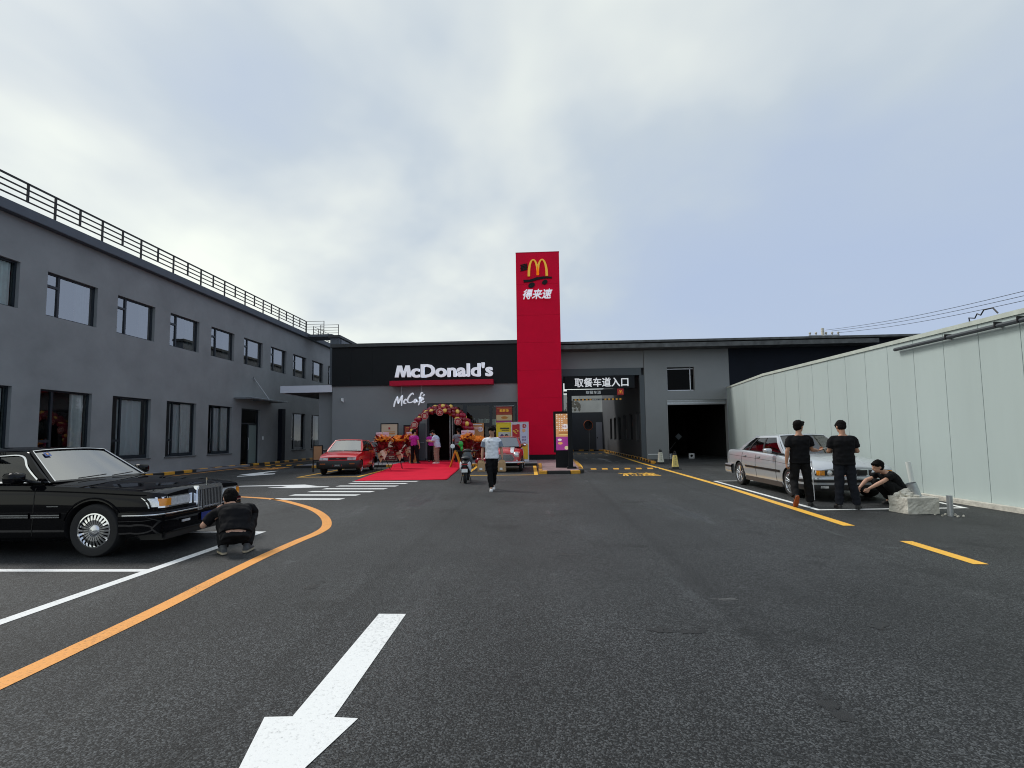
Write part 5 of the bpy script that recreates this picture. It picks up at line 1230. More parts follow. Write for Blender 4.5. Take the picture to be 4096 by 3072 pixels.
def hand(mb, w, d, pn, side, r=.0095, curl=.5, grip=0):
    """w wrist, d direction of the fingers, pn palm normal; five fingers"""
    w, d, pn = Vector(w), Vector(d).normalized(), Vector(pn).normalized(); s_ = d.cross(pn).normalized() * side
    loft(mb, [(w, s_ * .024, pn * .018), (w + d * .045, s_ * .040, pn * .014), (w + d * .088, s_ * .041, pn * .012)], 12)
    for k, (off, ln) in enumerate(((-.031, .062), (-.010, .074), (.011, .069), (.031, .054))):
        a = w + d * .084 + s_ * off; c = curl + .12 * k * curl; d1 = (d * math.cos(c) + pn * math.sin(c)); b = a + d1 * ln * .55; d2 = (d * math.cos(c * 2.1) + pn * math.sin(c * 2.1)); e_ = b + d2 * ln * .5
        capm(mb, a, b, r, r * .92); capm(mb, b, e_, r * .92, r * .78)
    t0 = w + d * .03 - s_ * .028; t1 = t0 + (d * .7 - s_ * .6 + pn * .35).normalized() * .038; t2 = t1 + (d * .9 + pn * .4 + s_ * .1).normalized() * .03
    capm(mb, t0, t1, r * 1.25, r * 1.1); capm(mb, t1, t2, r * 1.1, r * .9)
BASE = dict(pel=(0, 0, .96), che=(0, .0, 1.25), nk=(0, -.01, 1.46), hd=(0, .02, 1.62), hf=(0, 1, 0), hu=(0, 0, 1), rt=(1, 0, 0), rh=(1, 0, 0),
            sR=(.185, -.01, 1.42), eR=(.23, -.02, 1.13), wR=(.24, .06, .88), hR=(0, .15, -1), pR=(-1, 0, 0),
            sL=(-.185, -.01, 1.42), eL=(-.23, -.02, 1.13), wL=(-.24, .06, .88), hL=(0, .15, -1), pL=(1, 0, 0),
            jR=(.09, 0, .92), kR=(.10, .02, .50), aR=(.11, -.02, .09), tR=(.15, 1, 0), jL=(-.09, 0, .92), kL=(-.10, .02, .50), aL=(-.11, -.02, .09), tL=(-.15, 1, 0))
def person(label, loc, rz, pose, shirt, pants, shoe, sole=None, skin=None, hair='short', sleeve=.62, scale=1.0, fine=True, group='people in the yard', loose=1.0, fit=1.0, face=True):
    J = {k: Vector(v) for k, v in {**BASE, **pose}.items()}; skin = skin or skin_m
    t = thing('person', label, 'person', loc, rz, group=group, wb=False); t.scale = (scale,) * 3
    rt, rh = J['rt'].normalized(), J['rh'].normalized(); vox = .0075 if fine else .010
    spine = [J['pel'], J['che'], J['nk']]
    f1 = (J['nk'] - J['pel']).normalized(); fw = f1.cross(rt).normalized() * -1
    fh = (J['che'] - J['pel']).normalized().cross(rh).normalized() * -1
    # torso rings
    def rings(k, kz=0.0, hem=0.0):
        pel, che, nk = J['pel'], J['che'], J['nk']; up1 = (che - pel).normalized(); up2 = (nk - che).normalized()
        R_ = [(pel - up1 * (.03 + hem), rh * (.165 * k), fh * (.118 * k)), (pel + up1 * .03, rh * (.165 * k), fh * (.115 * k)), (pel.lerp(che, .45), (rt + rh).normalized() * (.142 * k + .01 * (k > 1)), fw * (.10 * k + .01 * (k > 1))), (che, rt * (.165 * k), fw * (.115 * k)),
              (che + up2 * .10, rt * (.175 * k), fw * (.112 * k)), (nk - up2 * .06, rt * (.165 * k), fw * (.088 * k)), (nk - up2 * .015, rt * (.11 * k), fw * (.062 * k)), (nk + up2 * .015, rt * (.062 * k), fw * (.055 * k))]
        return R_
    hd, hf = J['hd'], J['hf'].normalized(); hu = (J['hu'] - hf * J['hu'].dot(hf)).normalized(); hr = hf.cross(hu)
    HM = Matrix((hr, hf, hu)).transposed()
    body = MB(); loft(body, rings(.94))
    body.ball(hd + hu * .022, .104, 20, 14, (.78, .95, 1.0), rotm=HM); body.ball(hd - hu * .045 + hf * .018, .1, 16, 12, (.62, .74, .74), rotm=HM)
    body.ball(hd - hu * .09 + hf * .045, .032, 10, 8, (1.1, .9, .8), rotm=HM)
    capm(body, J['nk'] - f1 * .01, hd - hu * .06 - hf * .012, .056, .054)
    capm(body, hd + hf * .088 - hu * .005, hd + hf * .104 - hu * .03, .009, .014)      # nose
    body.ball(hd + hf * .088 - hu * .058, .018, 8, 6, (1.3, .6, .55), rotm=HM)         # lips
    for sd_ in (-1, 1): body.ball(hd + hr * sd_ * .079 - hu * .008 - hf * .008, .03, 8, 6, (.35, .8, 1.1), rotm=HM)
    for sd_, S_ in ((1, 'R'), (-1, 'L')):
        s0, e0, w0 = J['s' + S_], J['e' + S_], J['w' + S_]
        sb_ = s0 - f1 * .040 - rt * (.03 if S_ == 'R' else -.03); capm(body, sb_, e0, .042, .040); capm(body, e0, e0.lerp(w0, .35), .040, .041); capm(body, e0.lerp(w0, .35), w0, .041, .026)
        hand(body, w0, J['h' + S_], J['p' + S_], -sd_, curl=J.get('c' + S_, Vector((.5, 0, 0))).x)
        capm(body, J['j' + S_], J['k' + S_], .078, .052); capm(body, J['k' + S_], J['k' + S_].lerp(J['a' + S_], .3), .052, .054); capm(body, J['k' + S_].lerp(J['a' + S_], .3), J['a' + S_], .054, .036)
        capm(body, J['a' + S_], J['a' + S_] + J['t' + S_].normalized() * .08 - Z3 * .02, .036, .03)
    bo = fuse('body', body, skin, t, vox, 3, fac=.5)
    # face details
    if face:
        for sd_ in (-1, 1):
            b = MB(); b.ball(hd + hf * .086 + hr * sd_ * .031 + hu * .012, .011, 8, 6, (1.4, .5, .5), rotm=HM); ob('eye', b, mat('dark_eye', (.015, .01, .01), .3), bo, smooth=True)
            b = MB(); b.tube([hd + hf * .088 + hr * sd_ * .014 + hu * .034, hd + hf * .090 + hr * sd_ * .03 + hu * .040, hd + hf * .078 + hr * sd_ * .05 + hu * .034], .004, 6); ob('eyebrow', b, hair_m, bo)
        b = MB(); b.ball(hd + hf * .094 - hu * .056, .014, 8, 6, (1.5, .4, .4), rotm=HM); ob('lips', b, mat('lip', (.32, .10, .08), .5), bo, smooth=True)
    # hair
    h = MB(); h.ball(hd + hu * .046 - hf * .016, .115, 22, 14, (.80, .96, .88), rotm=HM, jit=.10); h.ball(hd - hf * .040 + hu * .003, .104, 16, 12, (.82, .74, .92), rotm=HM, jit=.12)
    for i in range(9):
        a = -1.1 + 2.2 * i / 8; h.ball(hd + hf * (.075 * math.cos(a) + .012) + hr * .066 * math.sin(a) + hu * (.066 + .008 * math.sin(i * 7)), .030, 8, 6, (1, .8, .9), rotm=HM)
    if hair == 'bun': h.ball(hd - hf * .11 + hu * .03, .045, 10, 8)
    if hair == 'fringe':
        for i in range(9):
            a = -1.3 + 2.6 * i / 8; h.ball(hd + hf * (.078 * math.cos(a) + .012) + hr * .078 * math.sin(a) + hu * (.045 + .008 * math.sin(i * 5)), .028, 8, 6, (1, .7, 1.3), rotm=HM)
    if hair == 'long': capm(h, hd - hf * .07, hd - hf * .09 - hu * .14, .07, .05)
    if hair == 'quiff':
        for i in range(7): h.ball(hd + hf * (.07 + .01 * (i % 2)) + hr * (-.05 + .017 * i) + hu * .098, .028, 8, 6)
    fuse('hair', h, hair_m, t, .008, 2, wr=.006, ws=45, fac=.4)
    # shirt
    s_ = MB(); loft(s_, rings(1.10 * fit, hem=J.get('hem', Vector((.10, 0, 0))).x)[:-1])
    for S_ in 'RL':
        s0, e0 = J['s' + S_], J['e' + S_]; m1 = s0.lerp(e0, sleeve)
        s1 = s0 - f1 * .032 - rt * (.022 if S_ == 'R' else -.022); capm(s_, s1, s0.lerp(e0, .25), .060 * fit, .066 * loose); capm(s_, J['nk'] - f1 * .055, s1, .055, .058 * fit); s_.cone(s0.lerp(e0, .2), m1, .068 * loose, .072 * loose, 14)
    sh = fuse('shirt', s_, shirt, t, .011, 3, wr=.012, ws=8)
    # trousers
    p_ = MB(); up1 = (J['che'] - J['pel']).normalized(); loft(p_, [(J['pel'] + up1 * J.get('wst', Vector((.06, 0, 0))).x, rh * .155, fh * .112), (J['pel'], rh * .172, fh * .125), (J['pel'] - up1 * .07, rh * .168, fh * .122)])
    for S_ in 'RL':
        j, k, a = J['j' + S_], J['k' + S_], J['a' + S_]; capm(p_, j, k, .105 * loose, .084 * loose); capm(p_, k, k.lerp(a, .35), .084 * loose, .080 * loose); p_.cone(k.lerp(a, .3), a + (k - a).normalized() * .0, .080 * loose, .070 * loose, 14)
    tr = fuse('trousers', p_, pants, t, .011, 3, wr=.014, ws=7.0)
    # shoes
    for S_ in 'RL':
        a = J['a' + S_]; d = J['t' + S_].normalized(); u = J.get('u' + S_, Vector((0, 0, 1))).normalized(); q = d.cross(u).normalized(); u = q.cross(d); z0 = a - u * .09
        b = MB(); loft(b, [(z0 - d * .075 + u * .04, q * .032, u * .035), (z0 - d * .05 + u * .05, q * .038, u * .048), (z0 + u * .055, q * .040, u * .052), (z0 + d * .07 + u * .042, q * .045, u * .040), (z0 + d * .14 + u * .032, q * .047, u * .030), (z0 + d * .19 + u * .024, q * .035, u * .020)], 14)
        b.cone(z0 + u * .06, a + u * .03, .045, .05, 12)
        so = fuse('shoe', b, shoe, t, .009, 2, fac=.4); b = MB(); pts = [(-.085, -.02), (-.085, .02), (-.05, .038), (0, .038), (.07, .046), (.14, .047), (.19, .034), (.205, 0), (.19, -.034), (.14, -.047), (.07, -.046), (0, -.038), (-.05, -.038)]
        b.slab(pts, z0 + u * .0, d, q * -1 if d.cross(q * -1).dot(u) > 0 else q, .024); ob('sole', b, (shoe if (sole is sole_o and S_ == 'R') else sole) or shoe, so)
    return t, J, bo
V = Vector
# squatting man by the black sedan, seen from behind
squat = dict(pel=(0, -.10, .26), che=(-.02, .08, .50), nk=(-.06, .25, .61), hd=(-.11, .34, .70), hf=(-.35, .85, -.45), hu=(0, .45, .9), rt=(1, .05, 0), rh=(1, 0, 0),
             sR=(.14, .22, .60), eR=(.20, .38, .44), wR=(.05, .56, .52), hR=(-.3, .9, .2), pR=(-1, 0, 0), sL=(-.23, .20, .57), eL=(-.42, .30, .36), wL=(-.30, .52, .50), hL=(.3, .8, .5), pL=(1, 0, 0),
             jR=(.09, -.08, .25), kR=(.17, .32, .44), aR=(.13, .04, .10), tR=(.3, 1, 0), jL=(-.09, -.08, .25), kL=(-.19, .32, .44), aL=(-.15, .04, .10), tL=(-.3, 1, 0), hem=(-.055, 0, 0), wst=(-.01, 0, 0))
person('man in black t-shirt squatting at the front bumper of the black sedan, seen from behind', (-4.03, 6.56, 0), R(28), squat, tee_k, pant_k, shoe_g, sole_t, skin_l, 'short', scale=.99, fit=1.10, sleeve=.8)
# three men at the silver car
pA = dict(pel=(0, 0, .97), hd=(.02, .03, 1.63), hf=(.75, .66, -.1), sR=(.19, 0, 1.42), eR=(.26, .06, 1.15), wR=(.44, .24, 1.13), hR=(.9, .5, .15), pR=(0, 0, 1), cR=(.9, 0, 0), eL=(-.24, -.03, 1.13), wL=(-.26, .00, .88), cL=(.7, 0, 0), pL=(1, 0, 0), hL=(0, 0, -1),
          jR=(.09, 0, .93), kR=(.13, .02, .50), aR=(.16, .04, .09), tR=(.5, 1, 0), jL=(-.09, 0, .93), kL=(-.12, .06, .50), aL=(-.17, -.16, .21), tL=(-.05, .5, -.87), uL=(0, .87, .5), hem=(.06, 0, 0))
tA, JA, bA = person('man in black t-shirt and white striped track trousers holding out his right hand', (5.36, 10.62, 0), R(-8), pA, tee_k, pant_k, shoe_k, sole_o, skin_m, 'quiff', scale=.995, fit=1.08, sleeve=.72)
for off in (-12, -24, -36):
    b = MB(); b.tube([V((px + (pr + .012) * math.cos(R(off)), py + (pr + .012) * math.sin(R(off)), pz)) for px, py, pz, pr in ((.09, 0, .93, .108), (.105, .008, .78, .104), (.118, .015, .64, .097), (.13, .02, .5, .087), (.142, .028, .36, .084), (.152, .035, .24, .079), (.16, .04, .13, .074))], .0065, 6); o = ob('trouser_stripe', b, mat('white_stripe', (.7, .7, .72), .8), tA)
b = MB(); b.tube([V((.56, .305, 1.165)), V((.64, .34, 1.18))], .005, 6); ob('cigarette', b, white_plastic, tA)
pB_ = dict(pel=(0, 0, .97), hd=(-.01, .05, 1.62), hf=(-.25, .85, -.5), hu=(0, .5, .87), eR=(.25, .04, 1.14), wR=(.10, .24, 1.14), hR=(-.8, .5, .2), pR=(0, 0, 1), cR=(.8, 0, 0), eL=(-.25, .04, 1.14), wL=(-.10, .24, 1.14), hL=(.8, .5, .2), pL=(0, 0, 1), cL=(.8, 0, 0),
           kR=(.12, .01, .50), aR=(.19, .0, .09), tR=(.45, 1, 0), kL=(-.10, .01, .50), aL=(-.13, .0, .09), tL=(-.1, 1, 0), hem=(.07, 0, 0))
person('man in black t-shirt standing with bowed head at the bonnet of the silver sedan', (6.0, 10.22, 0), R(-16), pB_, tee_k, pant_n, shoe_k, shoe_k, skin_m, 'short', scale=.985, fit=1.10, sleeve=.75)
pC = dict(pel=(0, -.12, .27), che=(0, .04, .50), nk=(0, .20, .68), hd=(0, .33, .79), hf=(.25, .96, -.15), hu=(0, .15, 1), rt=(1, 0, 0), rh=(1, 0, 0),
          sR=(.18, .18, .64), eR=(.22, .42, .50), wR=(.18, .60, .36), hR=(-.1, .6, -.7), pR=(-1, 0, 0), sL=(-.18, .18, .64), eL=(-.20, .42, .50), wL=(-.10, .62, .36), hL=(.1, .6, -.75), pL=(1, 0, 0), cL=(.9, 0, 0), cR=(.7, 0, 0),
          jR=(.09, -.10, .26), kR=(.15, .28, .46), aR=(.12, -.02, .10), tR=(.1, 1, 0), jL=(-.09, -.10, .26), kL=(-.15, .28, .46), aL=(-.12, .0, .10), tL=(-.1, 1, 0), hem=(.02, 0, 0))
person('squatting man in black with arms over his knees facing left by the concrete block', (7.26, 10.72, 0), R(96), pC, tee_k, pant_k, shoe_k, shoe_k, skin_l, 'short', scale=.99, fit=1.08, sleeve=.55)
# the walker with two paper bags
pW = dict(hf=(-.55, .8, -.05), hd=(-.01, .03, 1.63), eR=(.25, -.06, 1.14), wR=(.27, .05, .90), eL=(-.26, -.05, 1.14), wL=(-.29, .06, .90), cR=(1.2, 0, 0), cL=(1.2, 0, 0),
          jR=(.08, 0, .93), kR=(.06, .08, .50), aR=(.02, .14, .09), tR=(.02, 1, 0), jL=(-.08, 0, .93), kL=(-.06, -.04, .52), aL=(-.03, -.32, .15), tL=(-.02, .85, -.5), uL=(0, .5, .85), hem=(.06, 0, 0))
pW['hf'] = (.55, .8, -.05)
tW, JW, bW = person('young man in white football shirt walking with a paper bag in each hand', (-1.31, 14.12, 0), R(180 + 4), pW, tee_w, pant_k, shoe_w, shoe_w, skin_m, 'fringe', scale=1.02, fit=1.07, sleeve=.75)
for sd_ in (-1, 1):
    b = MB(); 
    sl_ = mat('grey_sleeve', (.22, .26, .33), .9); s0, e0 = JW['sR' if sd_ > 0 else 'sL'], JW['eR' if sd_ > 0 else 'eL']
    b.cone(s0.lerp(e0, .28), s0.lerp(e0, .78), .076, .079, 16, cap=False); ob('sleeve_panel', b, sl_, tW, smooth=True)
b = MB(); b.obox((.07, .132, 1.33), (.025, .006, .025)); ob('shirt_emblem', b, mat('navy_print', (.02, .03, .08), .7), tW)
b = MB(); b.tube([V((.06 * math.cos(a), -.005 + .06 * math.sin(a) + .012, 1.455 - .02 * math.sin(a))) for a in [2 * math.pi * i / 20 for i in range(20)]], .008, 6, closed=True); ob('collar', b, shoe_k, tW)
def bag(loc, rz, label):
    t = thing('paper_bag', label, 'paper bag', loc, rz, group='paper bags carried by the walker', wb=False); b = MB()
    prof = [(0, .10, .06), (.02, .105, .065), (.14, .105, .062), (.24, .10, .045), (.29, .085, .02), (.32, .06, .012)]
    rows = []
    for z, a, c in prof:
        rows.append([(x_ * a + .006 * noise.noise(V((x_ * 3, z * 20, 1))), y_ * c + .01 * noise.noise(V((x_ * 4, y_, z * 16))), z) for x_, y_ in ((-1, -1), (-.5, -1), (0, -1), (.5, -1), (1, -1), (1, 0), (1, 1), (.5, 1), (0, 1), (-.5, 1), (-1, 1), (-1, 0), (-1, -1))])
    b.grid(rows); b.add([rows[0][i] for i in range(12)], [tuple(range(12))]); ob('bag', b, paper, t)
    b = MB(); b.box(-.05, .03, -.075, -.069, .05, .11); ob('printed_label', b, white_plastic, t); return t
bag((-1.60, 14.02, .53), R(5), 'brown paper bag in the right hand of the walking man'); bag((-1.02, 14.02, .53), R(-8), 'brown paper bag in the left hand of the walking man, with a receipt')
# people at the door
pP = dict(hf=(.6, .8, 0), eL=(-.24, .02, 1.15), wL=(-.15, .2, 1.1), hL=(.5, .8, 0), eR=(.28, -.06, 1.14), wR=(.33, -.02, .88), kR=(.14, .04, .5), aR=(.24, .0, .09), hem=(.02, 0, 0))
person('staff woman in magenta shirt and black trousers seen from behind on the carpet', (-6.55, 26.2, .145), R(-15), pP, tee_p, pant_k, shoe_k, shoe_k, skin_l, 'bun', scale=1.02, fine=False, group='people at the shop door', sleeve=.7)
pQ = dict(hf=(.2, 1, -.3), eR=(.26, .10, 1.18), wR=(.10, .30, 1.14), hR=(-.5, .8, 0), eL=(-.26, .10, 1.18), wL=(-.10, .30, 1.14), hL=(.5, .8, 0), hem=(.02, 0, 0))
tQ, JQ, bQ = person('masked staff woman in magenta shirt standing in the doorway', (-6.05, 28.1, .145), R(200), pQ, tee_p, pant_k, shoe_k, shoe_k, skin_l, 'short', scale=.98, fine=False, group='people at the shop door')
b = MB(); b.ball(V((0.02, .02 + .045, 1.57)), .075, 12, 8, (.9, .8, .62)); ob('face_mask', b, mat('blue_mask', (.25, .50, .72), .8), tQ, smooth=True)
pR_ = dict(pel=(0, -.02, .96), nk=(0, .10, 1.44), che=(0, .02, 1.24), hd=(0, .20, 1.58), hf=(0, .9, -.45), hu=(0, .4, 1), sR=(.18, .08, 1.39), sL=(-.18, .08, 1.39), eR=(.22, .12, 1.12), wR=(.10, .34, 1.16), hR=(-.3, .9, .2), eL=(-.22, .12, 1.12), wL=(-.08, .34, 1.16), hL=(.3, .9, .2), hem=(.12, 0, 0))
tR_, JR_, bR_ = person('older man in pale blue jacket and khaki trousers bending forward, facing left', (-5.32, 26.1, .145), R(80), pR_, jack, khaki, shoe_w, shoe_w, skin_l, 'short', scale=1.02, fine=False, group='people at the shop door', sleeve=.9, fit=1.2, loose=1.18)
pS = dict(hf=(-.7, .7, -.2), eR=(.26, .02, 1.14), wR=(.16, .24, 1.14), hR=(-.3, .9, 0), eL=(-.28, .0, 1.16), wL=(-.26, .22, 1.10), hL=(.3, .9, 0), hem=(.02, 0, 0))
person('man in grey short sleeved shirt seen from behind at the door frame', (-4.35, 27.2, .145), R(4), pS, tee_g, pant_k, shoe_k, shoe_k, skin_m, 'short', scale=1.04, fine=False, group='people at the shop door', sleeve=.7, fit=1.12)
# ================================================================== things in the yard
burg = mat('burgundy_foil', (0.16, 0.008, 0.012), 0.32, var=.3, vs=9, coat=.4); tanp = mat('tan_wrap', (0.55, 0.36, 0.20), .7, var=.1, vs=10); creamp = mat('cream_wrap', (0.70, 0.60, 0.44), .7)
orange_fl = mat('orange_flowers', (0.80, 0.26, 0.015), .8, var=.35, vs=30); card_m = mat('pink_card', (0.80, 0.62, 0.72), .7); red_ink = mat('red_ink', (.5, .01, .06), .6)
def flower_stand(loc, rz, label, s=1.0, cards=1, lean=0):
    t = thing('flower_stand', label, 'flower stand', loc, rz, group='opening flower stands by the door', wb=False); t.scale = (s,) * 3; rnd = random.Random(int(loc[0] * 100) + 9)
    for a in (R(40), R(160), R(280)):
        b = MB(); b.tube([V((.05 * math.cos(a), .05 * math.sin(a), .75)), V((.36 * math.cos(a), .36 * math.sin(a), 0))], .013, 6); ob('leg', b, black_metal, t)
    # core of the bouquet, wrapped
    def petal(mb, c, d, ln, wd, curl, mi=0):
        d = d.normalized(); q = d.cross(V((rnd.uniform(-.3, .3), rnd.uniform(-.3, .3), 1))).normalized(); n_ = q.cross(d); rows = []
        for i in range(5):
            u = i / 4; w_ = wd * math.sin(math.pi * min(.95, .25 + u * .72)); cc = c + d * ln * u + n_ * curl * u * u
            rows.append([cc - q * w_ + n_ * .03, cc + n_ * .0, cc + q * w_ + n_ * .03])
        mb.grid(rows, mi)
    b = MB(); b.cone((0, 0, .50), (0, 0, 1.25), .07, .26, 14); ob('bouquet_core', b, burg, t, smooth=True)
    for k in range(52):
        a = rnd.uniform(0, 6.28); z = rnd.uniform(.55, 1.30); r = lerp(.10, .22, (z - .5) / .8); b = MB()
        petal(b, V((r * math.cos(a) * .6, r * math.sin(a) * .6, z)), V((math.cos(a), math.sin(a), rnd.uniform(-.1, 1.1))), rnd.uniform(.24, .46), rnd.uniform(.07, .13), rnd.uniform(-.06, .1))
        ob('wrap_leaf', b, burg, t, normals=False)
    for k, (a, z, m_) in enumerate(((-1.3, .72, creamp), (-2.0, .62, tanp), (-1.0, .60, creamp), (-1.7, .48, tanp), (-.6, .8, tanp), (2.0, .7, creamp))):
        b = MB(); d = V((math.cos(a), math.sin(a), 0)); q = V((-d.y, d.x, 0)); c = d * .20 + Z3 * z
        b.add([c - q * .13 + Z3 * .14, c + Z3 * .20 + d * .02, c + q * .13 + Z3 * .14, c + d * .03 - Z3 * .12], [(0, 1, 3), (1, 2, 3)]); ob('paper_wrap', b, m_, t, normals=False, solid=.004)
    fl = MB()
    for k in range(330):
        a = rnd.uniform(0, 6.28); r = .33 * math.sqrt(rnd.random()); z = 1.38 + .12 * math.cos(r / .33 * 1.5) + rnd.uniform(-.12, .08); c = V((r * math.cos(a), r * math.sin(a), z))
        for j in range(3):
            d = V((rnd.gauss(0, 1), rnd.gauss(0, 1), rnd.gauss(.4, .7))).normalized(); q = d.orthogonal().normalized(); l_ = rnd.uniform(.03, .06); fl.add([c, c + d * l_ + q * .018, c + d * l_ * 1.3, c + d * l_ - q * .018], [(0, 1, 2, 3)])
    o = ob('orange_flowers', fl, orange_fl, t, normals=False); o['kind'] = 'stuff'
    b = MB(); b.ball((0, 0, 1.36), .30, 20, 10, (1, 1, .33), jit=.2); ob('flower_mass', b, orange_fl, t, smooth=True)
    for k in range(cards):
        x_ = -.16 + .30 * k if cards > 1 else 0.0; b = MB(); b.obox((x_, -.06, 1.60), (.27, .006, .19), ry=R(-4 + 8 * k), rz=R(-3)); cd = ob('card', b, card_m, t); b = MB()
        text_on(b, '开业大吉', (x_ - .11, -.066, 1.575), X3, Z3, width=.21, height=.06, extrude=.001); ob('card_writing', b, red_ink, cd)
        b = MB(); b.tube([V((x_, -.05, 1.5)), V((x_, 0, 1.3))], .004, 5); ob('card_stick', b, black_metal, cd)
    return t
flower_stand((-7.18, 22.9, 0), 0, 'orange topped burgundy flower stand nearest the red hatchback', 1.05, 2)
flower_stand((-6.85, 24.3, 0), R(40), 'second orange flower stand just behind the one by the red hatchback', 1.03, 0)
flower_stand((-6.9, 26.6, .12), 0, 'orange flower stand left of the woman in magenta with one pink card', 1.0, 1)
flower_stand((-3.22, 22.9, 0), R(20), 'orange flower stand right behind the parked scooter with two pink cards', 1.07, 2)
flower_stand((-2.88, 24.3, 0), R(70), 'burgundy flower stand between the scooter and the walking man', .98, 0)

# balloon arch
red_b = mat('dark_red_balloon', (0.20, 0.002, 0.012), .35, coat=.25); red_b2 = mat('crimson_balloon', (0.32, 0.002, 0.03), .35, coat=.25); gold_b = mat('yellow_balloon', (0.85, 0.58, 0.10), .3, coat=.5)
ba = thing('balloon_arch', 'arch of dark red and gold balloons over the shop door', 'balloon arch', (-5.5, 28.4, .12)); rnd = random.Random(3)
pth = spl([(-7.15, 28.3, 1.55), (-7.12, 28.3, 2.0), (-6.9, 28.3, 2.45), (-6.5, 28.3, 2.85), (-6.0, 28.3, 3.08), (-5.5, 28.3, 3.16), (-4.95, 28.3, 3.05), (-4.5, 28.3, 2.75), (-4.15, 28.3, 2.35), (-3.9, 28.3, 1.95)], 34)
bmesh_cache = {}
def balloon(c, r, m_, par):
    key = m_.name
    if key not in bmesh_cache:
        b = MB(); prof = [(0.001, 1.0), (.35, .94), (.68, .73), (.90, .42), (1.0, .05), (.93, -.35), (.70, -.72), (.38, -.98), (.10, -1.13), (.06, -1.18), (.09, -1.24), (.001, -1.24)]
        b.lathe(prof, (0, 0, 0), Z3, 16); o = ob('balloon', b, m_, None, smooth=True, ang=80); bmesh_cache[key] = o.data
    else: o = bpy.data.objects.new('balloon', bmesh_cache[key]); COL.objects.link(o)
    o.scale = (r, r, r * 1.08); o.rotation_euler = (rnd.uniform(-1.4, 1.4), rnd.uniform(-1.4, 1.4), rnd.uniform(0, 6)); o.parent = par; o.location = V(c) - par.location; return o
for i, p in enumerate(pth):
    for k in range(4):
        a = k * 1.57 + i * .7; rr = rnd.uniform(.115, .15); m_ = gold_b if (i * 4 + k) % 5 == 2 else (red_b2 if rnd.random() < .45 else red_b)
        balloon((p.x + .15 * math.cos(a), p.y + .14 * math.sin(a), p.z + .15 * math.sin(a + .8)), rr, m_, ba)
for x_, z_, chx in ((-6.97, 2.22, '開'), (-6.38, 2.72, '業'), (-5.52, 2.92, '大'), (-4.5, 2.38, '吉')):
    b = MB(); b.cone((x_, 28.02, z_), (x_, 27.96, z_), .20, .20, 24); d_ = ob('character_disc', b, mat('red_disc', (.36, .008, .02), .5), ba); b = MB(); text_on(b, chx, (x_ - .11, 27.955, z_ - .11), X3, Z3, width=.22, height=.22, extrude=.002, offset=.01); ob('character', b, mat('cream_print', (.75, .52, .42), .5), d_)
    b = MB(); b.lathe([(.19, 0), (.205, .008), (.19, .014)], (x_, 27.96, z_), V((0, -1, 0)), 24); ob('disc_rim', b, mat('cream_print', (.75, .52, .42), .5), d_)
for k, (x_, y_, z_, r_, m_) in enumerate(((-2.62, 24.9, .62, .17, red_b2), (-2.95, 25.0, .60, .18, red_b2), (-2.75, 25.1, .84, .15, red_b), (-2.48, 24.8, .86, .12, gold_b))):
    tb = thing('floor_balloon', ['crimson balloon on the floor right of the flower stands', 'crimson balloon low behind the scooter flower stand', 'dark red balloon resting on two crimson ones', 'small gold balloon beside the crimson floor balloons'][k], 'balloon', (x_, y_, z_), group='loose balloons'); balloon((x_, y_, z_ - (.30 if k < 2 else .26)), r_, m_, tb)

# ---- printed boards (flat prints carried by real frames)
def pic(par, rects, o, u=X3, v=Z3, th=.002):
    """rects: (x0,x1,z0,z1,colour) in metres from o; drawn one above the other"""
    for k, (x0, x1_, z0, z1, c) in enumerate(rects):
        nm = 'print_%02x%02x%02x' % tuple(int(255 * q) for q in c); b = MB(); b.slab([(x0, z0), (x1_, z0), (x1_, z1), (x0, z1)], V(o) - u.cross(v) * 0 + (u.cross(v) * (.0012 * (k + 1))), u, v, .001)
        ob('printed_area', b, mat(nm, c, .5), par)
def blob_pic(par, cx_, cz_, rx_, rz_, c, o, k, n=18, name='printed_shape'):
    b = MB(); b.slab([(cx_ + rx_ * math.cos(2 * math.pi * i / n), cz_ + rz_ * math.sin(2 * math.pi * i / n)) for i in range(n)], V(o) + X3.cross(Z3) * (.0012 * k), X3, Z3, .001); ob(name, b, mat('print_%02x%02x%02x' % tuple(int(255 * q) for q in c), c, .5), par)
def board(name, label, cat, x0, x1_, y, z0, z1, frame_m, fw=.04, back=(.6, .5, .38), legs=True):
    t = thing(name, label, cat, ((x0 + x1_) / 2, y, z0)); f = MB()
    f.box(x0, x0 + fw, y, y + .05, z0, z1); f.box(x1_ - fw, x1_, y, y + .05, z0, z1); f.box(x0 + fw, x1_ - fw, y, y + .05, z1 - fw, z1); f.box(x0 + fw, x1_ - fw, y, y + .05, z0, z0 + fw); ob('frame', f, frame_m, t)
    b = MB(); b.box(x0 + fw, x1_ - fw, y + .015, y + .045, z0 + fw, z1 - fw); ob('panel', b, mat('print_%02x%02x%02x' % tuple(int(255 * q) for q in back), back, .5), t); return t
RED, MAR, CRM, ORG, PUR, WHT, YEL, GRN = (.45, .01, .02), (.16, .008, .012), (.62, .50, .36), (.62, .25, .06), (.30, .02, .22), (.75, .74, .76), (.75, .60, .02), (.12, .42, .05)
t = board('poster_stand', 'black framed cream and maroon promotion board at the left of the door', 'poster board', -9.05, -8.02, 28.4, .14, 2.36, black_m, .05, CRM); o_ = (-9.05, 28.408, .14)
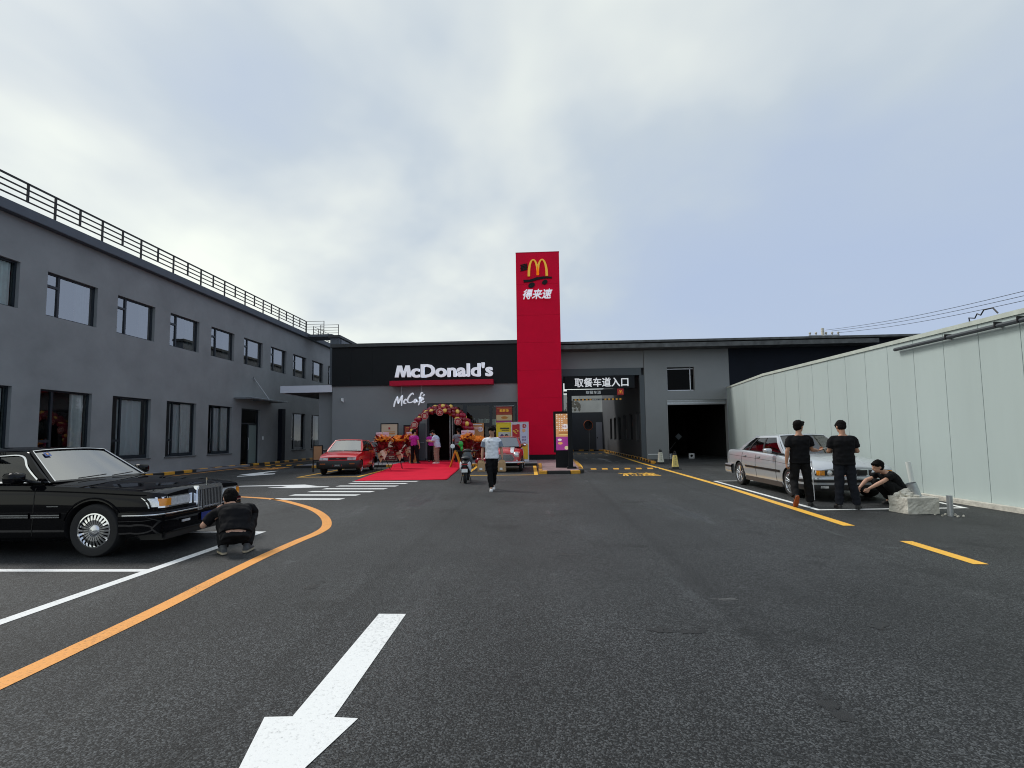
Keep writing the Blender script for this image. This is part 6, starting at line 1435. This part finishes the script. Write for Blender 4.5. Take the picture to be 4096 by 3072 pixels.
pic(t, [(.08, .95, .08, .85, MAR), (.46, .57, 1.86, 1.98, RED), (.20, .84, 1.70, 1.74, ORG), (.30, .84, 1.58, 1.65, ORG), (.45, .60, 1.45, 1.50, ORG), (.70, .90, 1.12, 1.20, (.2, .12, .05)), (.74, .93, .9, 1.08, (.35, .42, .62)), (.55, .80, .30, .34, CRM), (.60, .88, .20, .23, CRM)], o_)
b = MB(); b.box(-9.0, -8.07, 28.25, 28.75, .125, .165); ob('foot', b, black_m, t)
b = MB(); text_on(b, 'D', (-8.55, 28.40, .32), X3, Z3, height=.16, extrude=.001); ob('printed_letter', b, creamp, t)
for i in range(9): blob_pic(t, .25 + .08 * (i % 4), .35 + .12 * (i % 5), .05, .04 + .02 * (i % 2), (CRM, ORG, (.5, .2, .05))[i % 3], o_, 12 + i)
t = board('poster_stand', 'maroon and orange board half hidden behind the woman in magenta', 'poster board', -7.85, -6.95, 28.9, .14, 2.25, black_m, .05, MAR)
pic(t, [(.1, .8, 1.3, 2.0, (.40, .07, .03)), (.12, .5, .9, 1.35, (.55, .35, .06)), (.15, .75, 1.95, 1.99, ORG)], (-7.85, 28.908, .14))
t = board('sandwich_board', 'white framed yellow board at the left side of the carpet', 'poster board', -6.95, -6.5, 26.7, .135, 1.25, whitepaint, .03, (.62, .36, .10)); pic(t, [(.05, .45, .85, 1.05, (.75, .42, .05)), (.1, .3, .2, .5, (.05, .05, .08)), (.2, .42, .55, .75, (.4, .12, .05))], (-6.95, 26.708, .135))
t = board('window_poster', 'orange promotion poster with purple foot in the shop window', 'poster board', -3.98, -3.18, 29.35, .7, 2.32, mat('poster_edge', (.6, .3, .1), .5), .02, (.60, .28, .10)); o_ = (-3.98, 29.358, .7)
pic(t, [(.02, .78, .02, .45, PUR), (.05, .5, 1.25, 1.4, (.75, .45, .35)), (.1, .7, 1.5, 1.56, WHT)], o_); blob_pic(t, .6, 1.25, .15, .15, WHT, o_, 6); blob_pic(t, .45, .78, .26, .10, (.42, .15, .04), o_, 6); blob_pic(t, .45, .70, .24, .06, CRM, o_, 7); blob_pic(t, .35, .25, .1, .12, WHT, o_, 7)
b = MB(); text_on(b, '12.9', (-3.50, 29.345, 1.90), X3, Z3, width=.22, height=.11, extrude=.001, offset=.01); ob('price', b, red_ink, t)
t = board('window_banner', 'red and gold hanging banner in the right hand shop window', 'banner', -2.46, -1.50, 29.45, 1.6, 3.28, mat('banner_edge', (.3, .05, .02), .5), .015, (.30, .025, .015)); o_ = (-2.46, 29.458, 1.6)
pic(t, [(.02, .94, .85, 1.18, (.62, .48, .25)), (.02, .94, .62, .84, PUR), (.5, .93, .35, .75, (.45, .55, .62)), (.05, .9, 1.22, 1.24, ORG), (.05, .9, 1.56, 1.58, ORG)], o_); blob_pic(t, .5, 1.02, .2, .08, (.50, .20, .03), o_, 9); blob_pic(t, .3, .45, .14, .08, (.6, .3, .08), o_, 9)
b = MB(); text_on(b, '星厨日!', (-2.25, 29.44, 2.95), X3, Z3, width=.55, height=.16, extrude=.001, offset=.01); ob('banner_lettering', b, gold, t)
b = MB(); b.tube([V((-2.52, 29.44, 3.3)), V((-1.44, 29.44, 3.3))], .014, 6); b.ball((-2.54, 29.44, 3.3), .03, 8, 6); b.ball((-1.42, 29.44, 3.3), .03, 8, 6); ob('hanging_rod', b, galv, t)
t = board('standee', 'yellow and green standing display board behind the red and white car', 'poster board', -2.3, -1.47, 27.6, .135, 2.28, mat('yellow_edge', YEL, .5), .03, YEL); o_ = (-2.3, 27.608, .135)
pic(t, [(.12, .78, 1.05, 1.62, (.55, .60, .55)), (.12, .78, 1.02, 1.2, GRN), (.22, .72, 1.78, 1.86, (.04, .04, .03)), (.3, .7, 1.70, 1.74, (.04, .04, .03))], o_)
blob_pic(t, .32, 1.36, .11, .14, (.08, .04, .18), o_, 9); blob_pic(t, .56, 1.38, .11, .13, (.03, .03, .03), o_, 9); blob_pic(t, .58, 1.36, .06, .06, WHT, o_, 10); blob_pic(t, .22, 1.22, .05, .05, (.2, .3, .5), o_, 11)
t = board('rollup_banner', 'white roll-up banner with fries and cone pictures beside the red tower', 'banner', -1.44, -.50, 26.9, .16, 2.28, whitepaint, .025, (.62, .63, .70)); o_ = (-1.44, 26.908, .16)
pic(t, [(.06, .46, .95, 1.98, RED), (.50, .88, 1.0, 2.02, (.55, .60, .78)), (.50, .88, .12, .92, (.75, .48, .03)), (.3, .45, 1.96, 2.0, RED)], o_)
for i in range(8): blob_pic(t, .14 + .07 * (i % 4), 1.62 + .09 * (i // 4) - .06 * (i % 3), .05, .025, (.75, .42, .06), o_, 7 + i)
for i in range(6): blob_pic(t, .12 + .06 * i, 1.18 + .05 * (i % 3), .03, .02, (WHT, ORG)[i % 2], o_, 8 + i)
blob_pic(t, .70, 1.90, .12, .11, RED, o_, 8); blob_pic(t, .70, .90, .12, .11, RED, o_, 8); blob_pic(t, .68, 1.66, .09, .10, (.75, .42, .22), o_, 8)
b = MB(); text_on(b, '15', (-1.44 + .62, 26.892, 2.0), X3, Z3, width=.15, height=.12, extrude=.001, offset=.015); text_on(b, '22', (-1.44 + .62, 26.892, 1.0), X3, Z3, width=.15, height=.12, extrude=.001, offset=.015); ob('price', b, white_plastic, t)
b = MB(); text_on(b, '欢享', (-1.44 + .58, 26.893, 1.42), X3, Z3, width=.22, height=.10, extrude=.001); text_on(b, '就送', (-1.44 + .58, 26.893, 1.27), X3, Z3, width=.22, height=.10, extrude=.001); ob('slogan', b, mat('purple_ink', (.15, .05, .2), .6), t)
b = MB(); b.box(-1.5, -.44, 26.8, 27.05, .13, .17); ob('base', b, galv, t)

# menu kiosk and gantry
kx0, kx1, ky = .70, 1.26, 21.9
t = thing('menu_kiosk', 'tall black menu kiosk with lit orange and purple screen', 'menu board', (1.0, ky, .125)); b = MB(); b.box(kx0 - .02, kx1 + .14, ky, ky + .22, .78, 2.57); b2 = ob('housing', b, black_m, t, bevel=.01)
b = MB(); b.box(kx0 + .06, kx1 + .14, ky + .01, ky + .2, .126, .78); ob('foot', b, black_m, t)
def scr(nm, c): return mat(nm, c, .3, emit=.35)
o_ = V((kx0 + .08, ky - .002, .88))
def sp(x0, x1_, z0, z1, c, k, nm='screen_area'):
    b = MB(); b.slab([(x0, z0), (x1_, z0), (x1_, z1), (x0, z1)], o_ + V((0, -.0012 * k, 0)), X3, Z3, .001); ob(nm, b, scr('scr_%02x%02x%02x' % tuple(int(255 * q) for q in c), c), t)
sp(0, .56, 0, 1.58, (.62, .30, .12), 0, 'screen'); sp(0, .56, 0, .58, (.35, .04, .26), 1)
rnd = random.Random(5)
for i in range(5):
    for j in range(9):
        if rnd.random() < .8:
            b = MB(); b.slab([(.05 + .11 * i + .032 * math.cos(a), 1.54 - .085 * j + .028 * math.sin(a)) for a in [6.283 * q / 10 for q in range(10)]], o_ + V((0, -.002 - .0003 * ((i + j) % 3), 0)), X3, Z3, .001); ob('screen_icon', b, scr('scr_cream', (.80, .66, .55)), t)
for (x_, z_, rx_, rz_, c, k) in ((.40, 1.02, .13, .11, (.85, .80, .80), 3), (.32, .74, .22, .06, (.45, .18, .05), 3), (.34, .67, .22, .03, (.75, .55, .2), 4), (.16, .45, .09, .05, (.80, .75, .75), 3), (.18, .30, .10, .06, (.75, .40, .12), 3), (.45, .10, .09, .08, (.7, .6, .35), 3)):
    b = MB(); b.slab([(x_ + rx_ * math.cos(6.283 * q / 18), z_ + rz_ * math.sin(6.283 * q / 18)) for q in range(18)], o_ + V((0, -.0012 * k - .001, 0)), X3, Z3, .001); ob('screen_picture', b, scr('scr_%02x%02x%02x' % tuple(int(255 * q) for q in c), c), t)
b = MB(); text_on(b, '新品', (kx0 + .36, ky - .010, 1.86), X3, Z3, width=.18, height=.09, extrude=.001, offset=.01); ob('screen_writing', b, red_ink, t)
t = thing('height_gantry', 'black post with sideways arm reading 取餐车道 over the drive lane', 'gantry', (1.36, 21.3, .125)); GYY = 21.2
b = MB(); b.box(1.26, 1.45, GYY, GYY + .19, .15, 3.44); ob('post', b, black_m, t, bevel=.006)
b = MB(); b.box(1.2, 1.58, GYY - .12, GYY + .3, .126, .20); ob('base_plate', b, black_m, t)
b = MB(); b.box(1.455, 3.36, GYY + .01, GYY + .18, 3.19, 3.44); b.box(1.12, 1.255, GYY + .02, GYY + .17, 3.3, 3.38); ob('arm', b, black_m, t)
b = MB(); text_on(b, '取餐车道', (2.05, GYY + .0, 3.245), X3, Z3, width=.63, height=.14, extrude=.003, offset=.005); ob('lettering', b, white_plastic, t)
b = MB(); b.box(3.365, 3.63, GYY - .02, GYY + .2, 3.19, 3.45); bx = ob('logo_box', b, mat('logo_red', (.42, .005, .01), .4), t, bevel=.006); ob('golden_arches', M_mb(3.497, 3.24, .15, .14, GYY - .035, .012), gold, bx, normals=False)
hbb = thing('height_bar', 'thin yellow and black height limit bar hanging below the gantry arm', 'height bar', (2.5, GYY + .1, 3.0))
for i in range(26):
    x_ = 1.50 + i * .0785
    if 10 <= i <= 15: continue
    b = MB(); b.box(x_, x_ + .0775, GYY + .07, GYY + .11, 2.985, 3.05); ob('bar_segment', b, kerb_y if i % 2 else kerb_k, hbb)
b = MB(); b.box(2.286, 2.754, GYY + .07, GYY + .11, 2.985, 3.05); pl_ = ob('bar_plate', b, kerb_k, hbb); b = MB(); text_on(b, '限高2.7米', (2.31, GYY + .068, 2.997), X3, Z3, width=.42, height=.045, extrude=.001); ob('bar_lettering', b, white_plastic, pl_)
for x_ in (1.8, 3.2):
    b = MB(); b.tube([V((x_, GYY + .09, 3.05)), V((x_, GYY + .09, 3.19))], .006, 5); ob('hanger', b, steel_m, hbb)

# convex mirror on its pole
t = thing('convex_mirror', 'round traffic mirror on a thin pole at the end of the drive lane', 'mirror', (4.78, 47.2, 0)); b = MB(); b.tube([V((4.78, 47.2, 0)), V((4.78, 47.2, 2.2))], .035, 8); ob('pole', b, galv, t)
b = MB(); b.lathe([(.001, -.06), (.25, -.045), (.42, .0)], (4.7, 47.1, 2.45), V((.35, -1, .05)), 28); ob('mirror_face', b, mat('dull_mirror', (.06, .06, .065), .2, metal=.6), t, smooth=True)
b = MB(); b.lathe([(.42, 0), (.47, -.02), (.47, .03), (.42, .04)], (4.7, 47.1, 2.45), V((.35, -1, .05)), 28, closed=True); ob('rim', b, mat('orange_rim', (.55, .12, .03), .5), t, smooth=True)

# cones
def cone(loc, m_, label, rz):
    t = thing('traffic_cone', label, 'traffic cone', loc, rz, group='square traffic cones at the garage', wb=False); b = MB()
    b.slab([(-.24, -.24), (.24, -.24), (.24, .24), (-.24, .24)], (0, 0, 0), X3, Y3, .03); ob('base', b, black_plastic, t, bevel=.008)
    def fr(a, c, z0, z1, nm, mm):
        b = MB(); b.add([(-a, -a, z0), (a, -a, z0), (a, a, z0), (-a, a, z0), (-c, -c, z1), (c, -c, z1), (c, c, z1), (-c, c, z1)], [(3, 2, 1, 0), (4, 5, 6, 7), (0, 1, 5, 4), (1, 2, 6, 5), (2, 3, 7, 6), (3, 0, 4, 7)]); ob(nm, b, mm, t, bevel=.006)
    fr(.135, .13, .03, .10, 'cone_skirt', black_plastic); fr(.13, .075, .10, .60, 'sleeve', m_); fr(.06, .055, .60, .70, 'neck', black_plastic)
    b = MB(); b.tube([V((-.04, 0, .70)), V((-.035, 0, .75)), V((0, 0, .77)), V((.035, 0, .75)), V((.04, 0, .70))], .012, 6); ob('handle', b, black_plastic, t)
    b = MB(); text_on(b, '请勿泊车'[:1], (-.04, -.123, .47), X3, Z3, width=.08, height=.07, extrude=.001)
    for i, ch in enumerate('请勿泊车'): text_on(b, ch, (-.035, -.092 - .0100 * i * 1.05 - .004, .50 - .095 * i), X3, V((0, .11, 1)), width=.07, height=.07, extrude=.001)
    b = MB()
    for i, ch in enumerate('请勿泊车'):
        z = .49 - .10 * i; y = -(lerp(.13, .075, (z - .10) / .5)) - .003; text_on(b, ch, (-.035, y, z), X3, V((0, .11, 1)), width=.07, height=.07, extrude=.001)
    ob('cone_lettering', b, mat('faded_ink', (.25, .22, .15), .7), t); return t
cone((6.22, 26.0, 0), mat('dirty_white_sleeve', (.62, .62, .54), .7, var=.2, vs=14), 'white sleeved traffic cone at the end of the painted kerb', R(4))
cone((5.90, 22.1, 0), mat('dirty_yellow_sleeve', (.70, .58, .20), .7, var=.2, vs=14), 'yellow sleeved traffic cone in front of the garage door', R(-6))
# vent blocks at the garage threshold
def vent(loc, rz, label):
    t = thing('vent_block', label, 'concrete block', loc, rz, group='pale square blocks at the garage', wb=False); b = MB()
    n = 24; outer = [(-.16, 0), (.16, 0), (.16, .32), (-.16, .32)]
    ring = [(.09 * math.cos(6.283 * i / n), .16 + .09 * math.sin(6.283 * i / n)) for i in range(n)]
    def edge(a):
        c_, s_ = math.cos(a), math.sin(a); k = .16 / max(abs(c_), abs(s_)); return (k * c_, .16 + k * s_)
    for i in range(n):
        a0, a1 = 6.283 * i / n, 6.283 * (i + 1) / n; q = [ring[i], edge(a0), edge(a1), ring[(i + 1) % n]]; P = [(x, -.05, z) for x, z in q]; P2 = [(x, .05, z) for x, z in q]
        b.add(P + P2, [(0, 1, 2, 3), (7, 6, 5, 4), (0, 3, 7, 4), (1, 5, 6, 2)])
    ob('block', b, mat('pale_plastic_block', (.5, .52, .55), .6), t)
    for x_, z_ in ((-.12, .04), (.12, .04), (-.12, .28), (.12, .28)):
        b = MB(); b.slab([(x_ + .025 * math.cos(6.283 * i / 8), z_ + .02 * math.sin(6.283 * i / 8)) for i in range(8)], (0, -.0515, 0), X3, Z3, .002); ob('corner_hole', b, gap_m, t)
vent((9.45, 31.6, .0), R(0), 'pale square block with round hole in the garage opening'); vent((8.1, 31.2, 0), R(60), 'pale square block leaning by the garage door jamb')
t = thing('folding_easel', 'dim folding easel with small plate inside the dark garage', 'easel', (8.4, 32.5, 0)); b = MB(); b.tube([V((8.2, 32.5, .3)), V((8.75, 32.5, 1.0))], .015, 6); b.tube([V((8.15, 32.4, .9)), V((8.3, 32.6, .8))], .015, 6); ob('bar', b, mat('dim_bar', (.06, .06, .06), .6), t); b = MB(); b.obox((8.95, 32.5, 1.35), (.3, .02, .3), ry=R(45)); ob('plate', b, mat('grey_plate', (.05, .06, .07), .6), t)

# sign stand left of the hatchback
t = thing('sign_stand', 'black framed tan notice stand left of the red hatchback', 'sign', (-10.3, 22.4, 0)); b = MB(); b.box(-10.02, -9.98, 22.4, 22.45, .0, 1.22); b.box(-9.6, -9.56, 22.4, 22.45, .0, 1.22); b.box(-9.98, -9.6, 22.4, 22.45, 1.18, 1.22); b.box(-9.98, -9.6, 22.4, 22.45, .52, .56); ob('frame', b, black_metal, t); b = MB(); b.box(-9.98, -9.6, 22.41, 22.44, .56, 1.18); ob('tan_panel', b, mat('tan_board', (.45, .24, .12), .7), t)
for o_ in [t] + list(t.children): pass
t.location.x -= .25

# yellow A-shaped floor sign beside scooter
t = thing('floor_sign', 'yellow A-shaped wet floor sign seen edge-on behind the scooter', 'floor sign', (-4.1, 24.9, .0))
b = MB(); b.slab([(-.30, 0), (-.255, 0), (.02, .80), (-.02, .82)], (-4.12, 24.7, .03), X3, Z3, -.45); ob('leaf', b, y2paint if False else mat('yellow_plastic', (.75, .38, .02), .5), t)
b = MB(); b.slab([(.30, 0), (.255, 0), (-.02, .80), (.02, .82)], (-4.12, 24.7, .03), X3, Z3, -.45); ob('leaf', b, mat('yellow_plastic', (.75, .38, .02), .5), t)

# ---------- scooter seen from behind
t = thing('parked_scooter', 'black electric scooter with white side panels seen from behind', 'scooter', (-2.42, 16.75, 0), R(4), wb=False); t.scale = (1.02,) * 3
# local: facing +Y, rear at -Y
b = MB(); b.lathe([(.13, -.05), (.20, -.05), (.225, -.02), (.225, .02), (.20, .05), (.13, .05)], (0, -.42, .225), X3, 28, closed=True); w_ = ob('rear_wheel', b, rubber, t, smooth=True); b = MB(); b.lathe([(.001, -.03), (.13, -.04), (.135, .04), (.001, .03)], (0, -.42, .225), X3, 24); ob('rim', b, steel_m, w_)
b = MB(); b.lathe([(.13, -.045), (.20, -.045), (.22, -.02), (.22, .02), (.20, .045), (.13, .045)], (0, .78, .22), X3, 28, closed=True); ob('front_wheel', b, rubber, t, smooth=True)
b = MB(); loft(b, [((0, -.66, .60), X3 * .07, Z3 * .07), ((0, -.58, .60), X3 * .12, Z3 * .13), ((0, -.35, .56), X3 * .15, Z3 * .18), ((0, -.05, .50), X3 * .16, Z3 * .20), ((0, .15, .42), X3 * .15, Z3 * .14)], 20); ob('tail_body', b, black_plastic, t, smooth=True)
for sd_ in (-1, 1):
    b = MB(); loft(b, [((sd_ * .10, -.64, .60), X3 * .02, Z3 * .05), ((sd_ * .145, -.52, .56), X3 * .025, Z3 * .14), ((sd_ * .165, -.30, .50), X3 * .02, Z3 * .16), ((sd_ * .16, -.05, .46), X3 * .012, Z3 * .10)], 14); ob('side_panel', b, whitepaint, t, smooth=True)
    b = MB(); b.tube([V((sd_ * .12, .42, .98)), V((sd_ * .22, .38, 1.0)), V((sd_ * .36, .33, 1.01))], .016, 8); ob('grip', b, rubber, t); b = MB(); b.tube([V((sd_ * .16, .45, 1.0)), V((sd_ * .34, .42, .99))], .008, 6); ob('brake_lever', b, galv, t)
b = MB(); b.ball((0, -.36, .80), .16, 16, 10, (.88, 1.4, .42)); b.ball((0, -.02, .78), .15, 16, 10, (.9, 1.5, .40)); fuse('seat', b, mat('scooter_seat', (.02, .023, .028), .5), t, .012, 3)
b = MB(); b.ball((0, .42, .72), .2, 16, 12, (.95, .32, 1.45)); fuse('leg_shield', b, mat('grey_shield', (.05, .06, .07), .35, coat=.6), t, .015, 2)
b = MB(); b.tube([V((0, .72, .25)), V((0, .50, .75)), V((0, .42, 1.0))], .035, 8); ob('fork', b, black_metal, t)
b = MB(); b.ball((0, .46, 1.0), .11, 14, 10, (1.3, .7, .7)); ob('dash_cowl', b, black_plastic, t, smooth=True)
b = MB(); b.box(-.10, .10, -.68, -.65, .60, .63); ob('tail_lamp', b, mat('scooter_tail_red', (.5, .01, .01), .3, coat=1), t); b = MB(); b.box(-.06, .06, -.69, -.67, .49, .505); ob('reflector', b, mat('scooter_tail_red', (.5, .01, .01), .3), t)
b = MB(); b.obox((0, -.70, .42), (.19, .01, .11), rx=R(-12)); pl_ = ob('number_plate', b, white_plastic, t); b = MB(); text_on(b, '京A·52801', (-.08, -.708, .385), X3, V((0, .2, 1)), width=.16, height=.035, extrude=.001); text_on(b, '电动', (-.05, -.698, .435), X3, V((0, .2, 1)), width=.1, height=.035, extrude=.001); ob('plate_writing', b, mat('plate_ink', (.02, .03, .06), .5), pl_)
b = MB(); b.tube([V((0, -.60, .50)), V((0, -.66, .36)), V((0, -.62, .22))], .03, 8); b.box(-.07, .07, -.62, -.40, .40, .46); ob('mudguard', b, black_plastic, t)
b = MB(); b.tube([V((-.10, -.1, .3)), V((-.16, -.2, .04)), V((-.16, -.28, .02))], .014, 6); b.tube([V((.10, -.1, .3)), V((.17, -.2, .05)), V((.17, -.28, .02))], .014, 6); ob('centre_stand', b, black_metal, t)
b = MB(); b.box(-.13, .13, -.1, .42, .27, .33); ob('footboard', b, black_plastic, t)
b = MB(); b.tube([V((-.20, .40, 1.0)), V((-.21, .40, 1.15))], .008, 6); b.ball((-.205, .40, 1.24), .10, 16, 12, (.8, .25, 1)); ob('green_mirror_toy', b, mat('green_plastic', (.01, .40, .04), .3, coat=.6), t, smooth=True); b = MB(); b.ball((-.17, .38, 1.09), .05, 10, 8, (.9, .5, 1.3), jit=.5); ob('green_clip', b, mat('green_plastic', (.01, .40, .04), .3), t, smooth=True)
b = MB(); b.tube([V((-.34, .40, 1.0)), V((-.44, .41, 1.10))], .008, 6); ob('mirror_stalk', b, black_metal, t); b = MB(); b.lathe([(.001, .008), (.07, .006), (.075, 0), (.001, -.01)], (-.48, .40, 1.17), V((0, -1, 0)), 24); ob('round_mirror', b, mat('mirror_white', (.85, .88, .9), .15), t, smooth=True)
b = MB(); b.tube([V((.34, .40, 1.0)), V((.44, .41, 1.06))], .008, 6); ob('mirror_stalk', b, black_metal, t)

# ---------- concrete block with pipes, and the stub
t = thing('concrete_block', 'rough pale concrete footing block with pipes standing on it', 'concrete block', (6.95, 9.95, 0)); b = MB(); rnd = random.Random(4)
c0, c1_, c2_, c3_ = V((6.66, 9.52, 0)), V((7.24, 9.56, 0)), V((7.28, 10.0, 0)), V((6.62, 9.95, 0))
rows = []
for z in [i / 8 * .285 for i in range(9)]:
    r = []
    for a_, b_ in ((c0, c1_), (c1_, c2_), (c2_, c3_), (c3_, c0)):
        for i in range(12): p = a_.lerp(b_, i / 12); q = V((p.x, p.y, z)); r.append(q + (q - V((6.88, 9.8, z))).normalized() * (.018 * noise.noise(q * 9) + .012 * noise.noise(q * 25)))
    r.append(r[0]); rows.append(r)
b.grid(rows); b.add([p for p in rows[-1][:-1]], [tuple(range(48))]); ob('block', b, concrete_m, t)
for k in range(16):
    b = MB(); rr = rnd.uniform(.03, .075); b.ball((rnd.uniform(6.72, 6.98), rnd.uniform(9.70, 9.92), .28 + rr * .4), rr, 7, 5, (1.3, 1, .8), jit=.9); ob('mortar_lump', b, concrete_m, t)
b = MB(); b.ball((6.84, 9.84, .33), .09, 10, 7, (1.5, .9, .9), jit=.8); ob('mortar_lump', b, concrete_m, t)
t2_ = thing('galvanised_duct', 'short shiny galvanised pipe leaning on the concrete block', 'pipe', (6.98, 9.8, .27)); b = MB(); b.cone((7.02, 9.80, .28), (6.95, 9.82, .53), .085, .085, 22, cap=False); b.cone((7.02, 9.80, .28), (6.95, 9.82, .53), .081, .081, 22, cap=False); ob('pipe', b, galv, t2_, smooth=True)
t2_ = thing('upright_white_pipe', 'taller thin white plastic pipe behind the shiny pipe', 'pipe', (7.05, 9.95, .27)); b = MB(); b.cone((7.10, 9.95, .28), (7.03, 9.97, .92), .042, .042, 16, cap=False); b.cone((7.10, 9.95, .28), (7.03, 9.97, .92), .038, .038, 16, cap=False); ob('pipe', b, mat('white_pvc', (.72, .76, .74), .45), t2_, smooth=True)
t2_ = thing('steel_pipe_stub', 'grey steel pipe stub standing in the asphalt right of the concrete block', 'pipe', (7.22, 9.30, 0)); b = MB(); b.cone((7.22, 9.30, 0), (7.22, 9.30, .36), .045, .045, 16, cap=False); b.cone((7.22, 9.30, .01), (7.22, 9.30, .36), .039, .039, 16); ob('pipe', b, galv, t2_, smooth=True)
for k in range(7):
    tb = thing('rubble_stone', 'one of the small pale stone chips lying round the steel pipe stub', 'stone', (7.22, 9.3, 0), group='stone chips round the pipe stub') ; b = MB(); a = k * 1.1; b.ball((7.22 + .22 * math.cos(a) + .1 * math.sin(k * 5), 9.3 + .13 * math.sin(a), .012), rnd.uniform(.012, .025), 6, 4, (1.4, 1, .8), jit=.8); ob('stone', b, concrete_m, tb)
